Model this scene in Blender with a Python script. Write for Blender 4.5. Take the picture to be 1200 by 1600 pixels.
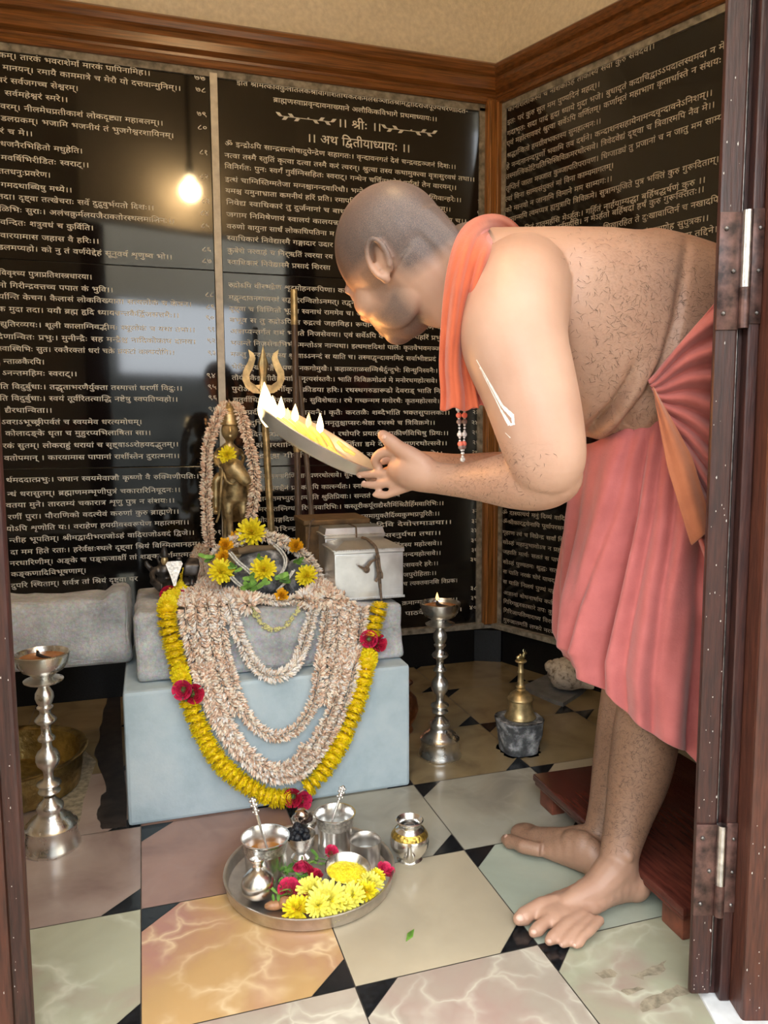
import bpy, bmesh, math, random
import numpy as np
from mathutils import Vector, Matrix, noise
from mathutils.geometry import delaunay_2d_cdt

for _o in list(bpy.data.objects):
    bpy.data.objects.remove(_o)
S = bpy.context.scene
COL = S.collection
PI = math.pi

# ------------------------------------------------------------------ camera
# world axes: x runs along the back wall, y towards it, z up; the camera stands in the doorway at the origin
CAM_H = 0.9
FOC = 1196.8                    # focal length in pixels of the 1200 x 1600 frame
PITCH, ROLL, YAW = 0.10413, 0.0057, 0.2969
_cp, _sp = math.cos(PITCH), math.sin(PITCH)
_f0 = Vector((0, _cp, -_sp)); _u0 = Vector((0, _sp, _cp)); _x0 = Vector((1, 0, 0))
_cr, _sr = math.cos(ROLL), math.sin(ROLL)
_RZ = Matrix.Rotation(-YAW, 3, 'Z')
CX = _RZ @ (_cr * _x0 - _sr * _u0)
CU = _RZ @ (_sr * _x0 + _cr * _u0)
CF = _RZ @ _f0
CAMP = Vector((0, 0, CAM_H))
cam_data = bpy.data.cameras.new('camera')
cam = bpy.data.objects.new('camera', cam_data)
COL.objects.link(cam)
cam_data.sensor_fit = 'VERTICAL'
cam_data.sensor_height = 24.0
cam_data.lens = FOC / 1600 * 24.0
cam_data.clip_start = 0.02
cam.matrix_world = Matrix(((CX.x, CU.x, -CF.x, CAMP.x), (CX.y, CU.y, -CF.y, CAMP.y), (CX.z, CU.z, -CF.z, CAMP.z), (0, 0, 0, 1)))
S.camera = cam

# ------------------------------------------------------------------ daylight, lamp light, exposure
world = bpy.data.worlds.new('daylight')
S.world = world
world.use_nodes = True
_wn = world.node_tree
_bg = _wn.nodes['Background']
_bg.inputs[0].default_value = (0.88, 0.94, 1.0, 1)
_bg.inputs[1].default_value = 8.0
EXPOSURE = -0.15
S.view_settings.view_transform = 'Standard'
S.view_settings.look = 'None'
S.view_settings.exposure = EXPOSURE
S.view_settings.gamma = 1.0
S.view_settings.use_curve_mapping = False
S.cycles.use_denoising = True
S.cycles.max_bounces = 8
S.cycles.sample_clamp_indirect = 8.0


def area_light(name, loc, target, sx, sy, power, color):
    d = bpy.data.lights.new(name, 'AREA'); d.shape = 'RECTANGLE'; d.size = sx; d.size_y = sy
    d.energy = power; d.color = color
    o = bpy.data.objects.new(name, d); COL.objects.link(o); o.location = loc
    o.rotation_euler = (Vector(target) - Vector(loc)).to_track_quat('-Z', 'Y').to_euler()
    return o


# the doorway guides the daylight
_pt = area_light('doorway_portal', (0, 0, 0), (0, 1, 0), 1.5, 1.9, 1, (1, 1, 1))
_pt.data.cycles.is_portal = True
_pp = _RZ @ Vector((0.2, -0.2, 0))
_pt.location = (_pp.x, _pp.y, 0.88)
_pd = _RZ @ Vector((0, 1, 0))
_pt.rotation_euler = _pd.to_track_quat('-Z', 'Y').to_euler()


# hazy low sun behind the photographer, softened by the bright sky around it
_sd = bpy.data.lights.new('hazy_sun', 'SUN'); _sd.energy = 1.75; _sd.angle = math.radians(32); _sd.color = (0.97, 0.985, 1.0)
_so = bpy.data.objects.new('hazy_sun', _sd); COL.objects.link(_so)
_sv = _RZ @ Vector((0.10, 0.90, -0.44))
_so.rotation_euler = _sv.to_track_quat('-Z', 'Y').to_euler()


# ------------------------------------------------------------------ pixel helpers (authoring aids: a pixel plus a real distance gives a place)
def ray(u, v):
    return (u - 600) / FOC * CX - (v - 800) / FOC * CU + CF


def py(u, v, y):                 # on the plane y
    d = ray(u, v); return CAMP + d * (y / d.y)


def pz(u, v, z):                 # at height z
    d = ray(u, v); return CAMP + d * ((z - CAM_H) / d.z)


_FH = (_RZ @ Vector((0, 1, 0)))


def pd(u, v, dep):               # at a horizontal distance in front of the camera
    d = ray(u, v); return CAMP + d * (dep / d.dot(_FH))


def m_at(dep, n):                # length of n pixels at a distance
    return n * dep / FOC


# ------------------------------------------------------------------ materials
MATS = {}


def _nt(name):
    m = bpy.data.materials.new(name); m.use_nodes = True
    nt = m.node_tree
    return m, nt, nt.nodes['Principled BSDF']


def _lnk(nt, a, b):
    nt.links.new(a, b)


def noise_tex(nt, scale, detail=4, rough=0.55, dist=0.0, coord='Object', stretch=None):
    tc = nt.nodes.new('ShaderNodeTexCoord')
    n = nt.nodes.new('ShaderNodeTexNoise')
    n.inputs['Scale'].default_value = scale; n.inputs['Detail'].default_value = detail
    n.inputs['Roughness'].default_value = rough; n.inputs['Distortion'].default_value = dist
    if stretch:
        mp = nt.nodes.new('ShaderNodeMapping'); mp.inputs['Scale'].default_value = stretch
        _lnk(nt, tc.outputs[coord], mp.inputs[0]); _lnk(nt, mp.outputs[0], n.inputs['Vector'])
    else:
        _lnk(nt, tc.outputs[coord], n.inputs['Vector'])
    return n


def ramp(nt, fac, stops):
    r = nt.nodes.new('ShaderNodeValToRGB')
    e = r.color_ramp.elements
    while len(e) < len(stops):
        e.new(0.5)
    for k, (p, c) in enumerate(stops):
        e[k].position = p; e[k].color = (c[0], c[1], c[2], 1)
    _lnk(nt, fac, r.inputs[0])
    return r


def bump(nt, b, height, strength, dist=0.01):
    n = nt.nodes.new('ShaderNodeBump'); n.inputs['Strength'].default_value = strength
    n.inputs['Distance'].default_value = dist
    _lnk(nt, height, n.inputs['Height']); _lnk(nt, n.outputs[0], b.inputs['Normal'])
    return n


def mat(name, col, rough=0.5, metal=0.0, var=0.12, scale=20, bmp=0.0, bscale=None, spec=0.5, sss=0.0, stretch=None, col2=None, detail=4, bdist=0.004, sheen=0.0, rvar=0.0):
    """a procedural material: base colour mottled by noise, optional bump"""
    if name in MATS:
        return MATS[name]
    m, nt, b = _nt(name)
    n = noise_tex(nt, scale, detail, stretch=stretch)
    c2 = col2 or tuple(max(0, x * (1 - 2 * var)) for x in col)
    hi = tuple(min(1, x * (1 + var)) for x in col)
    r = ramp(nt, n.outputs[0], [(0.32, c2), (0.68, hi)])
    _lnk(nt, r.outputs[0], b.inputs['Base Color'])
    b.inputs['Roughness'].default_value = rough
    b.inputs['Metallic'].default_value = metal
    b.inputs['Specular IOR Level'].default_value = spec
    if rvar:
        rr = nt.nodes.new('ShaderNodeMapRange')
        rr.inputs['To Min'].default_value = max(0.02, rough - rvar); rr.inputs['To Max'].default_value = rough + rvar
        _lnk(nt, n.outputs[0], rr.inputs[0]); _lnk(nt, rr.outputs[0], b.inputs['Roughness'])
    if sss:
        b.inputs['Subsurface Weight'].default_value = sss
        b.inputs['Subsurface Radius'].default_value = (0.012, 0.005, 0.003)
        b.inputs['Subsurface Scale'].default_value = 1.0
    if sheen:
        b.inputs['Sheen Weight'].default_value = sheen
    if bmp:
        n2 = noise_tex(nt, bscale or scale, 5, stretch=stretch)
        bump(nt, b, n2.outputs[0], bmp, bdist)
    MATS[name] = m
    return m


def emit(name, col, strength):
    if name in MATS:
        return MATS[name]
    m, nt, b = _nt(name)
    b.inputs['Base Color'].default_value = (0, 0, 0, 1)
    b.inputs['Emission Color'].default_value = (*col, 1)
    b.inputs['Emission Strength'].default_value = strength
    MATS[name] = m
    return m


# ------------------------------------------------------------------ mesh helpers
class MB:
    """collects shapes; build() links them as one mesh object"""

    def __init__(self):
        self.v = []; self.f = []; self.m = []

    def add(self, vs, fs, mi=0):
        o = len(self.v)
        self.v.extend(tuple(p) for p in vs)
        for q in fs:
            self.f.append(tuple(i + o for i in q)); self.m.append(mi)
        return self

    def box(self, c, s, R=None, bev=0.0, mi=0):
        c = Vector(c); hx, hy, hz = (x / 2 for x in s)
        if bev <= 0:
            vs = [Vector((x, y, z)) for x in (-hx, hx) for y in (-hy, hy) for z in (-hz, hz)]
            fs = [(0, 1, 3, 2), (4, 6, 7, 5), (0, 4, 5, 1), (2, 3, 7, 6), (0, 2, 6, 4), (1, 5, 7, 3)]
        else:
            bm = bmesh.new()
            bmesh.ops.create_cube(bm, size=1.0)
            for v in bm.verts:
                v.co = Vector((v.co.x * s[0], v.co.y * s[1], v.co.z * s[2]))
            bmesh.ops.bevel(bm, geom=list(bm.edges), offset=bev, segments=2, profile=0.5, affect='EDGES')
            bm.verts.index_update()
            vs = [v.co.copy() for v in bm.verts]; fs = [tuple(v.index for v in f.verts) for f in bm.faces]
            bm.free()
        if R is not None:
            vs = [R @ v for v in vs]
        return self.add([v + c for v in vs], fs, mi)

    def lathe(self, prof, c=(0, 0, 0), n=32, R=None, mi=0, cap0=True, cap1=True, sx=1.0, sy=1.0):
        c = Vector(c); vs = []; fs = []
        for (r, z) in prof:
            for k in range(n):
                a = 2 * PI * k / n
                vs.append(Vector((r * math.cos(a) * sx, r * math.sin(a) * sy, z)))
        for i in range(len(prof) - 1):
            for k in range(n):
                a = i * n + k; b = i * n + (k + 1) % n
                fs.append((a, b, b + n, a + n))
        if cap0:
            fs.append(tuple(reversed(range(n))))
        if cap1:
            o = (len(prof) - 1) * n
            fs.append(tuple(o + k for k in range(n)))
        if R is not None:
            vs = [R @ v for v in vs]
        return self.add([v + c for v in vs], fs, mi)

    def tube(self, pts, rad, n=10, mi=0, caps=True, flat=1.0, up=None):
        pts = [Vector(p) for p in pts]
        if not hasattr(rad, '__len__'):
            rad = [rad] * len(pts)
        vs = []; fs = []; N = None
        for i, p in enumerate(pts):
            t = (pts[min(i + 1, len(pts) - 1)] - pts[max(i - 1, 0)])
            if t.length < 1e-9:
                t = Vector((0, 0, 1))
            t.normalize()
            if N is None:
                ref = Vector(up) if up is not None else (Vector((0, 0, 1)) if abs(t.z) < 0.9 else Vector((1, 0, 0)))
                N = (ref - t * ref.dot(t)).normalized()
            else:
                N = (N - t * N.dot(t)).normalized()
            B = t.cross(N)
            for k in range(n):
                a = 2 * PI * k / n
                vs.append(p + (N * math.cos(a) * flat + B * math.sin(a)) * rad[i])
        for i in range(len(pts) - 1):
            for k in range(n):
                a = i * n + k; b = i * n + (k + 1) % n
                fs.append((a, b, b + n, a + n))
        if caps:
            fs.append(tuple(reversed(range(n))))
            fs.append(tuple((len(pts) - 1) * n + k for k in range(n)))
        return self.add(vs, fs, mi)

    def ball(self, c, r, n=14, m=9, R=None, mi=0):
        if not hasattr(r, '__len__'):
            r = (r, r, r)
        c = Vector(c); vs = [Vector((0, 0, -r[2]))]; fs = []
        for i in range(1, m):
            ph = -PI / 2 + PI * i / m
            for k in range(n):
                a = 2 * PI * k / n
                vs.append(Vector((r[0] * math.cos(ph) * math.cos(a), r[1] * math.cos(ph) * math.sin(a), r[2] * math.sin(ph))))
        vs.append(Vector((0, 0, r[2])))
        for k in range(n):
            fs.append((0, 1 + (k + 1) % n, 1 + k))
        for i in range(m - 2):
            for k in range(n):
                a = 1 + i * n + k; b = 1 + i * n + (k + 1) % n
                fs.append((a, b, b + n, a + n))
        o = 1 + (m - 2) * n; t = len(vs) - 1
        for k in range(n):
            fs.append((o + k, o + (k + 1) % n, t))
        if R is not None:
            vs = [R @ v for v in vs]
        return self.add([v + c for v in vs], fs, mi)

    def prism(self, poly, lo, hi, fn=None, mi=0):
        """polygon (2-D) extruded between lo and hi; fn maps (a, b, h) to a point"""
        fn = fn or (lambda a, b, h: Vector((a, b, h)))
        n = len(poly)
        vs = [fn(a, b, lo) for a, b in poly] + [fn(a, b, hi) for a, b in poly]
        fs = [tuple(reversed(range(n))), tuple(range(n, 2 * n))]
        for k in range(n):
            j = (k + 1) % n
            fs.append((k, j, j + n, k + n))
        return self.add(vs, fs, mi)

    def mesh(self, name, mats, smooth=True, angle=40):
        me = bpy.data.meshes.new(name)
        me.from_pydata(self.v, [], self.f)
        for m in (mats if isinstance(mats, (list, tuple)) else [mats]):
            me.materials.append(m)
        if any(self.m):
            me.polygons.foreach_set('material_index', self.m)
        me.validate()
        if smooth:
            me.shade_smooth()
            if angle < 180:
                me.set_sharp_from_angle(angle=math.radians(angle))
        me.update()
        return me

    def build(self, name, mats, parent=None, smooth=True, angle=40, recalc=False, at=None):
        me = self.mesh(name, mats, smooth, angle)
        if recalc:
            bm = bmesh.new(); bm.from_mesh(me); bmesh.ops.recalc_face_normals(bm, faces=bm.faces); bm.to_mesh(me); bm.free()
        return link(name, me, parent, at)


def link(name, me, parent=None, at=None):
    o = bpy.data.objects.new(name, me); COL.objects.link(o)
    if parent is not None:
        o.parent = parent
    if at is not None:
        o.location = at
    return o


def empty(name, loc=(0, 0, 0), rz=0.0):
    o = bpy.data.objects.new(name, None); COL.objects.link(o)
    o.location = loc; o.rotation_euler = (0, 0, rz); o.empty_display_size = 0.05
    return o


def tag(o, label=None, cat=None, group=None, kind=None):
    if label: o['label'] = label
    if cat: o['category'] = cat
    if group: o['group'] = group
    if kind: o['kind'] = kind
    return o


def thing(name, label, cat, loc=(0, 0, 0), rz=0.0, group=None):
    return tag(empty(name, loc, rz), label, cat, group)


def copy_tree(o, loc=None, rz=None, label=None, group=None, parent=None):
    c = o.copy(); COL.objects.link(c)
    if parent is not None:
        c.parent = parent
    if loc is not None: c.location = loc
    if rz is not None: c.rotation_euler = (0, 0, rz)
    if label: c['label'] = label
    if group: c['group'] = group
    for ch in list(o.children):
        copy_tree(ch, parent=c)
    return c


def smooth_path(pts, n=8):
    """Catmull-Rom through the points"""
    P = [Vector(p) for p in pts]; out = []
    for i in range(len(P) - 1):
        p0 = P[max(i - 1, 0)]; p1 = P[i]; p2 = P[i + 1]; p3 = P[min(i + 2, len(P) - 1)]
        for k in range(n):
            t = k / n
            out.append(0.5 * ((2 * p1) + (p2 - p0) * t + (2 * p0 - 5 * p1 + 4 * p2 - p3) * t * t + (3 * p1 - p0 - 3 * p2 + p3) * t ** 3))
    out.append(P[-1])
    return out


def resample(pts, step):
    pts = [Vector(p) for p in pts]; out = [pts[0]]; acc = 0.0
    for a, b in zip(pts, pts[1:]):
        L = (b - a).length
        if L < 1e-9:
            continue
        d = step - acc
        while d <= L:
            out.append(a + (b - a) * (d / L)); d += step
        acc = L - (d - step)
    return out


def apply_mods(o):
    dg = bpy.context.evaluated_depsgraph_get()
    me = bpy.data.meshes.new_from_object(o.evaluated_get(dg))
    o.modifiers.clear()
    o.data = me
    return o


# ------------------------------------------------------------------ the engraved verses: letter outlines (point steps, 1/143 em), the letters of each syllable, and the lines
GLYPHS = [[[112,77,-46,0,0,-25,6,4,9,2,9,-1,7,-5,5,-8,2,-10,-3,-14,-3,-8,-5,-8,-12,7,6,11,2,6,1,6,-1,5,-2,4,-3,2,-4,1,-7,-3,-7,-7,0,-37,-14,0,0,24,-7,-5,-6,-2,-7,0,-7,0,-6,2,-6,4,-4,5,-3,7,-1,7,2,11,7,9,9,5,15,1,12,-1,-1,-13,-13,2,-7,-1,-5,-3,-4,-4,-1,-5,1,-6,3,-5,5,-2,5,-1,5,1,5,2,9,7,0,39,-53,0,0,13,113,0]],[[74,77,0,-78,-14,0,0,35,-29,0,-1,-8,-2,-3,-2,-2,-6,0,-7,3,-7,9,-2,7,1,3,2,2,3,2,7,0,0,30,-18,0,0,13,90,0,0,-13],[60,77,-29,0,0,-30,29,0]],[[-27,-5,8,1,10,-1,8,-3,7,-4,6,-6,11,-15,-10,-7,-8,11,-7,6,-7,4,-16,1]],[[26,90,15,0,0,-91,-15,0]],[[70,77,0,-78,-14,0,0,47,-27,-1,-4,-1,-3,-2,-2,-3,-1,-5,2,-7,3,-6,7,-7,10,-8,-10,-9,-13,12,-5,6,-4,6,-3,7,-1,7,1,5,3,8,3,3,5,3,6,3,7,1,26,0,0,19,-57,0,0,13,86,0,0,-13]],[[26,77,0,-78,-15,0,0,78,-12,0,0,13,41,0,0,-13]],[[58,6,-9,-10,-30,29,-12,15,-3,9,1,3,2,3,3,2,9,0,5,-3,2,-2,4,2,3,4,2,4,0,8,-2,7,-34,0,0,13,63,0,0,-13,-15,0,2,-4,0,-8,-1,-7,-2,-6,-4,-6,-5,-4,-11,-6,14,-14]],[[-28,110,1,4,2,3,3,2,3,1,4,-1,3,-2,2,-3,1,-4,-1,-3,-2,-3,-3,-3,-4,0,-3,0,-3,3,-2,3]],[[25,92,10,-2,4,-2,6,-7,2,-4,1,-7,1,-23,26,0,0,30,-19,0,0,13,48,0,0,-13,-15,0,0,-78,-14,0,0,35,-26,0,-1,-8,-2,-3,-3,-2,-6,0,-6,3,-7,9,-2,7,1,3,1,2,4,2,7,0,-1,24,-2,5,-3,3,-5,1,-3,-1,-2,-1,-1,-1,0,-3,0,-2,2,-3,5,-1,8,-1,-2,-13,-11,2,-8,4,-5,6,-2,8,2,8,4,6,7,3]],[[83,77,-15,0,0,-78,-14,0,0,22,-7,-3,-6,-2,-8,0,-7,0,-7,3,-6,3,-4,6,-3,6,-1,7,2,11,7,9,10,5,28,0,-1,-13,-14,2,-8,-1,-5,-3,-3,-4,-2,-6,1,-6,3,-4,5,-2,6,-1,6,1,6,2,8,7,0,39,-55,0,0,13,84,0]],[[13,26,-5,2,-3,4,-1,4,1,5,2,3,4,2,7,0,6,-3,3,
-2,6,3,5,5,3,6,1,8,-1,7,-3,5,-4,3,-6,2,-3,-1,-2,-1,-1,-2,-1,-4,3,-4,3,-2,5,-1,8,-1,-3,-13,-13,3,-9,5,-5,7,-2,8,1,7,5,6,6,3,9,2,7,-1,6,-3,6,-4,4,-5,3,-7,1,-9,-1,-10,-4,-9,-6,-8,-7,-5,12,-11,11,-14,-11,-8,-14,18,-11,10,-3,0],[86,77,0,-78,-14,0,0,78,-13,0,0,13,42,0,0,-13]],[[-25,87,-6,18,-3,5,-3,4,-4,2,-9,0,-6,-2,-4,13,7,2,8,0,7,-1,7,-3,5,-5,5,-7,5,-11,4,-15]],[[-28,87,-5,11,-3,11,2,9,5,6,8,4,9,1,12,-2,5,-2,-4,-12,-9,4,-8,-1,-3,-2,-2,-3,-1,-4,2,-9,7,-11],[-17,103,1,4,2,2,2,2,3,1,4,-1,2,-2,2,-2,1,-4,-1,-3,-2,-3,-2,-1,-4,-1,-3,1,-2,1,-2,3]],[[70,77,0,-78,-14,0,0,26,-8,-3,-5,-2,-12,0,-10,4,-4,3,-3,4,-2,5,-2,7,0,34,-11,0,0,13,86,0,0,-13],[56,77,-32,0,1,-36,3,-6,4,-2,6,-1,5,1,5,2,8,6]],[[11,77,-12,0,0,13,11,0,-3,9,-1,5,2,10,7,8,10,6,13,1,19,-2,17,-9,15,-13,14,-18,-15,0,-23,22,-25,7,-8,-1,-6,-3,-4,-4,-2,-6,2,-7,2,-5,16,0,0,-13,-14,0,0,-78,-15,0]],[[-1,90,84,0,0,-13,-15,0,0,-78,-14,0,0,42,-24,0,0,-10,-2,-3,-3,-2,-3,0,-4,0,-8,6,-5,9,-1,4,1,4,1,3,4,1,44,1,0,23,-55,0]],[[11,77,-12,0,0,13,11,0,-3,9,-1,4,3,11,6,8,11,6,14,1,14,-1,13,-4,13,-6,11,-8,9,-10,10,-13,-15,0,-25,22,-28,7,-9,-1,-7,-3,-4,-4,-2,-6,2,-7,2,-5,16,0,0,-13,-14,0,0,-78,-15,0]],[[44,10,9,5,3,3,0,3,-1,4,-2,4,-5,2,-8,0,-8,-1,-6,-2,-4,-5,-1,-5,2,-8,2,-4,10,-11,10,-8,-10,-9,-12,11,-9,9,-5,10,-2,11,1,5,1,5,6,6,-4,6,-2,4,0,9,3,7,6,4,9,2,23,1,0,9,-51,0,0,13,80,0,0,-13,-15,0,0,-22,-37,0,-3,-2,-1,-1,0,-5,4,-5,6,2,8,0,9,-1,7,-2,6,-4,4,-4,2,-6,1,-5,-1,-8,-4,-7,-6,-5,-10,-3]],[[86,90,0,-13,-15,0,0,-78,-14,0,0,25,-8,-4,-6,-2,-7,0,-12,2,
-10,7,-6,10,-4,14,9,3,5,3,3,3,1,5,-2,7,-3,5,-18,0,0,13],[20,43,3,-5,3,-4,5,-3,6,-1,6,1,6,2,8,7,0,37,-25,0,3,-5,1,-9,-5,-13]],[[-26,87,-7,8,-6,3,-9,1,-10,-3,-5,12,12,4,11,-1,6,-3,4,-3,4,-5,-2,0,-5,10,-5,5,-7,2,-11,-2,-4,12,7,2,8,0,7,-1,7,-3,5,-5,5,-7,5,-11,4,-15]],[[18,8,-8,11,35,21,-10,10,-4,2,-5,1,-8,-1,-11,-5,-5,13,12,5,12,1,10,-1,10,-7,8,-10,-1,29,-54,0,0,13,83,0,0,-13,-15,0,0,-78,-14,0,0,32]],[[94,77,-15,0,0,-78,-14,0,0,22,-7,-3,-6,-2,-7,0,-10,1,-9,5,-5,8,-2,9,2,9,3,4,-20,-1,0,13,53,0,-1,-12,-13,-1,-6,-3,-3,-4,-1,-5,1,-5,3,-3,4,-2,4,-1,7,1,5,2,8,7,0,39,-66,0,0,13,95,0]],[[26,77,0,-78,-15,0,0,78,-12,0,0,13,41,0,0,-13],[11,87,-7,8,-6,3,-9,1,-10,-3,-5,12,12,4,11,-1,6,-3,4,-3,4,-5,-2,0,-5,10,-5,5,-7,2,-11,-2,-4,12,7,2,8,0,7,-1,7,-3,5,-5,5,-7,5,-11,4,-15]],[[26,77,0,-78,-15,0,0,78,-12,0,0,13,41,0,0,-13],[12,87,-6,18,-3,5,-3,4,-4,2,-9,0,-6,-2,-4,13,7,2,8,0,7,-1,7,-3,5,-5,5,-7,5,-11,4,-15]],[[58,-10,-10,19,-7,-1,-12,2,-6,2,-6,3,-5,4,-4,5,-2,7,-1,8,1,6,2,5,6,8,5,4,7,3,7,1,8,0,0,11,-42,0,0,13,79,0,0,-13,-23,0,0,-23,-21,-1,-9,-3,-4,-5,-1,-4,-1,-4,2,-6,3,-5,7,-4,12,0,-1,3,1,5,3,3,3,2,4,1,6,-1,5,-3,2,-4,1,-5,0,-4,-2,-4,-5,-3,10,-16]],[[49,-3,-13,12,-5,6,-5,6,-2,7,-1,7,2,7,3,4,-24,-1,0,13,68,0,0,19,-73,0,0,13,102,0,0,-13,-15,0,0,-78,-14,0,0,47,-26,-1,-6,-3,-2,-3,-1,-5,1,-7,4,-6,7,-7,9,-8]],[[-1,90,56,0,0,-13,-56,0],[30,41,0,-10,-2,-3,-3,-2,-3,0,-4,0,-8,6,-5,9,-1,4,1,4,1,3,4,1,46,1,0,-13]],[[-37,-1,9,3,9,1,10,-2,7,-4,5,-7,1,-8,-1,-9,-6,-7,-8,-4,-11,-2,-14,2,-11,5,-10,8,-10,11,11,8,11,
-12,5,-4,5,-3,6,-1,6,-1,11,3,3,7,0,3,-3,3,-3,1,-7,0,-10,-3]],[[85,77,0,-78,-14,0,0,37,-11,-1,-19,1,-11,2,-4,-2,13,-14,17,-16,-9,-10,-29,29,-11,15,-3,9,1,3,2,3,3,2,9,0,5,-3,2,-2,1,2,2,7,0,12,-1,4,-29,0,0,13,101,0,0,-13],[63,48,8,1,0,28,-29,0,2,-7,0,-10,-3,-10,-1,-1,5,-1]],[[-28,87,-5,11,-3,11,2,9,5,6,8,4,9,1,12,-2,5,-2,-4,-12,-9,4,-8,-1,-3,-2,-2,-3,-1,-4,2,-9,7,-11]],[[95,77,0,-78,-15,0,0,53,-24,1,4,-4,3,-5,3,-6,1,-7,-1,-6,-2,-6,-4,-4,-5,-3,-5,-1,-6,-1,-7,1,-8,4,-7,6,-6,9,-7,11,-6,17,12,4,7,-17,7,-12,7,-8,8,-2,3,1,3,1,2,3,1,4,-1,6,-3,6,-5,5,-7,4,5,11,38,0,0,13,-81,0,0,13,110,0,0,-13]],[[31,77,0,-47,-2,-3,-3,-2,-3,-1,-4,1,-5,2,-7,8,-2,5,0,4,0,3,2,3,3,2,7,0,0,25,-18,0,0,13,85,0,0,-13,-15,0,0,-78,-14,0,0,78]],[[-1,90,147,0,0,-13,-15,0,0,-78,-14,0,0,22,-7,-3,-6,-2,-7,0,-10,1,-9,5,-5,8,-2,9,2,9,3,4,-18,-1,0,13,51,0,-1,-12,-13,-1,-6,-3,-3,-4,-1,-5,1,-5,3,-3,4,-2,4,-1,7,1,5,2,8,7,0,39,-118,0],[74,28,-12,-8,-10,-4,-7,0,-10,1,-9,5,-5,8,-2,9,2,9,3,4,-20,-1,0,13,51,0,-1,-12,-11,-1,-6,-3,-3,-4,-1,-5,1,-5,3,-3,4,-2,4,-1,7,1,5,2,10,8]],[[88,77,0,-98,-14,0,0,10,-7,-2,-11,-2,-6,1,-7,2,-5,4,-4,4,-2,6,-1,7,2,9,5,8,9,4,14,2,11,-2,-1,-12,-12,2,-6,-1,-4,-2,-3,-4,-1,-5,1,-5,3,-3,4,-2,5,0,5,0,8,4,3,2,0,30,-19,4,-18,5,-26,-16,-9,12,22,12,-5,4,-4,5,-3,6,-1,6,2,7,5,7,8,4,9,2,9,-2,8,-4,5,-6,1,-9,-1,-6,-2,-5,-4,-5,-3,-3,11,-3,15,-2,0,30,-9,0,0,13,38,0,0,-13],[35,58,7,6,2,4,0,3,-1,4,-1,3,-3,1,-4,1,-4,-1,-3,-2,-2,-2,-1,-4,1,-3,2,-4,3,-3]],[[69,49,2,-13,-17,-1,-19,2,-5,1,-4,-2,13,-14,17,-16,-9,-10,-29,29,
-11,15,-3,9,1,3,2,3,3,2,9,0,5,-3,2,-2,1,2,2,7,0,12,-1,4,-29,0,0,13,60,0,0,-13,-17,0,2,-7,0,-10,-3,-10,-1,-1,5,-1]],[[-27,87,-4,10,-2,10,2,9,5,7,7,5,10,1,9,-1,6,-3,6,-5,5,-8,4,-10,3,-12,16,0,0,-13,-14,0,0,-78,-15,0,0,78,-12,0,0,13,12,0,-4,11,-4,9,-5,5,-6,2,-5,-1,-3,-3,-2,-3,-1,-5,2,-9,4,-9]],[[-1,77,0,13,101,0,0,-13,-15,0,0,-78,-14,0,0,50,-4,0,-3,-1,-3,-2,-3,-4,-3,-5,-3,-9,-14,4,5,12,-6,4,-7,1,-5,-1,-3,-2,-2,-3,-1,-4,1,-5,2,-5,9,-10,15,-13,-10,-9,-16,14,-6,7,-5,6,-3,8,-1,7,1,8,3,5,4,5,5,3,6,2,5,0,6,0,6,-2,10,-6,8,6,12,2,0,15]],[[88,77,-15,0,0,-78,-14,0,0,23,-8,-4,-7,-2,-7,0,-10,1,-9,5,-5,7,-2,9,2,8,3,6,-4,3,-4,4,-2,6,-1,6,1,6,-7,0,0,13,89,0],[25,38,1,-4,3,-3,4,-2,5,-1,7,1,5,2,5,3,4,4,0,39,-38,0,-1,-3,-1,-3,1,-5,2,-3,3,-2,4,-1,16,1,-1,-13,-11,0,-4,-2,-3,-3]],[[5,8,24,14,-6,1,-6,4,-3,4,-2,5,-2,7,0,34,-11,0,0,13,86,0,0,-13,-15,0,0,-78,-14,0,0,26,-43,-29],[56,77,-32,0,1,-36,3,-6,4,-2,5,-1,6,1,5,2,8,6]],[[63,-40,-10,2,-8,4,-5,7,-2,9,1,7,4,5,5,5,4,2,-4,8,-7,-1,-12,2,-6,2,-6,3,-5,4,-4,5,-2,7,-1,8,1,6,2,5,6,8,5,4,7,3,7,1,8,0,0,11,-42,0,0,13,79,0,0,-13,-23,0,0,-23,-21,-1,-9,-3,-4,-5,-1,-4,-1,-4,2,-6,3,-5,7,-4,12,0,-1,3,1,5,3,3,3,2,4,1,6,-1,5,-3,2,-4,1,-5,0,-4,-2,-4,-5,-3,12,-18,-14,-4,-4,-2,-2,-3,0,-4,0,-3,3,-3,3,-1,8,-1,13,5,4,-12,-9,-4]],[[45,-1,-9,0,-8,2,-7,4,-6,5,-3,6,-2,9,3,10,6,6,-6,7,-2,6,0,23,-12,0,0,13,162,0,0,-13,-15,0,0,-78,-14,0,0,13,-8,-4,-11,-1,-10,2,-9,5,-8,9,-5,14,9,2,5,2,3,3,1,4,0,2,-3,3,-10,1,-14,0,0,-7,-10,-9,-22,-1,-9,-3,-5,-4,-2,-6,1,-4,2,-3,3,-2,9,-3,13,0,12,4,7,
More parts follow.
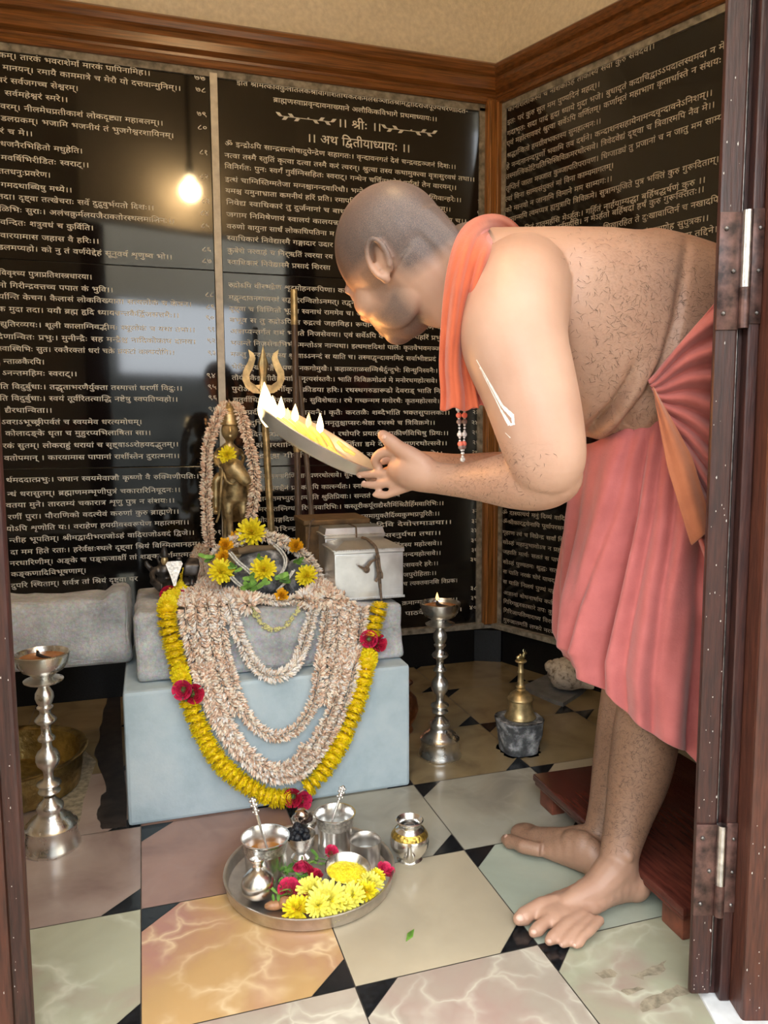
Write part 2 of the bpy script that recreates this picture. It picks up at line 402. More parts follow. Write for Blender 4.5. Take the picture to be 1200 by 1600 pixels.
3,5,-13,-15,-5],[114,20,5,0,9,4,4,3,0,50,-60,0,0,-10,23,-1,9,-3,6,-5,3,-7,0,-4,0,-6,-3,-6,-5,-4,-6,-3,3,-3,4,-3,4,-2],[58,53,0,24,-25,1],[25,57,1,-5,2,-3,3,-2,8,2,8,0,-23,24]],[[85,77,-15,0,0,-78,-14,0,0,22,-8,-3,-6,-2,-8,0,-7,0,-7,3,-6,3,-5,6,-3,6,-1,7,3,11,6,9,11,5,29,0,-1,-12,-18,1,17,-21,4,3,0,40,-57,0,0,13,86,0],[19,41,2,-6,3,-4,5,-3,13,0,0,1,-18,22,-3,-4]],[[47,30,-12,-3,-7,5,-5,5,-4,6,-1,7,2,8,4,5,8,4,12,1,12,0,0,9,-57,0,0,13,87,0,0,-13,-16,0,0,-22,-33,0,-3,-2,-1,-1,-1,-2,1,-3,5,-6,6,2,8,0,10,-1,8,-4,6,-7,2,-9,-2,-9,-6,-8,-9,-5,-13,-1,-13,1,-13,5,-10,8,-10,10,10,8,9,-9,9,-6,8,-3,10,-1,12,2,3,8,0,4,-3,2,-3,2]],[[24,-5,-8,12,39,23,0,47,-24,0,0,-47,-2,-3,-3,-2,-3,-1,-4,1,-5,2,-7,8,-2,5,0,4,0,3,2,3,3,2,7,0,0,25,-18,0,0,13,85,0,0,-13,-15,0,0,-78,-14,0,0,16]],[[91,77,-15,0,0,-78,-14,0,0,20,-8,-4,-6,-1,-8,-1,-10,2,-8,5,-6,7,-1,9,1,8,3,5,-5,3,-5,5,-3,6,-1,7,1,9,5,7,7,4,9,2,7,-1,6,-4,4,-5,2,-6,-2,-7,-5,-7,-11,6,3,6,0,3,-1,1,-1,1,-3,1,-3,-1,-3,-2,-1,-3,-1,-4,0,-4,2,-3,5,-3,7,-2,17,1,-1,-13,-11,0,-5,-2,-3,-3,0,-5,0,-4,3,-3,4,-2,6,-1,6,1,6,2,8,7,0,41,-9,0,0,13,38,0]],[[11,77,-12,0,0,13,11,0,-3,9,-1,5,3,10,7,8,12,6,15,1,17,-1,16,-4,14,-6,13,-8,11,-10,11,-13,-15,0,-15,13,-15,9,-17,6,-17,1,-11,-1,-8,-3,-5,-4,-2,-7,2,-6,2,-5,16,0,0,-13,-14,0,0,-78,-15,0]],[[11,77,-12,0,0,13,11,0,-3,9,-1,5,2,10,7,8,10,6,13,1,13,-1,12,-4,10,-5,9,-7,1,7,5,6,7,3,9,1,13,-2,4,-2,-4,-12,-9,4,-7,-1,-4,-2,-2,-3,0,-4,2,-9,6,-11,-15,0,-23,22,-25,7,-8,-1,-6,-3,-4,-4,-2,-6,2,-7,2,-5,16,0,0,-13,-14,0,0,-78,-15,0]],
[[86,90,0,-13,-15,0,0,-78,-14,0,0,26,-8,-3,-6,-2,-12,0,-10,4,-4,3,-3,4,-2,5,-2,7,0,34,-11,0,0,13],[57,77,-26,1,27,-35],[28,35,4,-2,9,0,8,3,-26,35,2,-30]],[],[[10,62,1,4,2,3,3,3,4,1,4,-1,3,-3,2,-3,1,-4,-1,-4,-2,-3,-3,-3,-4,0,-4,0,-3,3,-2,3],[10,17,1,4,2,3,3,3,4,0,4,0,3,-3,2,-3,1,-4,-1,-4,-2,-3,-3,-3,-4,-1,-4,1,-3,3,-2,3]],[[75,77,-21,0,0,-28,-15,-1,-9,-2,-3,-2,-6,-6,-2,-7,1,-6,2,-5,4,-4,4,-2,5,-2,12,0,12,4,7,3,5,-13,-15,-5,-15,-2,-10,1,-8,3,-8,4,-5,7,-4,8,-1,9,2,9,3,8,6,6,8,4,8,2,8,1,0,16,-41,0,0,13,76,0]],[[92,77,0,-78,-14,0,0,78,-17,0,0,-37,-3,-9,-2,-4,-4,-3,-4,-2,-6,-2,-6,0,-12,2,-9,6,-4,9,-1,13,0,27,-11,0,0,13,108,0,0,-13],[36,32,5,1,4,3,2,5,0,36,-23,0,1,-35,2,-5,3,-4]],[[80,77,0,-78,-14,0,0,25,-8,-4,-6,-2,-8,0,-12,1,-9,6,-8,9,-5,13,13,4,7,4,4,5,1,7,-1,6,-2,4,-3,2,-5,1,-2,-1,-3,-1,-1,-1,0,-2,2,-5,9,-3,-1,-13,-10,3,-7,4,-4,5,-2,8,2,8,4,5,6,4,8,1,6,-1,5,-2,6,-3,4,-5,2,-6,1,-8,-1,-10,-5,-8,-7,-6,-8,-4,2,-3,4,-3,5,-2,6,-1,6,1,6,2,9,7,0,37,-12,0,0,13,41,0,0,-13]],[[11,77,-12,0,0,13,11,0,-3,9,-1,5,3,11,10,8,14,5,19,1,24,-1,22,-4,19,-6,17,-8,15,-10,13,-13,-16,0,-20,12,-22,10,-23,6,-25,1,-16,-1,-11,-2,-6,-5,-3,-7,2,-6,2,-5,16,0,0,-13,-14,0,0,-78,-15,0]],[[139,77,-15,0,0,-78,-14,0,0,20,-8,-4,-7,-1,-7,-1,-11,2,-8,5,-5,7,-2,9,1,8,4,5,-5,3,-6,5,-3,6,-1,7,2,9,4,7,7,4,9,2,7,-1,6,-4,5,-5,1,-6,-2,-7,-5,-7,-10,6,3,6,0,3,-1,1,-2,1,-2,1,-4,-1,-2,-2,-2,-3,-1,-4,1,-4,1,-3,5,-3,7,-2,17,1,-1,-13,-11,0,-5,-2,-2,-3,-1,-5,1,-4,2,-3,5,-2,5,-1,7,1,5,2,9,7,0,41,-9,0,0,13,38,0],[-1,90,52,0,0,-13,-52,
0],[65,28,-7,-6,-7,-3,-8,-3,-9,0,-7,0,-7,3,-6,3,-5,6,-3,6,-1,7,3,11,6,9,11,5,27,1,-1,-13,-16,1,17,-21,6,5],[19,41,2,-6,3,-4,5,-3,6,0,7,1,-18,22,-3,-4]],[[71,25,-13,-8,-8,-3,-10,-1,-10,2,-8,5,-6,7,-1,9,1,8,3,5,-5,3,-5,5,-3,6,-1,7,1,9,5,7,7,4,9,2,7,-1,6,-4,4,-5,2,-6,-2,-7,-5,-7,-11,6,3,6,0,3,-1,1,-1,1,-3,1,-3,-1,-3,-2,-1,-3,-1,-4,0,-4,2,-3,5,-3,7,-2,17,1,-1,-13,-11,0,-5,-2,-3,-3,0,-5,0,-4,3,-3,4,-2,6,-1,6,1,6,2,10,8]],[[45,-1,-9,0,-8,2,-7,4,-6,5,-3,6,-2,9,3,10,6,6,-6,7,-2,6,0,23,-12,0,0,13,88,0,0,-13,-15,0,0,-30,-10,-9,-22,-1,-9,-3,-5,-4,-2,-6,1,-4,2,-3,3,-2,9,-3,13,0,12,4,7,3,5,-13,-15,-5],[58,53,0,24,-25,1],[25,57,1,-5,2,-3,3,-2,8,2,8,0,-23,24]],[[-1,90,54,0,0,-13,-54,0],[5,35,1,5,3,8,3,3,5,3,6,3,7,1,26,0,0,-12,-27,-1,-4,-1,-3,-2,-2,-3,-1,-5,2,-7,3,-6,7,-7,10,-8,-10,-9,-13,12,-5,6,-4,6,-3,7]],[[105,77,0,-78,-14,0,0,6,-9,-4,-12,-1,-16,2,-14,6,-15,10,-14,15,-5,9,-2,6,1,4,2,3,3,2,9,0,5,-3,2,-2,1,2,2,7,0,14,-1,2,-29,0,0,13,121,0,0,-13],[76,34,5,1,8,4,2,2,0,36,-49,0,1,-4,1,-8,-1,-10,-4,-9,-7,-6,-6,-4,9,-9,10,-8,12,-5,13,-1,11,1,10,4,0,8,-6,-2,-11,-2,-6,1,-6,2,-5,4,-4,4,-3,6,0,7,1,9,6,8,8,4,17,2,7,-2,-1,-12,-11,1,-6,0,-4,-2,-2,-4,-1,-5,1,-5,2,-3,4,-2]],[[-25,87,-6,18,-3,5,-3,4,-4,2,-9,0,-6,-2,-4,13,7,2,8,0,6,0,5,-2,5,-4,3,-4,6,7,12,3,13,-2,4,-2,-4,-12,-9,4,-7,-1,-4,-2,-2,-3,0,-7,5,-17]],[[41,-1,11,3,-4,7,-7,-1,-12,2,-6,2,-6,3,-5,4,-4,5,-2,7,-1,8,1,6,2,5,6,8,5,4,7,3,7,1,8,0,0,11,-42,0,0,13,79,0,0,-13,-23,0,0,-23,-21,-1,-9,-3,-4,-5,-1,-4,-1,-4,2,-6,3,-5,7,-4,12,0,-1,3,1,5,3,3,3,2,4,
1,6,-1,5,-3,2,-4,1,-5,0,-4,-2,-4,-5,-3,6,-10,7,-3,5,-4,3,-6,1,-7,-2,-9,-5,-7,-8,-4,-12,-2,-13,2,-11,5,-10,8,-10,11,11,8,11,-12,5,-4,5,-3,6,-1,6,-1,11,3,3,7,-1,3,-2,3,-3,1,-7,0,-11,-3]],[[4,1,25,10,-5,1,-6,3,-5,4,-4,5,-3,7,-1,8,1,6,2,5,6,8,5,4,7,3,7,1,8,0,0,11,-42,0,0,13,79,0,0,-13,-23,0,0,-23,-21,-1,-9,-3,-4,-5,-1,-4,-1,-4,2,-6,3,-5,7,-4,12,0,-1,3,1,5,3,3,3,2,4,1,6,-1,5,-3,2,-4,1,-5,0,-4,-2,-4,-5,-3,6,-10,7,-2,5,-5,3,-6,1,-7,-2,-9,-4,-7,-8,-4,-10,-2,-11,2,-10,5,-9,8,-9,11,11,8,13,-16,4,-2,5,-2,6,-1,5,1,3,2,2,3,1,4,-1,3,-1,2,-3,2,-4,1,-5,-1,-6,-2,-4,12,7,2,-4,7,-37,-20]],[[11,77,-12,0,0,13,11,0,-3,6,-1,8,2,11,6,7,10,6,12,1,17,-2,14,-8,12,-13,12,-19,-15,0,-9,13,-9,9,-10,6,-11,2,-7,-1,-5,-3,-3,-5,-2,-5,2,-7,2,-6,16,0,0,-13,-14,0,0,-78,-15,0]],[[-1,77,0,13,113,0,0,-13,-26,0,0,-14,6,-3,6,-6,4,-8,1,-10,-1,-8,-2,-7,-4,-5,-5,-5,-7,-2,-7,-1,-8,1,-6,2,-11,8,-4,-5,-5,-4,-6,-2,-6,0,-7,1,-6,2,-5,4,-4,6,-3,7,-1,8,1,8,3,7,4,5,5,4,6,3,8,1,7,-1,7,-2,10,-8,3,4,4,4,5,2,4,0,0,14],[59,29,8,-6,4,-2,4,0,6,0,4,3,3,5,1,7,-1,7,-2,5,-4,2,-5,1,-4,-1,-4,-2,-4,-5],[19,36,1,-7,3,-5,4,-3,4,0,5,0,4,3,3,4,7,14,-8,7,-4,2,-5,0,-5,-1,-4,-2,-4,-5]],[[68,31,-1,-9,-6,-7,-7,-4,-9,-1,-13,3,-10,7,-10,12,-10,20,13,4,7,-14,7,-11,7,-6,8,-2,4,1,4,1,2,3,1,4,-1,5,-2,4,-7,7,-9,-1,-1,13,9,1,5,2,3,3,1,5,-1,3,-2,3,-3,1,-9,1,-14,-6,-5,13,11,4,13,2,10,-2,8,-4,4,-7,2,-8,-3,-11,-6,-6,1,-2,18,0,7,1,0,24,-11,0,0,13,40,0,0,-13,-15,0,0,-78,-14,0,0,41,-16,-1,-1,0,1,-3]],[[5,8,18,10,-6,2,-6,5,-4,7,-2,9,2,11,7,9,9,5,15,1,12,-1,-1,-13,-13,
2,-7,-1,-5,-3,-4,-4,-1,-5,1,-6,3,-5,5,-2,5,-1,5,1,5,2,9,7,0,39,-53,0,0,13,113,0,0,-13,-46,0,0,-25,6,4,4,2,5,0,9,-1,7,-5,5,-8,2,-10,-3,-14,-3,-8,-5,-8,-12,7,6,11,2,6,1,6,-1,5,-2,4,-3,2,-4,1,-3,-1,-4,-2,-7,-7,0,-37,-14,0,0,24,-39,-26]],[[90,77,-24,0,0,-27,5,2,10,2,10,0,0,-13,-14,0,-4,-1,-7,-5,0,-36,-14,0,0,24,-7,-5,-6,-2,-7,0,-7,0,-6,2,-6,4,-4,5,-3,7,-1,7,2,11,7,9,9,5,15,1,12,-1,-1,-13,-13,2,-7,-1,-5,-3,-4,-4,-1,-5,1,-6,3,-5,5,-2,5,-1,5,1,5,2,9,7,0,39,-53,0,0,13,91,0]],[[56,6,-9,-10,-29,29,-11,15,-3,9,1,3,2,3,3,2,9,0,5,-3,2,-2,1,2,2,7,0,12,-1,4,-29,0,0,13,71,0,9,2,6,-1,6,-2,5,-3,4,-5,3,-6,1,-8,-2,-10,-4,-8,-8,-6,-8,-4,3,-3,3,-3,5,-2,6,-1,7,1,5,2,9,7,0,37,-11,0,0,13,40,0,0,-13,-14,0,0,-78,-15,0,0,25,-8,-4,-6,-2,-8,0,-9,1,-9,3,-7,6,-5,8,-14,-1,-19,2,-5,1,-4,-2,13,-14],[68,48,6,1,7,4,5,4,3,4,0,6,0,6,-3,4,-3,2,-4,1,-3,-1,-2,-1,-2,-1,0,-2,2,-5,10,-3,-2,-13,-10,3,-7,4,-4,5,-1,11,-18,0,2,-7,0,-10,-3,-10,-1,-1,5,-1]],[[11,77,-12,0,0,13,11,0,-3,9,-1,5,3,10,7,8,11,6,14,1,16,-1,15,-4,13,-6,12,-8,10,-10,11,-13,-15,0,-14,13,-14,9,-15,6,-16,1,-10,-1,-8,-3,-4,-4,-2,-6,2,-7,2,-5,16,0,0,-13,-14,0,0,-78,-15,0]],[[11,77,-12,0,0,13,11,0,-3,9,-1,5,3,10,8,9,12,5,16,1,18,-1,17,-4,16,-6,13,-8,12,-10,11,-13,-15,0,-16,13,-16,9,-18,6,-19,1,-12,-1,-9,-3,-5,-4,-2,-7,2,-6,2,-5,16,0,0,-13,-14,0,0,-78,-15,0]],[[11,77,-12,0,0,13,11,0,-3,10,-1,5,2,10,6,8,9,5,11,1,16,-2,12,-8,11,-13,11,-19,-15,0,-8,13,-8,10,-8,5,-9,2,-7,-1,-5,-3,-3,-4,-1,-6,2,-7,2,-6,16,0,0,-13,-14,0,0,-78,-15,0]],[[24,77,1,-36,3,-6,4,-2,6,-1,5,
1,5,2,10,7,6,-12,-13,-7,-7,-3,-8,0,-5,0,-10,4,-4,3,-3,4,-2,5,-2,7,0,34,-11,0,0,13,48,0,0,-13]],[[61,-26,-10,19,-7,0,-9,0,-8,2,-7,4,-5,5,-4,6,-1,8,1,8,3,6,-6,7,-3,5,0,6,1,8,4,5,8,4,11,1,15,0,0,9,-45,0,0,13,81,0,0,-13,-22,0,0,-22,-35,0,-3,-2,-1,-1,0,-2,1,-5,4,-4,8,2,20,1,-1,-14,-10,1,-7,-1,-6,-2,-3,-4,-1,-5,1,-5,2,-4,3,-2,9,-2,7,-1,-1,4,1,5,3,3,3,2,4,1,6,-1,4,-3,3,-4,1,-5,-1,-4,-1,-4,-5,-3,10,-16]],[[-7,-36,-13,-3,-5,-1,-10,2,-7,4,-5,7,-2,9,2,8,5,7,8,4,11,2,10,-1,9,-3,8,-5,7,-6,12,-15,-11,-7,-9,11,-8,8,-8,4,-9,2,-6,-1,-4,-2,-3,-3,-1,-3,1,-4,2,-3,4,-1,7,-1,10,4]],[[105,-34,-10,-4,-11,-2,-10,2,-7,4,-5,7,-2,9,1,6,3,5,4,5,6,3,0,33,-19,3,-18,6,-26,-16,-9,12,22,12,-5,4,-4,5,-3,6,-1,6,2,7,5,7,8,4,9,2,9,-2,8,-4,5,-6,1,-9,-1,-6,-2,-5,-4,-5,-3,-3,20,-5,6,-1,0,31,-9,0,0,13,38,0,0,-13,-15,0,0,-74,1,-11,-8,-2,-4,-2,-3,-3,-1,-4,1,-3,2,-3,4,-1,8,-1,12,5],[35,58,7,6,2,4,0,3,-1,4,-1,3,-3,1,-4,1,-4,-1,-3,-2,-2,-2,-1,-4,1,-3,2,-4,3,-3]],[[60,42,5,-11,-13,-8,-7,-3,-9,0,-5,0,-10,4,-4,3,-3,4,-2,5,-2,7,0,34,-11,0,0,13,58,0,0,-13,-26,1],[41,33,8,3,-26,35,2,-30,3,-6,4,-2]],[[5,-34,-9,-4,-11,-2,-10,2,-8,4,-5,7,-1,9,1,8,5,7,9,5,12,2,2,-12,-8,-2,-5,-2,-2,-3,-1,-4,1,-3,2,-3,3,-1,8,-1,13,5]],[[13,26,-5,2,-3,4,-1,4,1,5,2,3,4,2,7,0,6,-3,3,-2,6,3,5,5,3,6,1,8,-1,7,-3,5,-4,3,-6,2,-3,-1,-2,-1,-1,-2,-1,-4,3,-4,3,-2,5,-1,8,-1,-3,-13,-13,3,-9,5,-5,7,-2,8,1,7,5,6,6,3,9,2,7,-1,6,-3,6,-4,4,-5,3,-7,1,-9,-1,-10,-4,-9,-6,-8,-7,-5,12,-11,11,-14,-11,-8,-14,18,-11,10,-3,0]],[[-1,90,61,0,0,-13,-61,0],[74,28,-11,-8,-11,-4,-7,
0,-10,1,-9,5,-5,8,-2,9,2,9,3,4,-20,-1,0,13,53,0,-1,-12,-13,-1,-6,-3,-3,-4,-1,-5,1,-5,3,-3,4,-2,4,-1,7,1,5,2,10,8]],[[4,1,25,10,-5,1,-6,3,-5,4,-4,5,-3,7,-1,8,1,6,2,5,6,8,5,4,7,3,7,1,8,0,0,11,-42,0,0,13,79,0,0,-13,-23,0,0,-23,-21,-1,-9,-3,-4,-5,-1,-4,-1,-4,2,-6,3,-5,7,-4,12,0,-1,3,1,5,3,3,3,2,4,1,6,-1,5,-3,2,-4,1,-5,0,-4,-2,-4,-5,-3,10,-16,-12,-6,-10,19,-37,-20]],[[11,77,-12,0,0,13,11,0,-3,9,-1,5,3,11,9,8,13,5,17,1,22,-1,19,-4,17,-6,16,-8,13,-10,12,-13,-15,0,-19,12,-19,10,-20,6,-22,1,-14,-1,-10,-2,-6,-5,-2,-7,2,-6,2,-5,16,0,0,-13,-14,0,0,-78,-15,0]],[[102,10,-14,-7,-8,-3,-10,0,-16,2,-14,6,-15,10,-14,15,-5,9,-2,6,1,4,2,3,3,2,9,0,5,-3,2,-2,1,2,2,7,0,11,-1,5,-29,0,0,13,97,0,0,-13,-54,0,2,-8,-1,-14,-4,-9,-7,-6,-6,-4,9,-9,10,-8,12,-5,13,-1,7,0,6,2,6,2,8,5],[98,30,-11,-6,-6,-1,-7,-1,-6,1,-6,2,-5,4,-4,4,-3,6,0,7,1,9,6,8,8,4,17,2,7,-2,-1,-12,-11,1,-6,0,-4,-2,-2,-4,-1,-5,1,-5,2,-3,4,-2,5,-1,5,1,8,4,4,3]],[[6,6,21,11,-7,2,-8,5,-5,8,-2,9,3,11,6,9,11,5,29,0,-1,-12,-18,1,17,-21,4,3,0,40,-57,0,0,13,86,0,0,-13,-15,0,0,-78,-14,0,0,23,-41,-27],[19,41,2,-6,3,-4,5,-3,13,0,0,1,-18,22,-3,-4]],[[40,-32,-19,17,-6,7,-4,8,-3,8,-1,8,1,6,1,5,3,5,3,3,-4,6,-2,4,0,9,3,7,6,4,9,2,23,1,0,9,-51,0,0,13,119,0,0,-13,-15,0,0,-98,-14,0,0,27,-20,0,-1,-8,-1,-4,-3,-1,-6,-1,-7,4,-7,9,-2,6,1,3,2,3,3,1,7,1,-1,4,-3,4,-5,3,-7,1,-7,-1,-6,-3,-4,-5,-1,-7,1,-6,2,-5,3,-6,12,-12,10,-9],[89,19,0,58,-25,0,0,-22,-37,0,-3,-2,-1,-1,0,-5,2,-4,2,-1,5,2,7,0,13,-2,8,-5,6,-9,2,-9]],[[41,44,9,-1,7,-2,6,-4,4,-4,2,-6,0,-15,-8,-1,-5,-2,-2,-3,
-1,-3,1,-4,2,-2,3,-1,10,0,8,3,5,-12,-13,-4,-5,0,-10,1,-8,5,-4,6,-2,8,1,6,3,6,6,5,7,2,-2,4,-3,3,-5,2,-7,0,-8,-1,-6,-3,-4,-4,-1,-6,1,-5,1,-5,3,-5,10,-10,9,-7,-9,-10,-13,12,-9,10,-5,10,-2,10,1,6,1,5,3,4,3,3,-4,6,-2,4,0,9,3,7,6,4,9,2,23,1,0,9,-51,0,0,13,83,0,0,-13,-18,0,0,-22,-37,0,-3,-2,-1,-1,0,-5,4,-5,6,2]],[[22,32,-4,1,-8,6,-5,8,-1,5,1,3,1,3,4,2,52,1,0,16,-63,0,0,13,92,0,0,-13,-15,0,0,-78,-14,0,1,36,-17,-14,6,-8,1,-3,-1,-4,-3,-2,-4,-2,-10,0,-8,3,-4,4,-1,6,3,5,27,22,10,7,0,-1,-32,0,0,-10,-2,-3,-3,-2]],[[32,-19,-7,1,-7,2,-6,4,-4,4,-3,6,-1,7,2,8,3,7,6,5,7,2,-2,5,0,7,0,6,2,5,6,8,6,4,6,3,8,1,7,0,0,11,-56,0,0,13,93,0,0,-13,-23,0,0,-23,-21,-1,-8,-3,-5,-5,-1,-8,1,-6,4,-5,7,-4,11,0,0,3,1,5,2,3,4,2,4,1,5,-1,5,-3,3,-4,0,-5,0,-4,-2,-4,-6,-4,12,-31,-12,-5,-8,22,-5,-5,-8,-6,-9,-4],[18,5,1,-6,4,-3,4,-2,6,-1,5,1,6,2,9,7,6,6,-10,0,-7,2,-7,2,-5,4,-5,-2,-3,-3,-3,-3]],[[38,-3,-12,2,-9,4,-5,7,-2,9,1,8,3,6,-6,7,-3,5,0,9,3,7,6,4,9,2,14,1,0,9,-38,0,0,13,102,0,0,-13,-15,0,0,-80,-14,0,1,15,-7,-6,-12,-6,-8,-2],[72,77,-21,0,0,-22,-28,0,-3,-2,-1,-1,0,-5,3,-5,2,-1,7,2,24,0,-1,-13,-14,1,-7,-1,-5,-2,-3,-3,-1,-5,1,-4,3,-4,4,-2,6,0,10,1,9,5,8,6,7,9]],[[52,66,-1,-13,-14,2,-8,-1,-5,-3,-3,-4,-2,-6,1,-6,4,-4,4,-2,6,-1,6,1,6,2,5,4,5,5,-3,11,9,3,5,3,2,3,1,5,-1,7,-3,5,-67,0,0,13,136,0,0,-13,-15,0,0,-78,-14,0,0,25,-8,-4,-6,-2,-7,0,-7,0,-6,2,-6,4,-3,3,-11,-7,-12,-4,-7,0,-7,0,-7,3,-6,3,-4,6,-3,6,-1,7,2,11,7,9,10,5],[69,43,3,-5,3,-4,5,-3,6,-1,6,1,6,2,8,7,0,37,-25,0,2,-5,1,-9,-4,-13]],[[11,77,-12,0,0,13,11,0,-3,9,-1,5,3,
10,8,9,13,5,17,1,20,-1,18,-4,16,-6,14,-8,13,-10,12,-13,-16,0,-17,13,-18,9,-19,6,-20,1,-22,-4,-7,-11,1,-6,2,-5,16,0,0,-13,-14,0,0,-78,-15,0]],[[31,77,0,-47,-2,-3,-3,-2,-3,-1,-4,1,-5,2,-7,8,-2,5,0,4,0,3,2,3,3,2,7,0,0,25,-18,0,0,13,45,0,0,-13]],[[55,-9,2,-8,-1,-3,-2,-2,-5,-2,-9,2,-8,6,-2,5,1,4,7,4,-8,20,-4,3,-5,1,-4,-1,-2,-2,0,-2,0,-2,1,-2,5,-1,9,2,3,-12,-12,-2,-7,1,-6,4,-3,5,-2,7,1,5,3,5,3,3,8,4,9,0,8,-3,4,-4,3,-5,8,-19,23,8,-6,1,-7,2,-6,4,-6,5,-3,8,-1,9,1,6,1,5,6,8,6,4,7,3,7,1,8,0,0,11,-81,0,0,13,117,0,0,-13,-22,0,0,-23,-22,-1,-8,-3,-4,-5,-2,-4,0,-4,1,-6,4,-5,7,-4,12,0,-1,3,1,5,3,3,3,2,4,1,6,-1,4,-3,3,-4,1,-5,-1,-4,-2,-4,-5,-4,12,-31,-13,-5,-10,29]],[[11,77,-12,0,0,13,11,0,-4,11,-6,9,-6,5,-8,2,-5,-1,-4,-3,-2,-4,-1,-5,1,-8,4,-9,-14,0,-4,10,-1,9,1,9,6,8,8,5,10,1,13,-2,11,-8,8,-12,7,-17,16,0,0,-13,-14,0,0,-78,-15,0]],[[88,77,0,-98,-14,0,0,11,-6,-3,-10,-2,-9,2,-8,4,-5,7,-1,7,-13,-9,-9,12,42,25,6,-11,-9,-7,-2,-2,-2,-6,1,-5,2,-2,3,-2,4,0,5,0,4,2,7,6,0,28,-19,4,-18,5,-26,-16,-9,12,22,12,-5,4,-4,5,-3,6,-1,6,2,7,5,7,8,4,9,2,9,-2,8,-4,5,-6,1,-9,-1,-6,-2,-5,-4,-5,-3,-3,11,-3,15,-2,0,30,-9,0,0,13,38,0,0,-13],[35,58,7,6,2,4,0,3,-1,4,-1,3,-3,1,-4,1,-4,-1,-3,-2,-2,-2,-1,-4,1,-3,2,-4,3,-3]],[[11,77,-12,0,0,13,11,0,-3,9,-1,5,3,11,10,8,15,5,20,1,25,-1,23,-4,20,-6,18,-9,16,-9,14,-13,-17,0,-21,12,-23,10,-24,6,-27,1,-17,-1,-12,-2,-6,-5,-3,-7,2,-6,2,-5,16,0,0,-13,-14,0,0,-78,-15,0]],[[-1,90,76,0,0,-13,-76,0],[78,48,-7,2,-7,-2,-3,-2,-3,-4,-3,-5,-3,-9,-14,4,5,12,-6,4,-7,1,-5,-1,-3,-2,-2,-3,-1,-4,1,
-5,2,-5,9,-10,15,-13,-10,-9,-16,14,-6,7,-5,6,-3,8,-1,7,1,8,3,5,4,5,5,3,6,2,5,0,6,0,6,-2,10,-6,9,6,16,2,5,-2]],[[61,27,-1,-9,-5,-7,-8,-5,-9,-1,-7,0,-6,2,-6,4,-5,5,-6,7,-6,11,12,6,6,-10,5,-7,6,-4,6,-1,4,0,3,2,2,3,1,4,-1,6,-5,6,-19,17,-5,8,-1,7,1,9,6,6,7,3,14,1,14,0,0,-13,-25,0,-3,-3,0,-5,2,-4,22,-19,6,-9]],[[110,-20,-12,-5,-8,21,-9,-9,-7,-5,-7,-3,-9,-3,-9,-1,-11,2,-9,4,-6,7,-2,8,2,8,1,1,-7,2,-7,5,-4,6,-2,8,2,8,4,7,7,4,8,2,7,-1,6,-3,4,-5,1,-6,-1,-7,-5,-7,-11,7,3,3,0,4,-2,3,-2,0,-3,-1,-2,-2,-2,-3,-1,-3,1,-4,2,-2,6,-4,8,-1,5,1,13,0,-2,-12,-9,-1,-3,-1,-2,-2,-1,-4,1,-3,3,-3,4,-2,5,0,11,1,9,5,9,8,7,7,-9,0,-13,3,-6,3,-5,4,-3,6,-3,6,-1,8,1,6,1,5,6,8,6,4,7,3,7,1,8,0,0,11,-81,0,0,13,117,0,0,-13,-22,0,0,-23,-22,-1,-8,-3,-4,-5,-1,-4,-1,-4,1,-6,4,-5,7,-4,12,0,-1,3,1,5,3,3,3,2,4,1,6,-1,4,-3,3,-4,1,-5,-1,-4,-2,-4,-5,-4]],[[5,-52,-9,-4,-11,-2,-10,2,-8,4,-5,7,-1,9,1,8,5,7,9,5,12,2,2,-12,-8,-2,-5,-2,-2,-3,-1,-4,1,-3,2,-3,3,-1,8,-1,13,5]],[[-27,87,-4,10,-2,10,2,9,5,7,7,5,10,1,9,-1,6,-3,6,-5,5,-8,4,-10,3,-12,16,0,0,-13,-14,0,0,-78,-15,0,0,78,-12,0,0,13,12,0,-4,11,-4,9,-5,5,-6,2,-5,-1,-3,-3,-2,-3,-1,-5,2,-9,4,-9],[20,117,1,3,2,3,3,2,4,1,3,-1,3,-2,2,-3,1,-3,-1,-4,-2,-3,-3,-2,-3,-1,-4,1,-3,2,-2,3]],[[-1,90,162,0,0,-13,-25,0,0,-8,6,-3,6,-5,3,-7,2,-10,-1,-8,-3,-9,-5,-7,-6,-7,-7,-6,-9,-4,-10,-3,-12,-1,-12,1,-9,5,-6,7,-2,9,1,7,3,5,-4,2,-5,5,-2,5,-1,6,2,8,5,6,8,4,16,1,7,-1,-2,-13,-11,2,-8,-2,-3,-6,1,-3,2,-2,7,-4,16,1,-1,-12,-4,0,-10,-2,-3,-7,1,-4,3,-3,5,-2,6,-1,10,1,10,4,8,5,6,6,3,8,2,9,-1,6,-2,5,-4,3,-4,
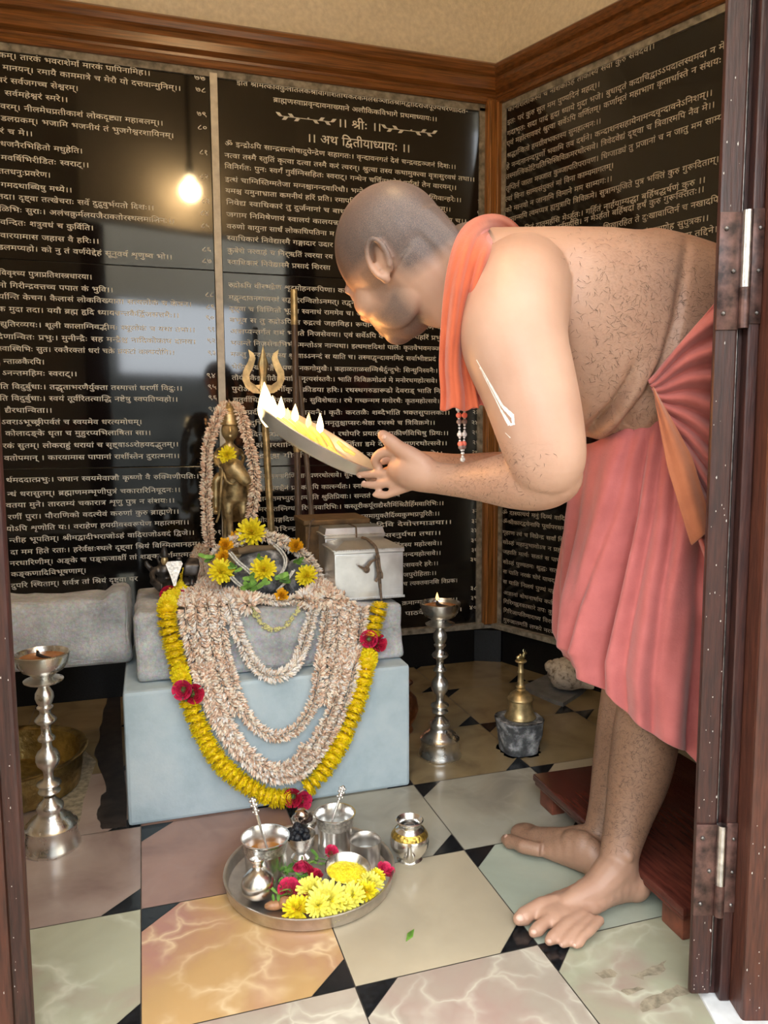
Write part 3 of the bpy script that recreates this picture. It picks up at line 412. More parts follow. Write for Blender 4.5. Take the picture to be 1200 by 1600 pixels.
1,-4,-1,-2,-2,-2,-2,0,-3,1,-4,2,-3,5,-3,8,-3,-6,-11,-11,4,-7,6,-4,6,-2,8,1,7,3,5,6,5,6,2,0,7,-123,0],[74,28,-13,-9,-7,-3,-9,0,-10,1,-9,5,-5,8,-2,9,2,9,3,4,-20,-1,0,13,53,0,-1,-12,-13,-1,-6,-3,-3,-4,-1,-5,1,-5,3,-3,4,-2,4,-1,6,1,5,2,9,7],[74,-23,36,23,7,0,22,-28,-10,-7,-17,21,-30,-21]],[[47,30,-12,-3,-6,4,-6,6,-3,6,-2,7,2,8,4,5,8,4,12,1,12,0,0,9,-57,0,0,13,97,0,0,-13,-26,0,0,-22,-33,0,-3,-2,-1,-1,-1,-2,1,-3,5,-6,6,2,8,0,10,-1,8,-4,6,-7,2,-9,-2,-9,-6,-8,-9,-5,-13,-1,-13,1,-13,5,-10,8,-10,10,10,8,9,-9,9,-6,8,-3,10,-1,12,2,3,8,0,3,-3,3,-3,2],[72,48,0,4,2,3,3,2,3,0,4,0,3,-2,2,-3,0,-4,0,-3,-2,-3,-3,-2,-4,-1,-3,1,-3,2,-2,3]],[[41,44,9,-1,7,-2,6,-3,4,-5,2,-5,1,-5,-1,-7,-4,-6,-5,-5,-9,-4,-5,12,8,4,2,2,0,3,0,4,-3,3,-5,2,-8,0,-9,-1,-6,-2,-3,-4,-1,-5,1,-6,3,-4,3,-3,14,-9,4,0,10,-1,8,-5,5,-7,1,-8,-1,-9,-6,-6,-8,-5,-12,-1,-13,1,-11,5,-10,8,-10,11,11,8,11,-12,5,-4,5,-2,6,-2,6,0,11,2,3,7,0,3,-3,3,-3,1,-7,1,-11,-4,-2,7,-11,7,-7,8,-5,8,-1,9,1,5,1,4,6,7,-4,5,-2,5,0,8,3,7,6,4,9,2,23,1,0,9,-51,0,0,13,80,0,0,-13,-15,0,0,-22,-37,0,-3,-2,-1,-1,0,-5,4,-5,6,2]],[[-37,-19,9,3,9,1,10,-2,7,-4,5,-7,1,-8,-1,-9,-6,-7,-8,-4,-11,-2,-14,2,-11,5,-10,8,-10,11,11,8,11,-12,5,-4,5,-3,6,-1,6,-1,11,3,3,7,0,3,-3,3,-3,1,-7,0,-10,-3]],[[75,42,0,-6,-2,-7,-3,-6,-4,-7,-13,7,6,10,2,4,0,5,0,4,-2,3,-2,2,-4,1,-5,-1,-4,-2,-3,-4,-11,-7,-4,-2,14,-14,18,-16,-9,-10,-30,29,-12,15,-3,9,1,3,2,3,3,2,9,0,5,-3,2,-2,4,2,3,4,2,4,0,8,-2,7,-34,0,0,13,85,0,0,-13,-37,0,2,-4,0,-10,7,1,7,-1,7,-4,4,-7]],[[132,77,-14,0,0,-78,-15,0,0,20,-7,-4,-7,
-1,-7,-1,-11,2,-8,5,-6,7,-1,9,1,8,3,5,-5,3,-5,5,-3,6,-1,7,1,9,5,7,7,4,9,2,7,-1,6,-4,4,-5,2,-6,-2,-7,-5,-7,-11,6,4,6,-1,3,0,1,-2,1,-3,1,-3,-1,-2,-2,-2,-3,-1,-4,1,-4,1,-3,5,-3,7,-2,17,1,-1,-13,-11,0,-5,-2,-2,-3,-1,-5,1,-4,2,-3,4,-2,6,-1,7,1,5,2,8,7,0,41,-8,0,0,13,37,0],[-1,90,46,0,0,-13,-46,0],[31,41,-1,-10,-2,-3,-3,-2,-3,0,-4,0,-8,6,-5,9,-1,4,1,4,1,3,4,1,46,1,0,-13]],[[68,91,4,-1,5,-2,6,-7,2,-4,1,-7,0,-23,26,0,0,30,-18,0,0,13,47,0,0,-13,-14,0,0,-78,-15,0,0,35,-26,0,0,-8,-2,-3,-3,-2,-3,-1,-7,3,-6,5,-4,6,-30,0,-1,-8,-2,-3,-2,-2,-6,0,-7,3,-7,9,-2,7,1,3,2,2,3,2,7,0,0,30,-18,0,0,13,55,0,4,1],[31,47,41,0,0,24,-2,5,-4,3,-4,1,-3,-1,-2,-1,-1,-1,-1,-3,1,-2,2,-3,4,-1,8,-1,-1,-13,-11,2,-8,4,-5,6,-2,11,-12,0]],[[31,47,31,0,0,-13,-31,0,-1,-8,-2,-3,-2,-2,-6,0,-7,3,-7,9,-2,7,1,3,2,2,3,2,7,0,0,30,-18,0,0,13,54,0,0,-13,-22,0]],[[63,23,-7,4,-5,7,-1,8,-9,3,-7,-5,-8,-4,14,-14,18,-16,-9,-10,-30,29,-12,15,-3,9,1,3,2,3,3,2,9,0,5,-3,2,-2,4,2,3,4,2,4,0,8,-2,7,-34,0,0,13,117,0,0,-13,-69,0,2,-4,0,-13,-1,-3,6,-2,2,3,5,3,5,2,7,1,8,-1,8,-3,6,-5,6,-6,10,-16,-11,-6,-7,11,-7,8,-6,4,-7,1,-5,0,-3,-2,-2,-3,0,-3,0,-4,2,-3,3,-1,10,0,3,1,4,-12,-11,-2]],[[34,4,-8,12,36,21,-25,6,-26,-16,-9,12,22,12,-5,4,-4,5,-3,6,-1,6,2,7,5,7,8,4,9,2,9,-2,8,-4,5,-6,1,-9,-1,-6,-2,-5,-4,-5,-3,-3,21,-5,6,-1,0,31,-10,0,0,13,39,0,0,-13,-14,0,0,-78,-15,0,1,32],[25,71,1,-3,2,-4,3,-3,4,-3,7,6,2,4,0,3,-1,4,-1,3,-3,1,-4,1,-4,-1,-3,-2,-2,-2]],[[90,77,0,-78,-14,0,0,46,-8,-3,-12,-1,-14,1,-10,3,-9,-7,-3,-4,0,-4,1,-6,2,-2,2,-2,5,-1,7,0,-1,3,1,5,3,3,
3,2,4,0,6,-1,4,-3,2,-4,1,-5,0,-4,-2,-3,-4,-3,12,-13,-11,-7,-13,17,-7,0,-8,1,-7,2,-6,4,-5,4,-3,6,-1,6,2,8,4,6,5,5,5,4,-4,3,-4,5,-3,6,-1,6,2,8,4,6,8,4,10,2,9,-1,7,-4,5,-5,2,-8,-1,-7,-3,-6,-4,-4,-4,-3,10,-1,12,2,5,2,5,2,0,18,-13,0,0,13,42,0,0,-13],[23,72,1,-4,2,-4,3,-3,3,-2,7,6,3,7,-1,3,-1,2,-3,2,-4,1,-4,-1,-3,-2,-2,-2]],[[74,39,-1,-15,-6,-10,-9,-6,-10,-2,-9,1,-8,2,-6,5,-6,8,-5,10,-4,13,-3,17,-3,21,14,3,2,-21,3,-17,4,-13,6,-9,6,-5,8,-2,7,1,4,4,2,7,0,8,-1,14,-2,5,-3,4,-4,3,-4,1,-3,-1,-2,-1,-1,-2,0,-4,3,-4,8,-3,8,-1,-3,-13,-14,3,-9,5,-5,7,-2,8,2,7,4,6,6,4,8,1,8,-1,7,-4,6,-6,4,-8,3,-10]],[[39,-1,-7,0,-7,2,-7,4,-5,5,-3,6,-1,8,1,10,5,10,10,12,29,36,11,-9,-36,-45,-3,-5,-2,-4,-1,-5,1,-6,3,-3,5,-2,6,-1,7,0,7,2,15,8,6,-13,-16,-7,-8,-3]],[[9,67,1,7,2,5,4,6,5,3,6,3,7,1,11,-2,8,-5,5,-9,1,-10,-1,-8,-4,-8,-6,-5,-7,-2,30,-24,3,-4,2,-5,0,-10,-3,-8,-4,-5,-11,8,4,8,0,4,-3,4,-36,31,-7,6,-4,7,-2,6],[23,66,1,-5,2,-3,3,-3,5,-1,5,1,3,3,2,4,1,5,-1,5,-2,3,-3,3,-5,1,-4,-1,-4,-3,-2,-4]],[[39,16,-8,1,-7,3,-6,4,-5,6,-3,8,-1,8,1,8,3,7,5,6,6,5,7,3,8,1,8,-1,8,-3,6,-5,4,-6,3,-7,1,-8,-1,-9,-3,-7,-4,-6,-6,-4,-7,-3],[39,29,6,1,5,4,4,5,1,7,-1,7,-3,5,-5,4,-6,1,-7,-1,-5,-4,-3,-6,-1,-7,1,-6,3,-6,5,-3]],[[39,92,10,-2,7,-4,5,-7,2,-8,-1,-5,-2,-6,-4,-6,-12,-12,-7,-5,21,-18,3,-4,2,-5,0,-10,-4,-8,-4,-5,-11,8,4,8,0,4,-2,4,-29,25,1,4,13,10,10,7,6,8,1,6,0,4,-2,2,-3,1,-4,1,-3,0,-3,-2,-1,-2,-1,-2,1,-3,1,-2,3,-2,6,-2,-9,-10,-7,3,-4,5,-3,5,-1,7,0,4,2,4,3,4,4,3,6,2]],[[70,4,-11,-7,-14,19,-11,12,-7,0,-5,1,-5,2,-2,3,-1,5,0,4,3,3,3,2,
7,0,6,-3,4,-2,4,3,5,4,3,6,1,7,-1,7,-3,5,-5,3,-6,1,-9,-1,-11,-5,-5,13,13,4,12,2,8,-1,7,-3,6,-4,5,-5,3,-7,1,-9,-2,-10,-4,-9,-6,-7,-6,-4,12,-13]],[[11,86,11,4,13,2,11,-2,8,-4,5,-6,2,-9,-2,-10,-6,-6,5,-2,4,-5,3,-5,1,-6,-2,-8,-3,-6,-6,-5,-6,-3,16,-19,-11,-7,-18,23,-8,-1,-5,1,-5,2,-2,3,-1,5,0,4,3,3,3,2,7,0,7,-3,4,-3,6,2,3,2,2,4,1,4,-1,4,-2,4,-4,2,-6,1,-12,-1,0,13,14,1,3,2,2,2,2,6,-1,3,-2,3,-3,1,-10,1,-15,-6]],[[62,18,-1,-8,-5,-6,-7,-4,-9,-2,-7,1,-5,2,-5,3,-4,4,-2,5,-1,10,3,8,6,9,5,6,-15,17,-5,9,-2,20,15,-3,-1,-6,1,-7,5,-9,11,-12,11,13,5,8,2,6,-1,7,14,3,1,-13,-2,-8,-5,-8,-16,-17,10,-11,4,-9],[30,16,2,-2,3,-2,4,-1,4,1,3,2,2,2,0,5,-3,8,-6,7,-7,-10,-2,-4]],[[68,-11,-19,39,-11,1,-12,3,-5,3,-4,5,-3,5,-3,8,0,8,2,15,2,8,5,8,14,-4,-7,-15,-2,-6,0,-7,1,-9,3,-6,6,-3,10,-1,-1,4,1,4,3,4,4,2,4,0,5,-1,5,-3,2,-4,1,-4,0,-5,-2,-3,-6,-4,15,-30,4,-7]],[[67,-11,-13,25,-6,0,-9,0,-8,3,-6,4,-4,5,-3,6,0,7,1,8,3,4,2,2,-4,3,-3,4,-3,5,-1,7,2,8,6,7,9,3,19,1,8,-1,-1,-13,-14,2,-11,-2,-3,-7,0,-3,2,-3,7,-4,19,1,-1,-12,-9,0,-6,-1,-5,-2,-2,-3,-1,-5,1,-5,3,-4,5,-2,9,-1,-1,4,1,5,2,3,4,2,4,0,6,-1,4,-2,3,-5,1,-4,-1,-4,-2,-4,-5,-3,13,-23]],[[35,30,-12,-3,-7,5,-5,5,-4,6,-1,7,1,8,5,5,8,4,12,1,12,0,0,9,-45,0,0,13,74,0,0,-13,-15,0,0,-22,-34,0,-2,-2,-2,-1,0,-2,0,-3,5,-6,7,2,7,0,10,-1,9,-4,5,-7,2,-9,-1,-9,-5,-7,-8,-4,-8,-1,18,-6,-6,-12,-30,16,-8,1,-6,1,-4,4,-1,4,0,4,2,2,3,2,7,0,6,-3,4,-3,12,1,6,2,4,3,1,5,-1,3,-2,3,-4,2]],[[43,16,-12,2,-11,5,-9,10,-9,16,13,5,6,-13,6,-7,7,-4,8,-1,7,1,4,2,3,4,1,5,-1,5,-2,3,-4,2,-9,1,-10,-4,-5,13,
15,4,4,0,9,-1,8,-4,6,-6,2,-7,9,1,-4,10,13,4,7,-17,7,-12,7,-8,7,-2,4,1,3,1,2,3,0,4,-1,6,-3,6,-5,5,-6,4,5,11,38,0,0,13,-154,0,0,13,183,0,0,-13,-15,0,0,-78,-14,0,0,53,-25,1,4,-4,4,-5,2,-6,1,-7,-1,-6,-2,-6,-4,-4,-4,-3,-6,-1,-5,-1,-9,2,-9,4,-7,8,-7,12,-7,-2,-8,0,-2,-6,-4,-5,-5,-4,-11,-3]],[[-1,90,86,0,0,-13,-86,0],[83,52,-27,1,4,-4,3,-5,3,-6,1,-7,-1,-6,-2,-6,-4,-4,-5,-3,-5,-1,-6,-1,-7,1,-8,4,-7,6,-6,9,-7,11,-6,17,12,4,7,-17,7,-12,7,-8,8,-2,3,1,3,1,2,3,1,4,-1,6,-3,6,-5,5,-7,4,5,11,41,0]],[[6,50,37,0,0,-15,-37,0]],[[20,-1,-10,4,-4,4,-2,6,2,5,20,11,-4,1,-5,4,-3,4,-2,5,-2,7,0,27,-11,0,0,13,86,0,0,-13,-15,0,0,-78,-14,0,0,33,-26,-15,4,-7,-1,-6,-2,-3,-3,-2],[43,40,5,2,8,6,0,29,-32,0,1,-30,3,-5,4,-2,2,-1]],[[70,117,1,3,2,3,3,1,3,1,3,-1,3,-1,2,-3,0,-3,0,-4,-2,-2,-3,-2,-3,-1,-3,1,-3,2,-2,2],[110,120,-5,-14,-7,-8,-9,-5,-10,-2,-10,2,-9,5,-7,9,-6,13,12,4,4,-10,5,-6,5,-3,6,-1,7,1,5,3,3,7,3,9],[68,31,-1,-9,-6,-7,-7,-4,-9,-1,-13,3,-10,7,-10,12,-10,20,13,4,7,-14,7,-11,7,-6,8,-2,4,1,4,1,2,3,1,4,-1,5,-2,4,-7,7,-9,-1,-1,13,9,1,5,2,3,3,1,5,-1,3,-2,3,-3,1,-9,1,-14,-6,-5,13,11,4,13,2,10,-2,8,-4,4,-7,2,-8,-1,-6,-2,-5,-3,-5,-4,-2,5,-2,4,0,4,3,12,17,5,5,6,3,8,0,5,0,6,-2,5,-4,3,-5,3,-7,1,-8,-2,-11,-5,-9,-9,-5,-10,-2,-7,1,-5,2,-11,7,9,10,7,-6,7,-1,4,1,4,2,3,4,1,7,-1,6,-2,4,-3,3,-4,1,-3,-1,-3,-1,-13,-20,-4,-4,-5,-2,-5,-1]],[[11,77,-12,0,0,13,11,0,-3,9,-1,5,2,10,7,8,10,6,13,1,19,-2,17,-9,15,-13,14,-18,-15,0,-23,22,-25,7,-8,-1,-6,-3,-4,-4,-2,-6,2,-7,2,-5,16,0,0,-13,-14,0,0,-78,-15,0],[90,117,1,3,2,3,3,2,3,1,4,
-1,3,-2,2,-3,1,-3,-1,-4,-2,-3,-3,-2,-4,-1,-3,1,-3,2,-2,3]],[[11,77,-12,0,0,13,11,0,-3,9,-1,5,3,10,7,8,11,6,14,1,17,-1,14,-4,13,-6,11,-7,1,7,5,6,8,4,9,1,12,-2,4,-2,-4,-12,-9,4,-7,-1,-3,-2,-2,-3,-1,-4,2,-9,6,-11,-14,0,-14,13,-14,9,-15,6,-16,1,-10,-1,-8,-3,-4,-4,-2,-6,2,-7,2,-5,16,0,0,-13,-14,0,0,-78,-15,0]],[[123,77,0,-78,-14,0,0,25,-8,-4,-7,-2,-7,0,-12,1,-10,6,-7,9,-5,13,12,4,8,4,3,5,2,7,-1,6,-2,4,-4,2,-4,1,-3,-1,-2,-1,-1,-1,-1,-2,3,-5,9,-3,-2,-13,-10,3,-6,4,-5,5,-1,8,1,8,5,5,6,4,7,1,6,-1,6,-2,5,-3,4,-5,3,-6,1,-8,-2,-10,-4,-8,-7,-6,-8,-4,2,-3,4,-3,4,-2,6,-1,7,1,6,2,9,7,0,37,-12,0,0,13,41,0,0,-13],[-1,90,47,0,0,-13,-47,0],[5,35,1,5,3,8,3,3,5,3,6,3,7,1,26,0,0,-12,-27,-1,-4,-1,-3,-2,-2,-3,-1,-5,2,-7,3,-6,7,-7,10,-8,-10,-9,-13,12,-5,6,-4,6,-3,7]],[[17,-5,-9,11,21,12,-6,1,-7,4,-4,7,-1,8,2,8,3,6,-4,3,-4,4,-2,6,-1,6,1,6,-7,0,0,13,89,0,0,-13,-15,0,0,-78,-14,0,0,23],[25,38,1,-4,3,-3,4,-2,5,-1,7,1,5,2,5,3,4,4,0,39,-38,0,-1,-3,-1,-3,1,-5,2,-3,3,-2,4,-1,16,1,-1,-13,-11,0,-4,-2,-3,-3]],[[44,-5,-8,12,39,23,0,4,-26,0,-1,-8,-2,-3,-3,-2,-6,0,-6,3,-7,9,-2,7,1,3,1,2,4,2,7,0,-1,24,-2,5,-3,3,-5,1,-3,-1,-2,-1,-1,-1,0,-3,0,-2,2,-3,5,-1,8,-1,-2,-13,-11,2,-8,4,-5,6,-2,8,2,8,4,6,7,3,7,1,10,-2,4,-2,6,-7,2,-4,1,-7,1,-23,26,0,0,30,-19,0,0,13,48,0,0,-13,-15,0,0,-78,-14,0,0,16]],[[11,77,-12,0,0,13,11,0,-3,10,-1,5,2,10,6,8,9,5,11,1,16,-2,12,-8,11,-13,11,-19,-15,0,-8,13,-8,10,-8,5,-9,2,-7,-1,-5,-3,-3,-4,-1,-6,2,-7,2,-6,16,0,0,-13,-14,0,0,-78,-15,0],[75,117,1,3,2,3,3,2,3,1,4,-1,3,-2,2,-3,0,-3,0,-4,-2,-3,-3,-2,
-4,-1,-3,1,-3,2,-2,3]],[[18,8,-8,11,35,21,-10,10,-4,2,-5,1,-8,-1,-11,-5,-5,13,12,5,12,1,10,-1,10,-7,8,-10,-1,29,-54,0,0,13,126,0,0,-13,-58,0,0,-29,15,3,-1,4,1,5,2,3,4,2,4,1,5,-1,4,-3,3,-4,1,-5,-1,-4,-2,-3,-4,-3,8,-12,-2,-6,-7,-2,-4,-2,-2,-3,-1,-3,1,-4,2,-2,3,-2,8,0,13,5,5,-13,-10,-4,-11,-1,-10,1,-8,5,-5,7,-1,8,1,6,2,6,5,4,5,3,-3,5,-20,-3,0,-37,-14,0,0,32]],[[51,38,-13,-2,-4,-1,-6,4,-5,5,-4,6,-1,6,2,6,4,5,7,3,12,1,12,0,0,6,-56,0,0,13,97,0,0,-13,-26,0,0,-19,-33,0,-3,0,-1,-1,-1,-2,2,-4,2,-3,12,3,14,-1,9,-4,5,-6,2,-7,-1,-5,-2,-4,-3,-4,-3,-3,0,-40,-13,0,0,36,-14,0,-5,1,0,-28,-2,-3,-3,-2,-3,0,-5,1,-4,2,-6,7,-2,4,-1,4,1,3,2,3,3,2,7,0,0,11,-11,6,-12,10,11,9,10,-9,9,-5,9,-3,9,-1,7,1,4,1,3,3,0,2,-2,5],[72,54,0,4,2,3,3,2,3,0,4,0,3,-2,2,-3,0,-4,0,-3,-2,-3,-3,-2,-4,-1,-3,1,-3,2,-2,3]],[[-1,90,83,0,0,-13,-15,0,2,-4,2,-7,-3,-12,-8,-7,8,-10,4,-7,1,-8,-1,-7,-3,-6,-4,-5,-5,-3,-6,-2,-7,0,-8,1,-8,3,-8,6,-7,9,-7,11,-7,16,13,5,9,-21,5,-7,5,-6,6,-3,6,-1,5,0,4,2,2,3,1,6,-1,5,-2,5,-4,5,-4,4,-10,-1,-1,12,10,1,6,3,3,4,1,5,0,4,-1,3,-5,4,-51,0]],[[82,77,-13,0,0,-29,-3,-10,-2,-4,-7,-5,-12,-3,-3,13,9,2,2,3,2,5,0,28,-31,0,1,-37,1,-7,4,-4,31,-19,6,-5,3,-6,1,-7,-1,-5,-7,-15,-12,7,5,10,0,5,-2,4,-31,19,-8,8,-3,5,-1,6,-1,41,-11,0,0,13,83,0]],[[11,77,-12,0,0,13,11,0,-3,9,-1,5,3,11,9,8,14,5,18,1,23,-1,20,-4,19,-6,16,-8,14,-10,13,-13,-16,0,-19,12,-21,10,-21,6,-24,1,-15,-1,-11,-2,-6,-5,-2,-7,2,-6,2,-5,16,0,0,-13,-14,0,0,-78,-15,0]],[[11,77,-12,0,0,13,12,0,-4,11,-4,9,-5,5,-6,2,-5,-1,-3,-3,-2,-3,-1,-5,2,-9,4,-9,-14,0,
-4,10,-2,10,2,9,5,7,7,5,10,1,6,0,6,-2,4,-3,3,-3,2,3,5,3,5,2,11,0,12,-4,-4,-12,-9,4,-7,-1,-3,-2,-2,-3,-1,-4,5,-17,16,0,0,-13,-14,0,0,-78,-15,0]],[[11,77,-12,0,0,13,11,0,-19,19,-22,7,-8,-1,-6,-2,-3,-5,-2,-6,2,-7,4,-8,-15,0,-5,12,0,5,2,10,6,8,10,6,13,1,17,-2,16,-8,13,-13,11,-16,16,0,0,-13,-14,0,0,-78,-15,0]],[[44,-1,-11,1,-9,3,-8,5,-6,7,-4,8,-1,10,2,10,4,8,6,6,8,4,9,3,8,1,0,12,-43,0,0,13,85,0,0,-13,-28,0,0,-25,-15,0,-10,-2,-7,-5,-3,-4,-1,-4,-1,-5,1,-8,4,-5,5,-4,5,-3,-1,4,-1,6,1,5,2,5,3,4,4,4,6,2,6,0,7,0,5,-2,5,-4,3,-4,1,-5,1,-5,-2,-9,-7,-8,-10,-5],[45,20,1,-5,1,-4,6,1,5,2,4,4,1,4,-1,4,-1,2,-3,2,-3,0,-4,0,-3,-2,-2,-4]],[[-1,90,162,0,0,-13,-25,0,0,-8,6,-3,6,-5,3,-7,2,-10,-1,-8,-3,-9,-5,-7,-6,-7,-7,-6,-9,-4,-10,-3,-12,-1,-12,1,-9,5,-6,7,-2,9,1,7,3,5,-4,2,-5,5,-2,5,-1,6,2,8,5,6,8,4,16,1,7,-1,-2,-13,-11,2,-8,-2,-3,-6,1,-3,2,-2,7,-4,16,1,-1,-12,-4,0,-10,-2,-3,-7,1,-4,3,-3,5,-2,6,-1,10,1,10,4,8,5,6,6,3,8,2,9,-1,6,-2,5,-4,3,-4,1,-4,-1,-2,-2,-2,-2,0,-3,1,-4,2,-3,5,-3,8,-3,-6,-11,-11,4,-7,6,-4,6,-2,8,1,7,3,5,6,5,6,2,0,7,-123,0],[74,28,-13,-9,-7,-3,-9,0,-10,1,-9,5,-5,8,-2,9,2,9,3,4,-20,-1,0,13,53,0,-1,-12,-13,-1,-6,-3,-3,-4,-1,-5,1,-5,3,-3,4,-2,4,-1,6,1,5,2,9,7]],[[-1,90,62,0,0,-13,-62,0],[64,27,-13,-8,-8,-3,-9,0,-7,0,-7,3,-6,3,-5,6,-3,6,-1,7,3,11,6,9,11,5,29,0,-1,-12,-18,1,17,-21,6,5],[19,41,2,-6,3,-4,5,-3,13,0,0,1,-18,22,-3,-4]],[[43,-1,-8,0,-8,2,-7,4,-6,4,-4,7,-1,8,1,6,2,5,3,4,3,3,-5,7,-2,5,0,23,-12,0,0,13,89,0,0,-13,-16,0,0,-30,-5,-4,4,-3,4,-5,3,-5,0,-7,-1,-8,-3,-6,-6,-5,-7,-3,-8,-2],
[58,53,0,24,-25,1],[25,57,1,-4,2,-3,2,-2,8,1,9,0,-23,24],[44,11,9,1,6,2,4,4,1,5,0,4,-2,3,-5,5,-7,3,-13,-1,-8,-2,-4,-4,-1,-3,-1,-4,1,-4,2,-3,3,-3,9,-2]],[[11,77,-12,0,0,13,11,0,-3,9,-1,5,3,10,8,9,12,5,16,1,19,-1,18,-4,16,-7,12,-8,1,9,6,6,7,4,9,1,13,-2,4,-2,-4,-12,-9,4,-7,-1,-4,-2,-2,-3,0,-4,2,-9,6,-11,-15,0,-16,13,-16,9,-18,6,-19,1,-12,-1,-9,-3,-5,-4,-2,-7,2,-6,2,-5,16,0,0,-13,-14,0,0,-78,-15,0]],[[46,-1,-6,1,-8,4,-5,6,0,5,3,5,33,16,-13,3,-13,4,-26,-16,-9,12,22,12,-5,4,-4,5,-3,6,-1,6,2,7,5,7,8,4,9,2,9,-2,8,-4,5,-6,1,-9,-1,-6,-2,-5,-4,-5,-3,-3,21,-5,6,-1,0,31,-11,0,0,13,40,0,0,-13,-14,0,0,-78,-15,0,0,32,-23,-14,4,-7,-1,-6,-2,-3,-3,-2],[35,58,7,6,2,4,0,3,-1,4,-1,3,-3,1,-4,1,-4,-1,-3,-2,-2,-2,-1,-4,1,-3,2,-4,3,-3]],[[49,34,-1,-8,-2,-3,-3,-2,-6,0,-6,3,-7,9,-2,7,1,3,1,2,4,2,7,0,-1,24,-2,5,-3,3,-5,1,-3,-1,-2,-1,-1,-1,0,-3,0,-2,2,-3,5,-1,8,-1,-2,-13,-11,2,-8,4,-5,6,-2,8,2,8,4,6,7,3,7,1,10,-2,4,-2,6,-7,2,-4,1,-7,1,-23,28,0,0,-13],[56,90,10,0,0,-13,-10,0]],[[11,77,-12,0,0,13,11,0,-3,9,-1,4,3,11,6,8,11,6,14,1,14,-1,13,-4,12,-6,10,-7,1,7,5,6,8,4,8,1,13,-2,4,-2,-4,-12,-9,4,-7,-1,-3,-2,-2,-3,-1,-4,2,-9,6,-11,-15,0,-25,22,-28,7,-9,-1,-7,-3,-4,-4,-2,-6,2,-7,2,-5,16,0,0,-13,-14,0,0,-78,-15,0]],[[11,77,-12,0,0,13,11,0,-3,6,-1,8,2,11,6,7,10,6,12,1,10,-1,10,-3,8,-4,7,-6,2,5,5,5,7,3,12,1,12,-4,-3,-12,-9,4,-8,-1,-3,-2,-2,-3,-1,-4,2,-9,7,-11,-16,0,-9,13,-9,9,-10,6,-11,2,-7,-1,-5,-3,-3,-5,-2,-5,2,-7,2,-6,16,0,0,-13,-14,0,0,-78,-15,0]],[[37,32,-1,6,-5,5,-7,5,-13,5,4,11,51,0,0,13,-67,0,0,13,96,0,0,
-13,-15,0,0,-78,-14,0,0,53,-31,1,7,-3,5,-6,3,-6,1,-7,-1,-7,-3,-6,-5,-4,-5,-1,19,-8,-6,-12,-15,7,-13,9,-7,1,-6,1,-4,3,-1,5,0,4,2,3,3,2,7,0,7,-3,3,-3,5,1,3,2,2,3]],[[11,77,-12,0,0,13,11,0,-3,9,-1,5,3,10,7,8,11,6,14,1,16,-1,15,-4,13,-6,12,-8,10,-10,11,-13,-15,0,-14,13,-14,9,-15,6,-16,1,-10,-1,-8,-3,-4,-4,-2,-6,2,-7,2,-5,16,0,0,-13,-14,0,0,-78,-15,0],[105,117,1,3,2,3,3,2,3,1,4,-1,3,-2,2,-3,0,-3,0,-4,-2,-3,-3,-2,-4,-1,-3,1,-3,2,-2,3]],[[87,77,-33,0,0,-17,10,-5,8,-7,5,-9,1,-11,-1,-9,-4,-8,-5,-5,-8,-4,-8,-3,-10,0,-15,2,-11,6,-8,10,-3,14,2,9,3,8,6,6,8,4,8,2,8,1,0,16,-41,0,0,13,88,0],[42,12,9,1,7,3,5,5,1,8,-1,6,-3,5,-5,5,-6,4,-14,-1,-8,-3,-3,-3,-3,-3,-1,-4,-1,-5,2,-8,5,-6,7,-3]],[[150,77,0,-78,-14,0,0,13,-8,-4,-11,-1,-10,2,-9,5,-8,9,-5,14,9,2,5,2,3,3,1,4,0,2,-3,3,-10,1,-28,1,6,-4,6,-7,3,-7,1,-9,-1,-9,-4,-8,-5,-5,-8,-4,-8,-3,-10,0,-15,2,-11,6,-8,10,-3,14,2,9,3,8,6,6,8,4,8,2,8,1,0,16,-41,0,0,13,166,0,0,-13],[118,20,5,0,9,4,4,3,0,50,-82,0,0,-10,45,-1,9,-3,6,-5,3,-7,0,-4,0,-6,-3,-6,-5,-4,-6,-3,3,-3,4,-3,4,-2],[42,12,9,1,7,3,5,5,1,8,-1,6,-3,5,-5,5,-6,4,-14,-1,-8,-3,-3,-3,-3,-3,-1,-4,-1,-5,2,-8,5,-6,7,-3]],[[36,20,-12,2,-9,6,-4,9,-1,13,0,27,-11,0,0,13,71,0,0,-13,-9,0,0,-37,-3,-9,-2,-4,-4,-3,-4,-2,-6,-2],[36,32,5,1,4,3,2,5,0,36,-23,0,1,-35,2,-5,3,-4]],[[11,77,-12,0,0,13,11,0,-3,9,-1,5,3,10,7,8,12,6,15,1,18,-1,16,-4,15,-7,11,-7,1,8,5,6,8,4,9,1,12,-2,5,-2,-4,-12,-9,4,-8,-1,-3,-2,-2,-3,-1,-4,2,-9,7,-11,-15,0,-15,13,-15,9,-17,6,-17,1,-11,-1,-8,-3,-5,-4,-2,-7,2,-6,2,-5,16,0,0,-13,-14,0,0,-78,-15,
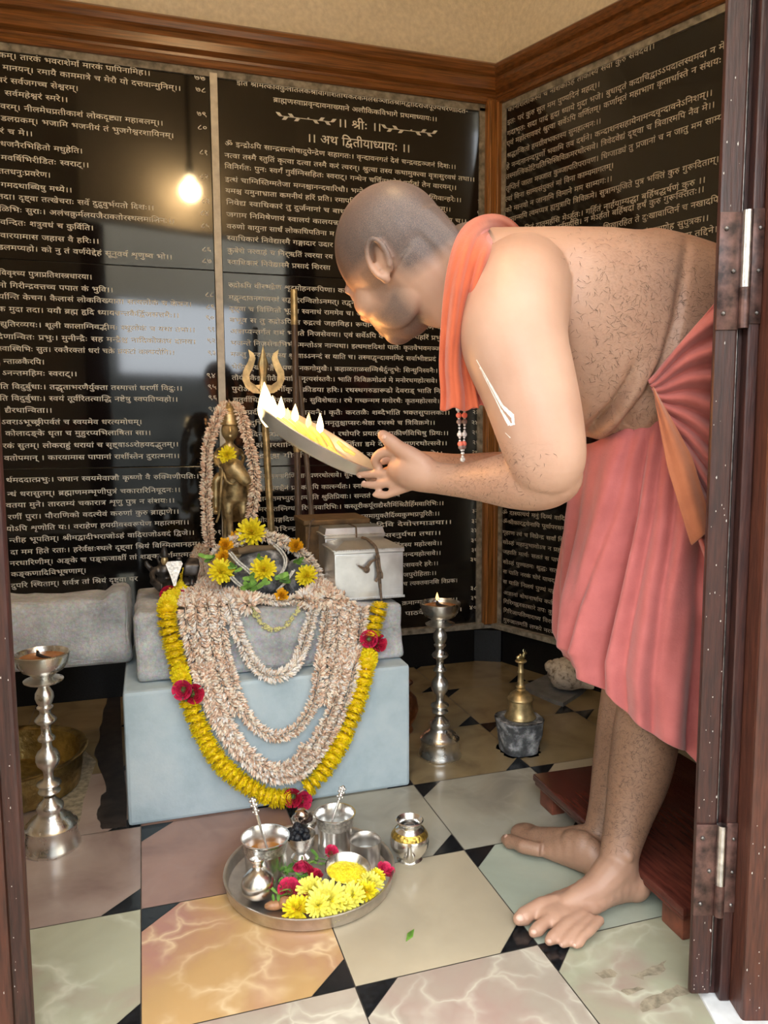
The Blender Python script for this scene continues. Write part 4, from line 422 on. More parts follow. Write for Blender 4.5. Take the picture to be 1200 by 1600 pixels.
0]],[[26,77,0,-78,-15,0,0,78,-12,0,0,13,41,0,0,-13],[12,87,-6,18,-3,5,-3,4,-4,2,-9,0,-6,-2,-4,13,7,2,8,0,6,0,5,-2,5,-4,3,-4,6,7,12,3,13,-2,4,-2,-4,-12,-9,4,-7,-1,-4,-2,-2,-3,0,-7,5,-17]],[[-1,90,176,0,0,-13,-15,0,0,-78,-14,0,0,53,-25,1,4,-4,4,-5,2,-6,1,-7,-1,-6,-2,-6,-4,-4,-4,-3,-6,-1,-5,-1,-8,1,-7,3,-6,6,-7,8,-6,11,-5,13,-15,1,4,-4,3,-5,3,-6,1,-7,-1,-6,-2,-6,-4,-4,-5,-3,-5,-1,-6,-1,-7,1,-8,4,-7,6,-6,9,-7,11,-6,17,12,4,7,-17,7,-12,7,-8,8,-2,3,1,3,1,2,3,1,4,-1,6,-3,6,-5,5,-7,4,5,11,38,0,7,-18,7,-13,8,-7,7,-3,4,1,3,1,2,3,0,4,-1,6,-3,6,-5,5,-6,4,5,11,38,0,0,13,-147,0]],[[47,30,-12,-3,-7,5,-5,5,-4,6,-1,7,2,8,4,5,8,4,12,1,12,0,0,9,-57,0,0,13,164,0,0,-13,-15,0,0,-78,-14,0,0,14,-8,-3,-11,-2,-10,2,-9,5,-8,9,-5,14,9,2,5,2,4,3,1,4,-1,2,-3,3,-10,1,-51,0,-3,-2,-1,-1,-1,-2,1,-3,5,-6,6,2,8,0,10,-1,8,-4,6,-7,2,-9,-2,-9,-6,-8,-9,-5,-13,-1,-13,1,-13,5,-10,8,-10,10,10,8,9,-9,9,-6,8,-3,10,-1,12,2,3,8,0,4,-3,2,-3,2],[116,21,5,1,10,4,3,2,0,49,-64,0,0,-9,27,-1,9,-3,6,-5,3,-7,1,-4,-1,-6,-3,-6,-5,-4,-6,-3,3,-3,3,-3,5,-2]],[[40,-32,-19,17,-6,7,-4,8,-3,8,-1,8,2,10,3,6,3,3,-4,6,-2,4,0,9,3,7,6,4,9,2,23,1,0,9,-51,0,0,13,117,0,0,-13,-15,0,0,-100,-14,0,0,14,-6,-3,-11,-1,-10,2,-10,5,-7,9,-5,13,9,2,5,1,3,3,1,3,-3,4,-10,2,-17,-4,-5,-13,1,-5,2,-5,3,-6,12,-12,10,-9],[76,0,8,4,3,2,0,71,-23,0,0,-22,-37,0,-3,-2,-1,-1,0,-5,4,-5,15,2,7,0,7,-2,6,-3,4,-3,3,-5,1,-6,-1,-7,-3,-5,-5,-4,-5,-2,2,-3,4,-2,4,-2]],[[11,77,-12,0,0,13,11,0,-3,9,-1,5,3,10,8,9,12,5,16,1,18,-1,17,-4,16,-6,13,-8,12,-10,11,-13,-15,0,-16,13,-16,9,-18,
6,-19,1,-12,-1,-9,-3,-5,-4,-2,-7,2,-6,2,-5,16,0,0,-13,-14,0,0,-78,-15,0],[116,117,1,3,2,3,3,2,4,1,3,-1,3,-2,2,-3,1,-3,-1,-4,-2,-3,-3,-2,-3,-1,-4,1,-3,2,-2,3]],[[23,-21,-4,0,-7,6,-5,7,-1,5,2,5,3,2,7,0,0,11,-5,4,-4,5,-3,7,-1,8,1,6,2,5,6,8,5,4,7,3,7,1,8,0,0,11,-42,0,0,13,79,0,0,-13,-23,0,0,-23,-21,-1,-9,-3,-4,-5,-1,-4,-1,-4,2,-6,4,-5,6,-4,12,0,-1,3,1,5,3,3,3,2,4,1,6,-1,5,-3,2,-4,1,-5,-1,-4,-2,-4,-5,-4,12,-31,-12,-5,-13,34,-15,1,-1,-26,-1,-3,-3,-2]],[[37,-33,-17,18,-6,7,-4,8,-2,8,-1,8,2,10,3,5,3,4,-4,6,-2,4,0,9,3,7,6,4,9,2,40,1,0,9,-68,0,0,13,105,0,0,-13,-23,0,0,-22,-54,0,-3,-2,-1,-1,0,-5,4,-5,10,2,32,0,10,-1,7,-4,3,-6,1,-8,0,-51,-14,0,0,12,-6,-2,-10,-2,-9,2,-8,4,-5,7,-2,8,2,9,5,7,8,4,13,1,10,-1,-1,-12,-11,1,-5,-1,-4,-1,-2,-3,-1,-4,1,-4,2,-2,4,-2,5,-1,4,1,8,3,2,2,0,28,-1,2,-2,1,-36,0,-8,-2,-3,-1,-4,-5,-1,-8,1,-6,1,-6,4,-5,10,-13,9,-8]]]
SYLLABLES = [[109,0,0,0],[85,1,0,0,2,85,0],[54,3,0,0],[118,4,0,0,5,81,0],[58,6,0,0],[109,0,0,0,7,77,0],[100,8,0,0],[79,9,0,0],[95,6,0,0,5,58,0],[97,10,0,0,11,97,0],[122,1,0,0,5,85,0,12,122,0],[122,1,0,0,5,85,0],[118,13,0,0,5,81,0],[118,14,0,0,13,37,0],[116,15,0,0,5,79,0],[122,16,0,0,1,37,0],[76,17,0,0],[79,15,0,0],[83,18,0,0],[79,15,0,0,2,79,0],[83,18,0,0,19,83,0],[146,0,0,0,5,109,0],[85,1,0,0],[79,20,0,0,11,79,0],[91,21,0,0],[85,1,0,0,11,85,0],[95,6,0,0,22,58,0],[120,18,0,0,23,83,0],[74,24,0,0],[97,25,0,0],[116,9,0,0,5,79,0],[137,26,0,0,1,51,0,27,137,0],[116,14,0,0,15,37,0],[58,6,0,0,7,58,0],[97,28,0,0],[79,9,0,0,29,79,0],[106,30,0,0],[80,31,0,0],[143,32,0,0],[97,28,0,0,11,97,0],[99,33,0,0],[76,17,0,0,11,76,0],[141,34,0,0,1,56,0],[58,6,0,0,11,58,0],[116,15,0,0,35,79,0],[97,36,0,0],[84,37,0,0],[81,38,0,0],[118,4,0,0,35,81,0],[97,10,0,0,7,97,0],[134,36,0,0,23,97,0],[74,39,0,0],[194,40,0,0,5,157,0],[113,17,0,0,5,76,0],[82,41,0,0],[82,42,0,0],[80,43,0,0],[143,30,0,0,5,106,0],[83,18,0,0,7,83,0],[81,4,0,0,7,81,0],[100,8,0,0,27,100,0],[80,31,0,0,11,80,0],[134,10,0,0,5,97,0],[120,16,0,0,18,37,0],[88,44,0,0],[79,15,0,0,19,79,0],[137,45,0,0,8,37,0],[113,14,0,0,17,37,0],[118,4,0,0,23,81,0],[88,44,0,0,27,88,0],[118,14,0,0,4,37,0],[120,46,0,0,47,37,0,48,120,0],[95,6,0,0,35,58,0],[119,14,0,0,42,37,0],[120,4,0,0,49,81,0],[135,34,0,0,9,56,0],[72,50,0,0,2,66,0],[81,4,0,0],[118,15,0,0,27,79,0,49,79,0],[103,51,0,0],[129,52,0,0,5,92,0],[172,53,0,0,54,37,0],[83,47,0,0,27,83,0],[135,55,0,0,18,52,0,11,135,0],
[111,24,0,0,5,74,0],[200,56,0,0,2,72,0,9,83,0,5,163,0],[167,57,0,0,58,50,0,11,167,0],[134,6,0,0,5,58,0,49,95,0],[79,9,0,0,59,79,0],[74,60,0,0],[74,61,0,0],[79,9,0,0,27,79,0],[100,8,0,0,29,100,0],[111,62,0,0,24,37,0],[136,10,0,0,49,97,0],[146,45,0,0,63,37,0],[176,45,0,0,8,37,0,49,137,0],[97,28,0,0,27,97,0],[109,64,0,0],[97,36,0,0,7,97,0],[109,65,0,0,27,77,0],[85,1,0,0,29,85,0],[106,30,0,0,19,106,0],[205,66,0,0,4,86,0,23,168,0],[146,67,0,0],[134,68,0,0,36,37,0],[118,15,0,0,49,79,0],[162,69,0,0,26,37,0,24,88,0],[97,10,0,0],[79,20,0,0,27,79,0],[88,44,0,0,7,88,0],[109,0,0,0,27,77,0],[116,46,0,0,9,37,0,48,116,0],[120,18,0,0,5,83,0],[79,9,0,0,19,79,0],[134,70,0,0,6,37,0,49,95,0],[127,71,0,0,18,44,0],[113,17,0,0,23,76,0],[146,0,0,0,23,109,0],[79,15,0,0,27,79,0],[103,51,0,0,29,103,0],[83,18,0,0,11,83,0],[77,72,0,0,11,69,0],[76,17,0,0,7,76,0],[97,28,0,0,73,97,0],[83,18,0,0,29,83,0],[99,74,0,0],[103,51,0,0,27,103,0],[133,75,0,0,9,54,0],[137,8,0,0,23,100,0],[116,14,0,0,9,37,0],[79,9,0,0,76,79,0],[198,77,0,0,78,58,0,18,115,0],[81,13,0,0,27,81,0],[116,20,0,0,5,79,0],[134,34,0,0,20,56,0],[125,44,0,0,5,88,0],[116,15,0,0,23,79,0],[117,14,0,0,31,37,0],[125,26,0,0,79,51,0],[81,13,0,0],[120,18,0,0,5,83,0,29,120,0],[170,80,0,0,26,37,0,4,88,0],[109,0,0,0,11,77,0],[109,0,0,0,19,77,0],[134,36,0,0,5,97,0],[97,28,0,0,7,97,0],[212,81,0,0,18,93,0,5,175,0],[133,57,0,0,18,50,0],[85,1,0,0,27,85,0],[120,18,0,0,22,83,0],[82,82,0,0],[114,83,0,0],[79,84,0,0],[172,55,0,0,18,52,0,5,135,0],[88,85,0,0],[133,26,0,
0,4,51,0],[126,46,0,0,86,37,0,48,126,0],[124,1,0,0,19,85,0,49,85,0],[98,87,0,0,27,98,0],[132,88,0,0],[122,18,0,0,49,83,0],[97,10,0,0,73,97,0],[134,36,0,0,35,97,0],[156,89,0,0,90,37,0,15,77,0],[150,91,0,0,92,113,0],[124,1,0,0,49,85,0],[146,67,0,0,73,146,0],[74,24,0,0,11,66,0],[140,51,0,0,5,103,0],[168,80,0,0,26,37,0,9,88,0],[139,8,0,0,27,100,0,49,100,0],[164,26,0,0,79,51,0,19,118,0,49,125,0],[125,26,0,0,79,51,0,19,118,0],[99,93,0,0],[172,34,0,0,9,56,0,5,135,0],[183,94,0,0,67,37,0],[168,66,0,0,4,86,0,19,168,0],[205,66,0,0,4,86,0,5,168,0,7,205,0],[95,6,0,0,5,58,0,7,95,0],[109,65,0,0,11,77,0],[109,50,0,0,5,72,0,7,109,0],[153,95,0,0,13,71,0],[170,26,0,0,4,51,0,5,133,0],[109,63,0,0],[67,96,0,0],[82,41,0,0,27,82,0,29,82,0],[164,44,0,0,5,88,0,49,125,0],[113,97,0,0,98,121,0],[103,51,0,0,19,103,0],[83,18,0,0,27,83,0,29,83,0],[205,66,0,0,4,86,0,5,168,0],[178,34,0,0,1,56,0,5,141,0],[134,25,0,0,5,97,0,7,134,0],[140,51,0,0,99,103,0],[113,60,0,0,49,74,0],[81,4,0,0,73,81,0],[95,70,0,0,6,37,0],[166,57,0,0,9,50,0,5,129,0],[150,69,0,0,97,37,0],[83,56,0,0,11,83,0],[98,87,0,0,19,98,0],[100,8,0,0,73,100,0],[195,100,0,0,92,158,0],[122,1,0,0,23,85,0],[201,101,0,0,2,71,0,0,92,0,11,170,0],[88,44,0,0,76,88,0],[76,102,0,0],[120,14,0,0,47,37,0],[134,28,0,0,5,97,0],[76,102,0,0,7,76,0],[120,18,0,0,5,83,0,7,120,0],[97,28,0,0,76,97,0],[95,6,0,0,23,58,0],[113,91,0,0,103,121,0],[116,15,0,0,5,79,0,7,116,0],[134,10,0,0,99,97,0],[137,34,0,0,4,56,0,11,137,0],[135,57,0,0,1,50,0],[92,52,0,0,29,92,0],[131,57,0,0,38,
50,0],[121,37,0,0,5,84,0],[143,30,0,0,22,106,0],[109,0,0,0,76,77,0],[194,75,0,0,51,54,0,23,157,0],[80,104,0,0],[209,94,0,0,66,37,0,1,123,0],[140,51,0,0,35,103,0],[157,14,0,0,4,37,0,49,118,0],[129,105,0,0,7,129,0],[151,83,0,0,5,114,0],[138,106,0,0,76,138,0],[79,20,0,0,7,79,0],[83,47,0,0,73,83,0],[79,15,0,0,11,79,0],[133,107,0,0,18,50,0,7,133,0],[79,20,0,0],[118,13,0,0,22,81,0],[140,45,0,0,51,37,0],[133,57,0,0,18,50,0,11,133,0],[79,9,0,0,7,79,0],[140,51,0,0,5,103,0,7,140,0],[119,82,0,0,5,82,0],[103,51,0,0,11,103,0],[140,51,0,0,23,103,0],[117,43,0,0,35,80,0],[112,108,0,0],[81,13,0,0,11,81,0],[170,26,0,0,4,51,0,35,133,0],[138,109,0,0,35,101,0],[126,86,0,0,5,89,0],[111,24,0,0,92,74,0],[143,30,0,0,23,106,0],[74,24,0,0,7,66,0],[126,14,0,0,86,37,0],[106,30,0,0,11,106,0],[81,4,0,0,11,81,0],[157,4,0,0,5,81,0,49,118,0],[141,110,0,0,49,102,0],[97,36,0,0,11,97,0],[138,45,0,0,109,37,0],[178,53,0,0,34,37,0,1,93,0],[201,101,0,0,2,71,0,0,92,0],[139,110,0,0,99,102,0],[118,4,0,0,5,81,0,7,118,0],[128,21,0,0,5,91,0,29,128,0],[83,47,0,0],[79,111,0,0],[79,112,0,0],[79,113,0,0],[79,114,0,0],[79,115,0,0],[79,116,0,0],[79,117,0,0],[79,118,0,0],[79,119,0,0],[79,120,0,0],[70,121,0,0],[159,57,0,0,0,50,0],[117,31,0,0,35,80,0],[215,122,0,0,5,178,0],[81,13,0,0,73,81,0],[165,123,0,0,18,82,0],[49,124,0,0],[81,125,0,0],[162,26,0,0,24,51,0,5,125,0],[134,36,0,0,22,97,0],[146,14,0,0,0,37,0],[137,8,0,0,5,100,0],[92,52,0,0],[177,109,0,0,35,101,0,49,138,0],[129,126,0,0],[162,26,0,0,79,51,0,23,125,0],[170,26,0,0,4,
51,0,23,133,0],[120,47,0,0,5,83,0],[125,26,0,0,79,51,0,11,118,0],[74,79,0,0],[178,122,0,0],[79,15,0,0,7,79,0],[141,34,0,0,1,56,0,19,141,0],[137,34,0,0,4,56,0,27,137,0],[118,127,0,0,4,37,0,48,118,0],[129,57,0,0,9,50,0],[101,109,0,0,27,101,0],[138,34,0,0,18,56,0],[252,66,0,0,57,86,0,9,136,0,5,215,0],[80,31,0,0,29,80,0],[80,31,0,0,12,80,0],[80,31,0,0,27,80,0],[129,105,0,0,11,129,0],[128,128,0,0,21,37,0,48,128,0],[192,77,0,0,10,58,0,23,155,0],[83,47,0,0,7,83,0],[134,129,0,0,7,134,0],[128,21,0,0,5,91,0],[174,53,0,0,34,37,0,4,93,0],[126,90,0,0,1,40,0],[119,90,0,0,15,40,0],[136,93,0,0,5,99,0],[125,26,0,0,24,51,0],[125,44,0,0,22,88,0],[119,90,0,0,15,40,0,11,119,0],[238,101,0,0,2,71,0,0,92,0,5,201,0],[134,10,0,0,35,97,0],[84,130,0,0,7,84,0],[163,80,0,0,90,37,0,1,77,0],[127,26,0,0,17,51,0],[97,6,0,0,11,58,0,49,58,0],[137,131,0,0,5,100,0],[95,132,0,0,6,37,0,48,95,0],[164,34,0,0,0,56,0,76,133,0],[79,9,0,0,11,79,0],[98,87,0,0],[125,16,0,0,44,37,0],[81,4,0,0,27,81,0],[106,30,0,0,29,106,0],[119,41,0,0,5,82,0],[135,55,0,0,18,52,0],[133,107,0,0,18,50,0],[117,31,0,0,5,80,0],[83,47,0,0,11,83,0],[58,6,0,0,2,55,0],[122,133,0,0],[97,25,0,0,7,97,0],[83,18,0,0,27,83,0],[88,44,0,0,12,88,0],[135,87,0,0,5,98,0],[129,134,0,0,5,92,0],[78,135,0,0],[82,41,0,0,11,82,0],[134,68,0,0,10,37,0],[111,79,0,0,23,74,0],[116,9,0,0,35,79,0],[74,79,0,0,11,66,0],[89,86,0,0,98,97,0],[146,67,0,0,7,146,0],[125,26,0,0,24,51,0,19,118,0],[81,4,0,0,2,81,0],[92,52,0,0,7,92,0],[129,57,0,0,9,50,0,7,129,0],[85,1,0,0,7,85,0],[79,
136,0,0],[123,90,0,0,18,40,0],[133,26,0,0,4,51,0,11,133,0],[109,65,0,0],[134,26,0,0,18,51,0],[134,129,0,0],[83,56,0,0],[134,10,0,0,5,97,0,7,134,0],[136,36,0,0,19,97,0,49,97,0],[178,122,0,0,27,178,0],[125,26,0,0,24,51,0,7,118,0],[116,9,0,0,5,79,0,29,116,0],[137,8,0,0,35,100,0],[100,8,0,0,11,100,0],[209,101,0,0,2,71,0,58,92,0],[85,1,0,0,76,85,0],[92,134,0,0,19,81,0],[117,31,0,0,23,80,0],[156,58,0,0,19,117,0,49,117,0],[172,137,0,0,107,37,0,1,87,0],[101,109,0,0,19,101,0],[74,60,0,0,29,66,0],[125,26,0,0,60,51,0],[139,8,0,0,11,100,0,49,100,0],[134,68,0,0,28,37,0],[129,105,0,0,27,129,0],[118,15,0,0,19,79,0,49,79,0],[118,4,0,0,22,81,0],[116,14,0,0,20,37,0],[81,4,0,0,19,81,0],[79,15,0,0,76,79,0],[137,34,0,0,4,56,0],[118,9,0,0,19,79,0,49,79,0],[146,57,0,0,28,50,0],[154,89,0,0,58,37,0],[97,36,0,0,19,97,0],[117,31,0,0,138,80,0],[146,65,0,0,139,109,0],[119,42,0,0,5,82,0],[117,140,0,0,23,80,0],[82,42,0,0,2,71,0],[116,9,0,0,138,79,0],[129,68,0,0,52,37,0],[111,24,0,0,23,74,0],[168,66,0,0,4,86,0],[92,52,0,0,11,92,0],[158,141,0,0],[137,26,0,0,1,51,0],[131,52,0,0,19,92,0,49,92,0],[81,13,0,0,19,81,0],[72,50,0,0],[120,4,0,0,19,81,0,49,81,0],[147,63,0,0,19,98,0,49,109,0],[132,142,0,0,24,57,0,19,124,0],[137,8,0,0,5,100,0,29,137,0],[148,0,0,0,49,109,0],[141,71,0,0,28,44,0],[97,6,0,0,49,58,0],[101,109,0,0,11,101,0],[121,143,0,0,5,84,0],[146,67,0,0,11,146,0],[133,57,0,0,18,50,0,7,133,0],[129,52,0,0,23,92,0],[146,0,0,0,139,109,0],[118,14,0,0,38,37,0],[143,144,0,0,30,37,0,48,143,0],[142,51,0,0,19,103,0,
49,103,0],[129,57,0,0,15,50,0],[99,93,0,0,19,99,0],[101,145,0,0],[239,57,0,0,34,50,0,26,105,0,18,157,0,29,239,0],[172,34,0,0,15,56,0,5,135,0],[146,146,0,0,18,63,0,27,146,0],[159,18,0,0,5,83,0,49,120,0],[146,14,0,0,65,37,0],[172,137,0,0,34,37,0,15,93,0],[128,90,0,0,44,40,0],[137,34,0,0,4,56,0,73,137,0],[81,13,0,0,73,81,0,29,81,0],[137,34,0,0,4,56,0,19,137,0],[122,147,0,0,1,37,0,48,122,0],[113,46,0,0,17,37,0,48,113,0],[125,44,0,0,23,88,0],[92,134,0,0],[166,137,0,0,105,37,0],[111,148,0,0,24,37,0,48,111,0],[138,106,0,0],[162,26,0,0,79,51,0,5,125,0],[80,43,0,0,11,80,0],[116,9,0,0,23,79,0],[92,149,0,0],[143,69,0,0,30,37,0],[100,8,0,0,76,100,0],[135,34,0,0,15,56,0,27,135,0],[134,150,0,0,28,37,0,48,134,0],[84,151,0,0],[148,0,0,0,11,77,0,49,109,0],[161,152,0,0],[116,9,0,0,5,79,0,7,116,0],[74,24,0,0,19,66,0],[150,153,0,0,18,67,0],[82,41,0,0,27,82,0],[128,68,0,0,21,37,0],[140,154,0,0,51,37,0,48,140,0],[140,51,0,0,5,103,0,29,140,0],[129,52,0,0,5,92,0,29,129,0],[101,109,0,0],[150,97,0,0,5,113,0],[140,51,0,0,155,103,0],[97,10,0,0,29,97,0],[166,137,0,0,57,37,0,20,87,0],[109,62,0,0,50,37,0],[171,137,0,0,34,37,0,20,93,0],[98,87,0,0,7,98,0],[81,4,0,0,76,81,0],[162,80,0,0,71,37,0,4,81,0],[79,15,0,0,29,79,0],[208,156,0,0,5,171,0],[200,142,0,0,30,57,0,5,163,0],[183,90,0,0,30,40,0,5,146,0],[159,157,0,0,7,159,0],[166,57,0,0,9,50,0,5,129,0,7,166,0],[168,66,0,0,4,86,0,7,168,0],[122,1,0,0,5,85,0,7,122,0],[119,31,0,0,49,80,0],[112,158,0,0],[205,94,0,0,66,37,0,4,123,0,7,205,0],[76,17,0,0,29,76,0],[113,
97,0,0],[83,47,0,0,29,83,0],[103,51,0,0,7,103,0],[81,4,0,0,27,81,0,29,81,0],[111,24,0,0,5,74,0,7,111,0],[83,47,0,0,12,83,0],[205,94,0,0,66,37,0,4,123,0],[154,58,0,0,5,117,0],[150,153,0,0,18,67,0,7,150,0],[80,31,0,0,76,80,0],[97,10,0,0,27,97,0],[120,56,0,0,5,83,0],[88,85,0,0,7,88,0],[114,62,0,0,72,37,0],[79,15,0,0,27,79,0,7,79,0],[132,88,0,0,7,132,0],[89,86,0,0],[81,38,0,0,11,81,0],[116,9,0,0,5,79,0,12,116,0],[150,159,0,0,97,37,0,48,150,0],[134,28,0,0,23,97,0],[172,57,0,0,18,50,0,29,133,0,49,133,0],[118,13,0,0,35,81,0],[152,97,0,0,49,113,0],[121,37,0,0,23,84,0],[74,24,0,0,2,81,0],[74,160,0,0],[129,149,0,0,5,92,0],[119,41,0,0,23,82,0],[81,4,0,0,29,81,0],[101,161,0,0],[120,13,0,0,49,81,0],[182,71,0,0,34,44,0,18,100,0,11,182,0]]
# (text, first pixel, last pixel, a pixel on the head line)
VERSES_L = [
("कम्। तारकं भवराशेर्मां मारकं पापिनामिह।।",-3,235,30,85.7),
("मानयन्। रमायै काममात्रे च मेरौ यो दत्तवान्मुनिम्।।",3.7,282.7,58.7,108),
("वरं सर्वजगच्च सेश्वरम्।",-5,122.5,19.2,123.2),
("सर्वमहेश्वरं स्मरे।।",7,106.3,7.3,141.6),
("वरम्। नीलमेघप्रतीकाशं लोकदृष्ट्या महाबलम्।।",0,255,40.3,166.3),
("डलग्रकम्। भजामि भजनीयं तं भुजगेश्वरशायिनम्।",1,271.7,66.9,187.8),
("रं च मे।।",-1,51.3,11,202),
("धजनैरभिहितो मधुहेति।",0,129.2,84.3,228.7),
("मवर्षिभिरीडितः स्वराट्।।",1,139.3,92.6,250.7),
("ततधनुःप्रवरेण।",-3,79.2,36.7,266.8),
("गमदथाब्धिषु मध्ये।।",1,112.8,76,291),
("तदा। दृष्ट्वा तत्खेचराः सर्वे दुद्रुवुर्भयतो दिशः।।",-4,240.7,117.3,312.3),
("ळिभिः सुराः। अलंचक्रुर्मलयजैराक्तोरस्थलमालिनः।।",-2,272.7,82.5,328.8),
("वन्दितः शत्रुवधं च कुर्विति।",0,146.3,44,346.2),
("वारयामास जहास वै हरिः।।",0,155,66,368.2),
("डलमप्यहो। को नु तं वर्णयेद्देहं सूनुवर्य शृणुष्व भो।।",-4,269.3,63.3,386.5),
("विवृश्च्य पुत्राप्रतिशस्त्रधारया।",-2,144,39.4,424.5),
("नो गिरीन्द्रवत्तच्च पपात कं भुवि।।",-3,177,89.8,446),
("र्यान्ति केचन। कैलासं लोकविख्याता सत्यलोकं च केचन।",-3,299.5,77,463),
("क मुदा तदा। ययौ ब्रह्म हृदि ध्यायन्नन्तकैर्द्विजसत्तमैः।।",-4,280,73.3,482),
("द्युतिरव्ययः। शूली कालाग्निवद्भीमः स्थूलोकं च यथा तथा।।",0,305,73.3,505),
("देणान्वितः प्रभुः। मुनीन्द्रैः सह मन्द्रैश्च नादिकोकाप दानव।",-4,306,94.4,525),
("स्वास्थिभिः सुत। रक्तैरक्तां धरां चक्रे प्रकटां कल्पयोगि।।",-3,273,91.7,543.4),
("न्ताळकैरपि।",5,69.7,7.3,561.2),
("ऽनन्तमहिमः स्वराट्।।",3,120.6,75.2,580.5),
("ति विदुर्बुधाः। तद्धृताभरणैर्युक्ता तस्मात्तां धरणीं विदुः।।",0,285,79.8,601.5),
("ति विदुर्बुधाः। स्वयं तूर्वरितत्वाद्धि नष्टेषु स्वपतिष्वहो।।",-1,278,78.8,619.5),
("द्यैरथान्विता।।",7,81.6,18.3,637.8),
("ऽवराऽभूच्छ्रीपर्वतं च स्वयमेव धरत्यमोघम्।",2,222,113.7,656.2),
("कोलादङ्के धृता च मुहुरप्यभिलाषिता सा।।",8,236,7.3,674.1),
("रकं सुतम्। लोकराहुं धरायां च सृष्ट्वाऽऽरोहयदद्भुतम्।।",4,279,67.8,693),
("वतोपमान् । कारयामास पापानां राशींस्तेन दुरात्मना।।",6,280.7,71.5,711.9),
("र्थमददात्प्रभुः। जघान स्वयमेवाजौ कृष्णो वै रुक्मिणीपतिः।",9,311,90.8,745.6),
("न्धं धरासुतम्। ब्रह्माणमम्भृणीपुत्रं चकारारिनिषूदनः।।",11,282,91.7,767),
("वतया मुने। तारतम्यं चकारात्र शृणु पुत्र न संशयः।।",9,273,73.3,784.7),
("रणीं पुरा। पौराणिको वदत्येवं करुणां कुरु ब्राह्मणे।।",12,280,72.4,803),
("योऽपि शृणोति यः। वराहेण हयग्रीवस्वरूपेण महात्मना।।",9,295.7,115.5,819.5),
("न्तीह भूपतिम्। श्रीमद्वादीभराजोऽहं वादिराजोऽवदं द्विजे।।",14,304,97.2,837.8),
("दा मम हिते रताः। हरेर्वक्षःस्थले दृष्ट्वा श्रियं विस्मितवानहम्।",16,313,120,855.3),
("नरधारिणीम्। अङ्के च पङ्कजाक्षीं तां शङ्करार्चामात्मनः।",15,311,89.8,873.6),
("कङ्कणादिविभूषणाम्।",17,134.8,55,892.5),
("दुपरि स्थिताम्। सर्वत्र तां श्रियं दृष्ट्वा पर",17,215,101.8,907.5),
]
for n,a,b,y in [("७७",303,321,117.5),("७८",305,322,136),("७९",307,323,174),("८०",308,324,195),("८१",311,325,234),("८२",312,326,272),("८३",314,328,310),("८४",312,327,329),("८५",313,328,349),("८६",315,330,386),("८७",315,331,404),("८८",320,334,456.7),("८९",321,336,476),("९०",321,335,493),("९१",324,336,511),("९२",323,337,529),("९३",324,338,548),("९४",322,337,583.5),("९५",324,338,601),("९६",325,339,618),("९७",325,340,636),("१०१",326,346,829)]:
    VERSES_L.append((n,a,b,a,y))
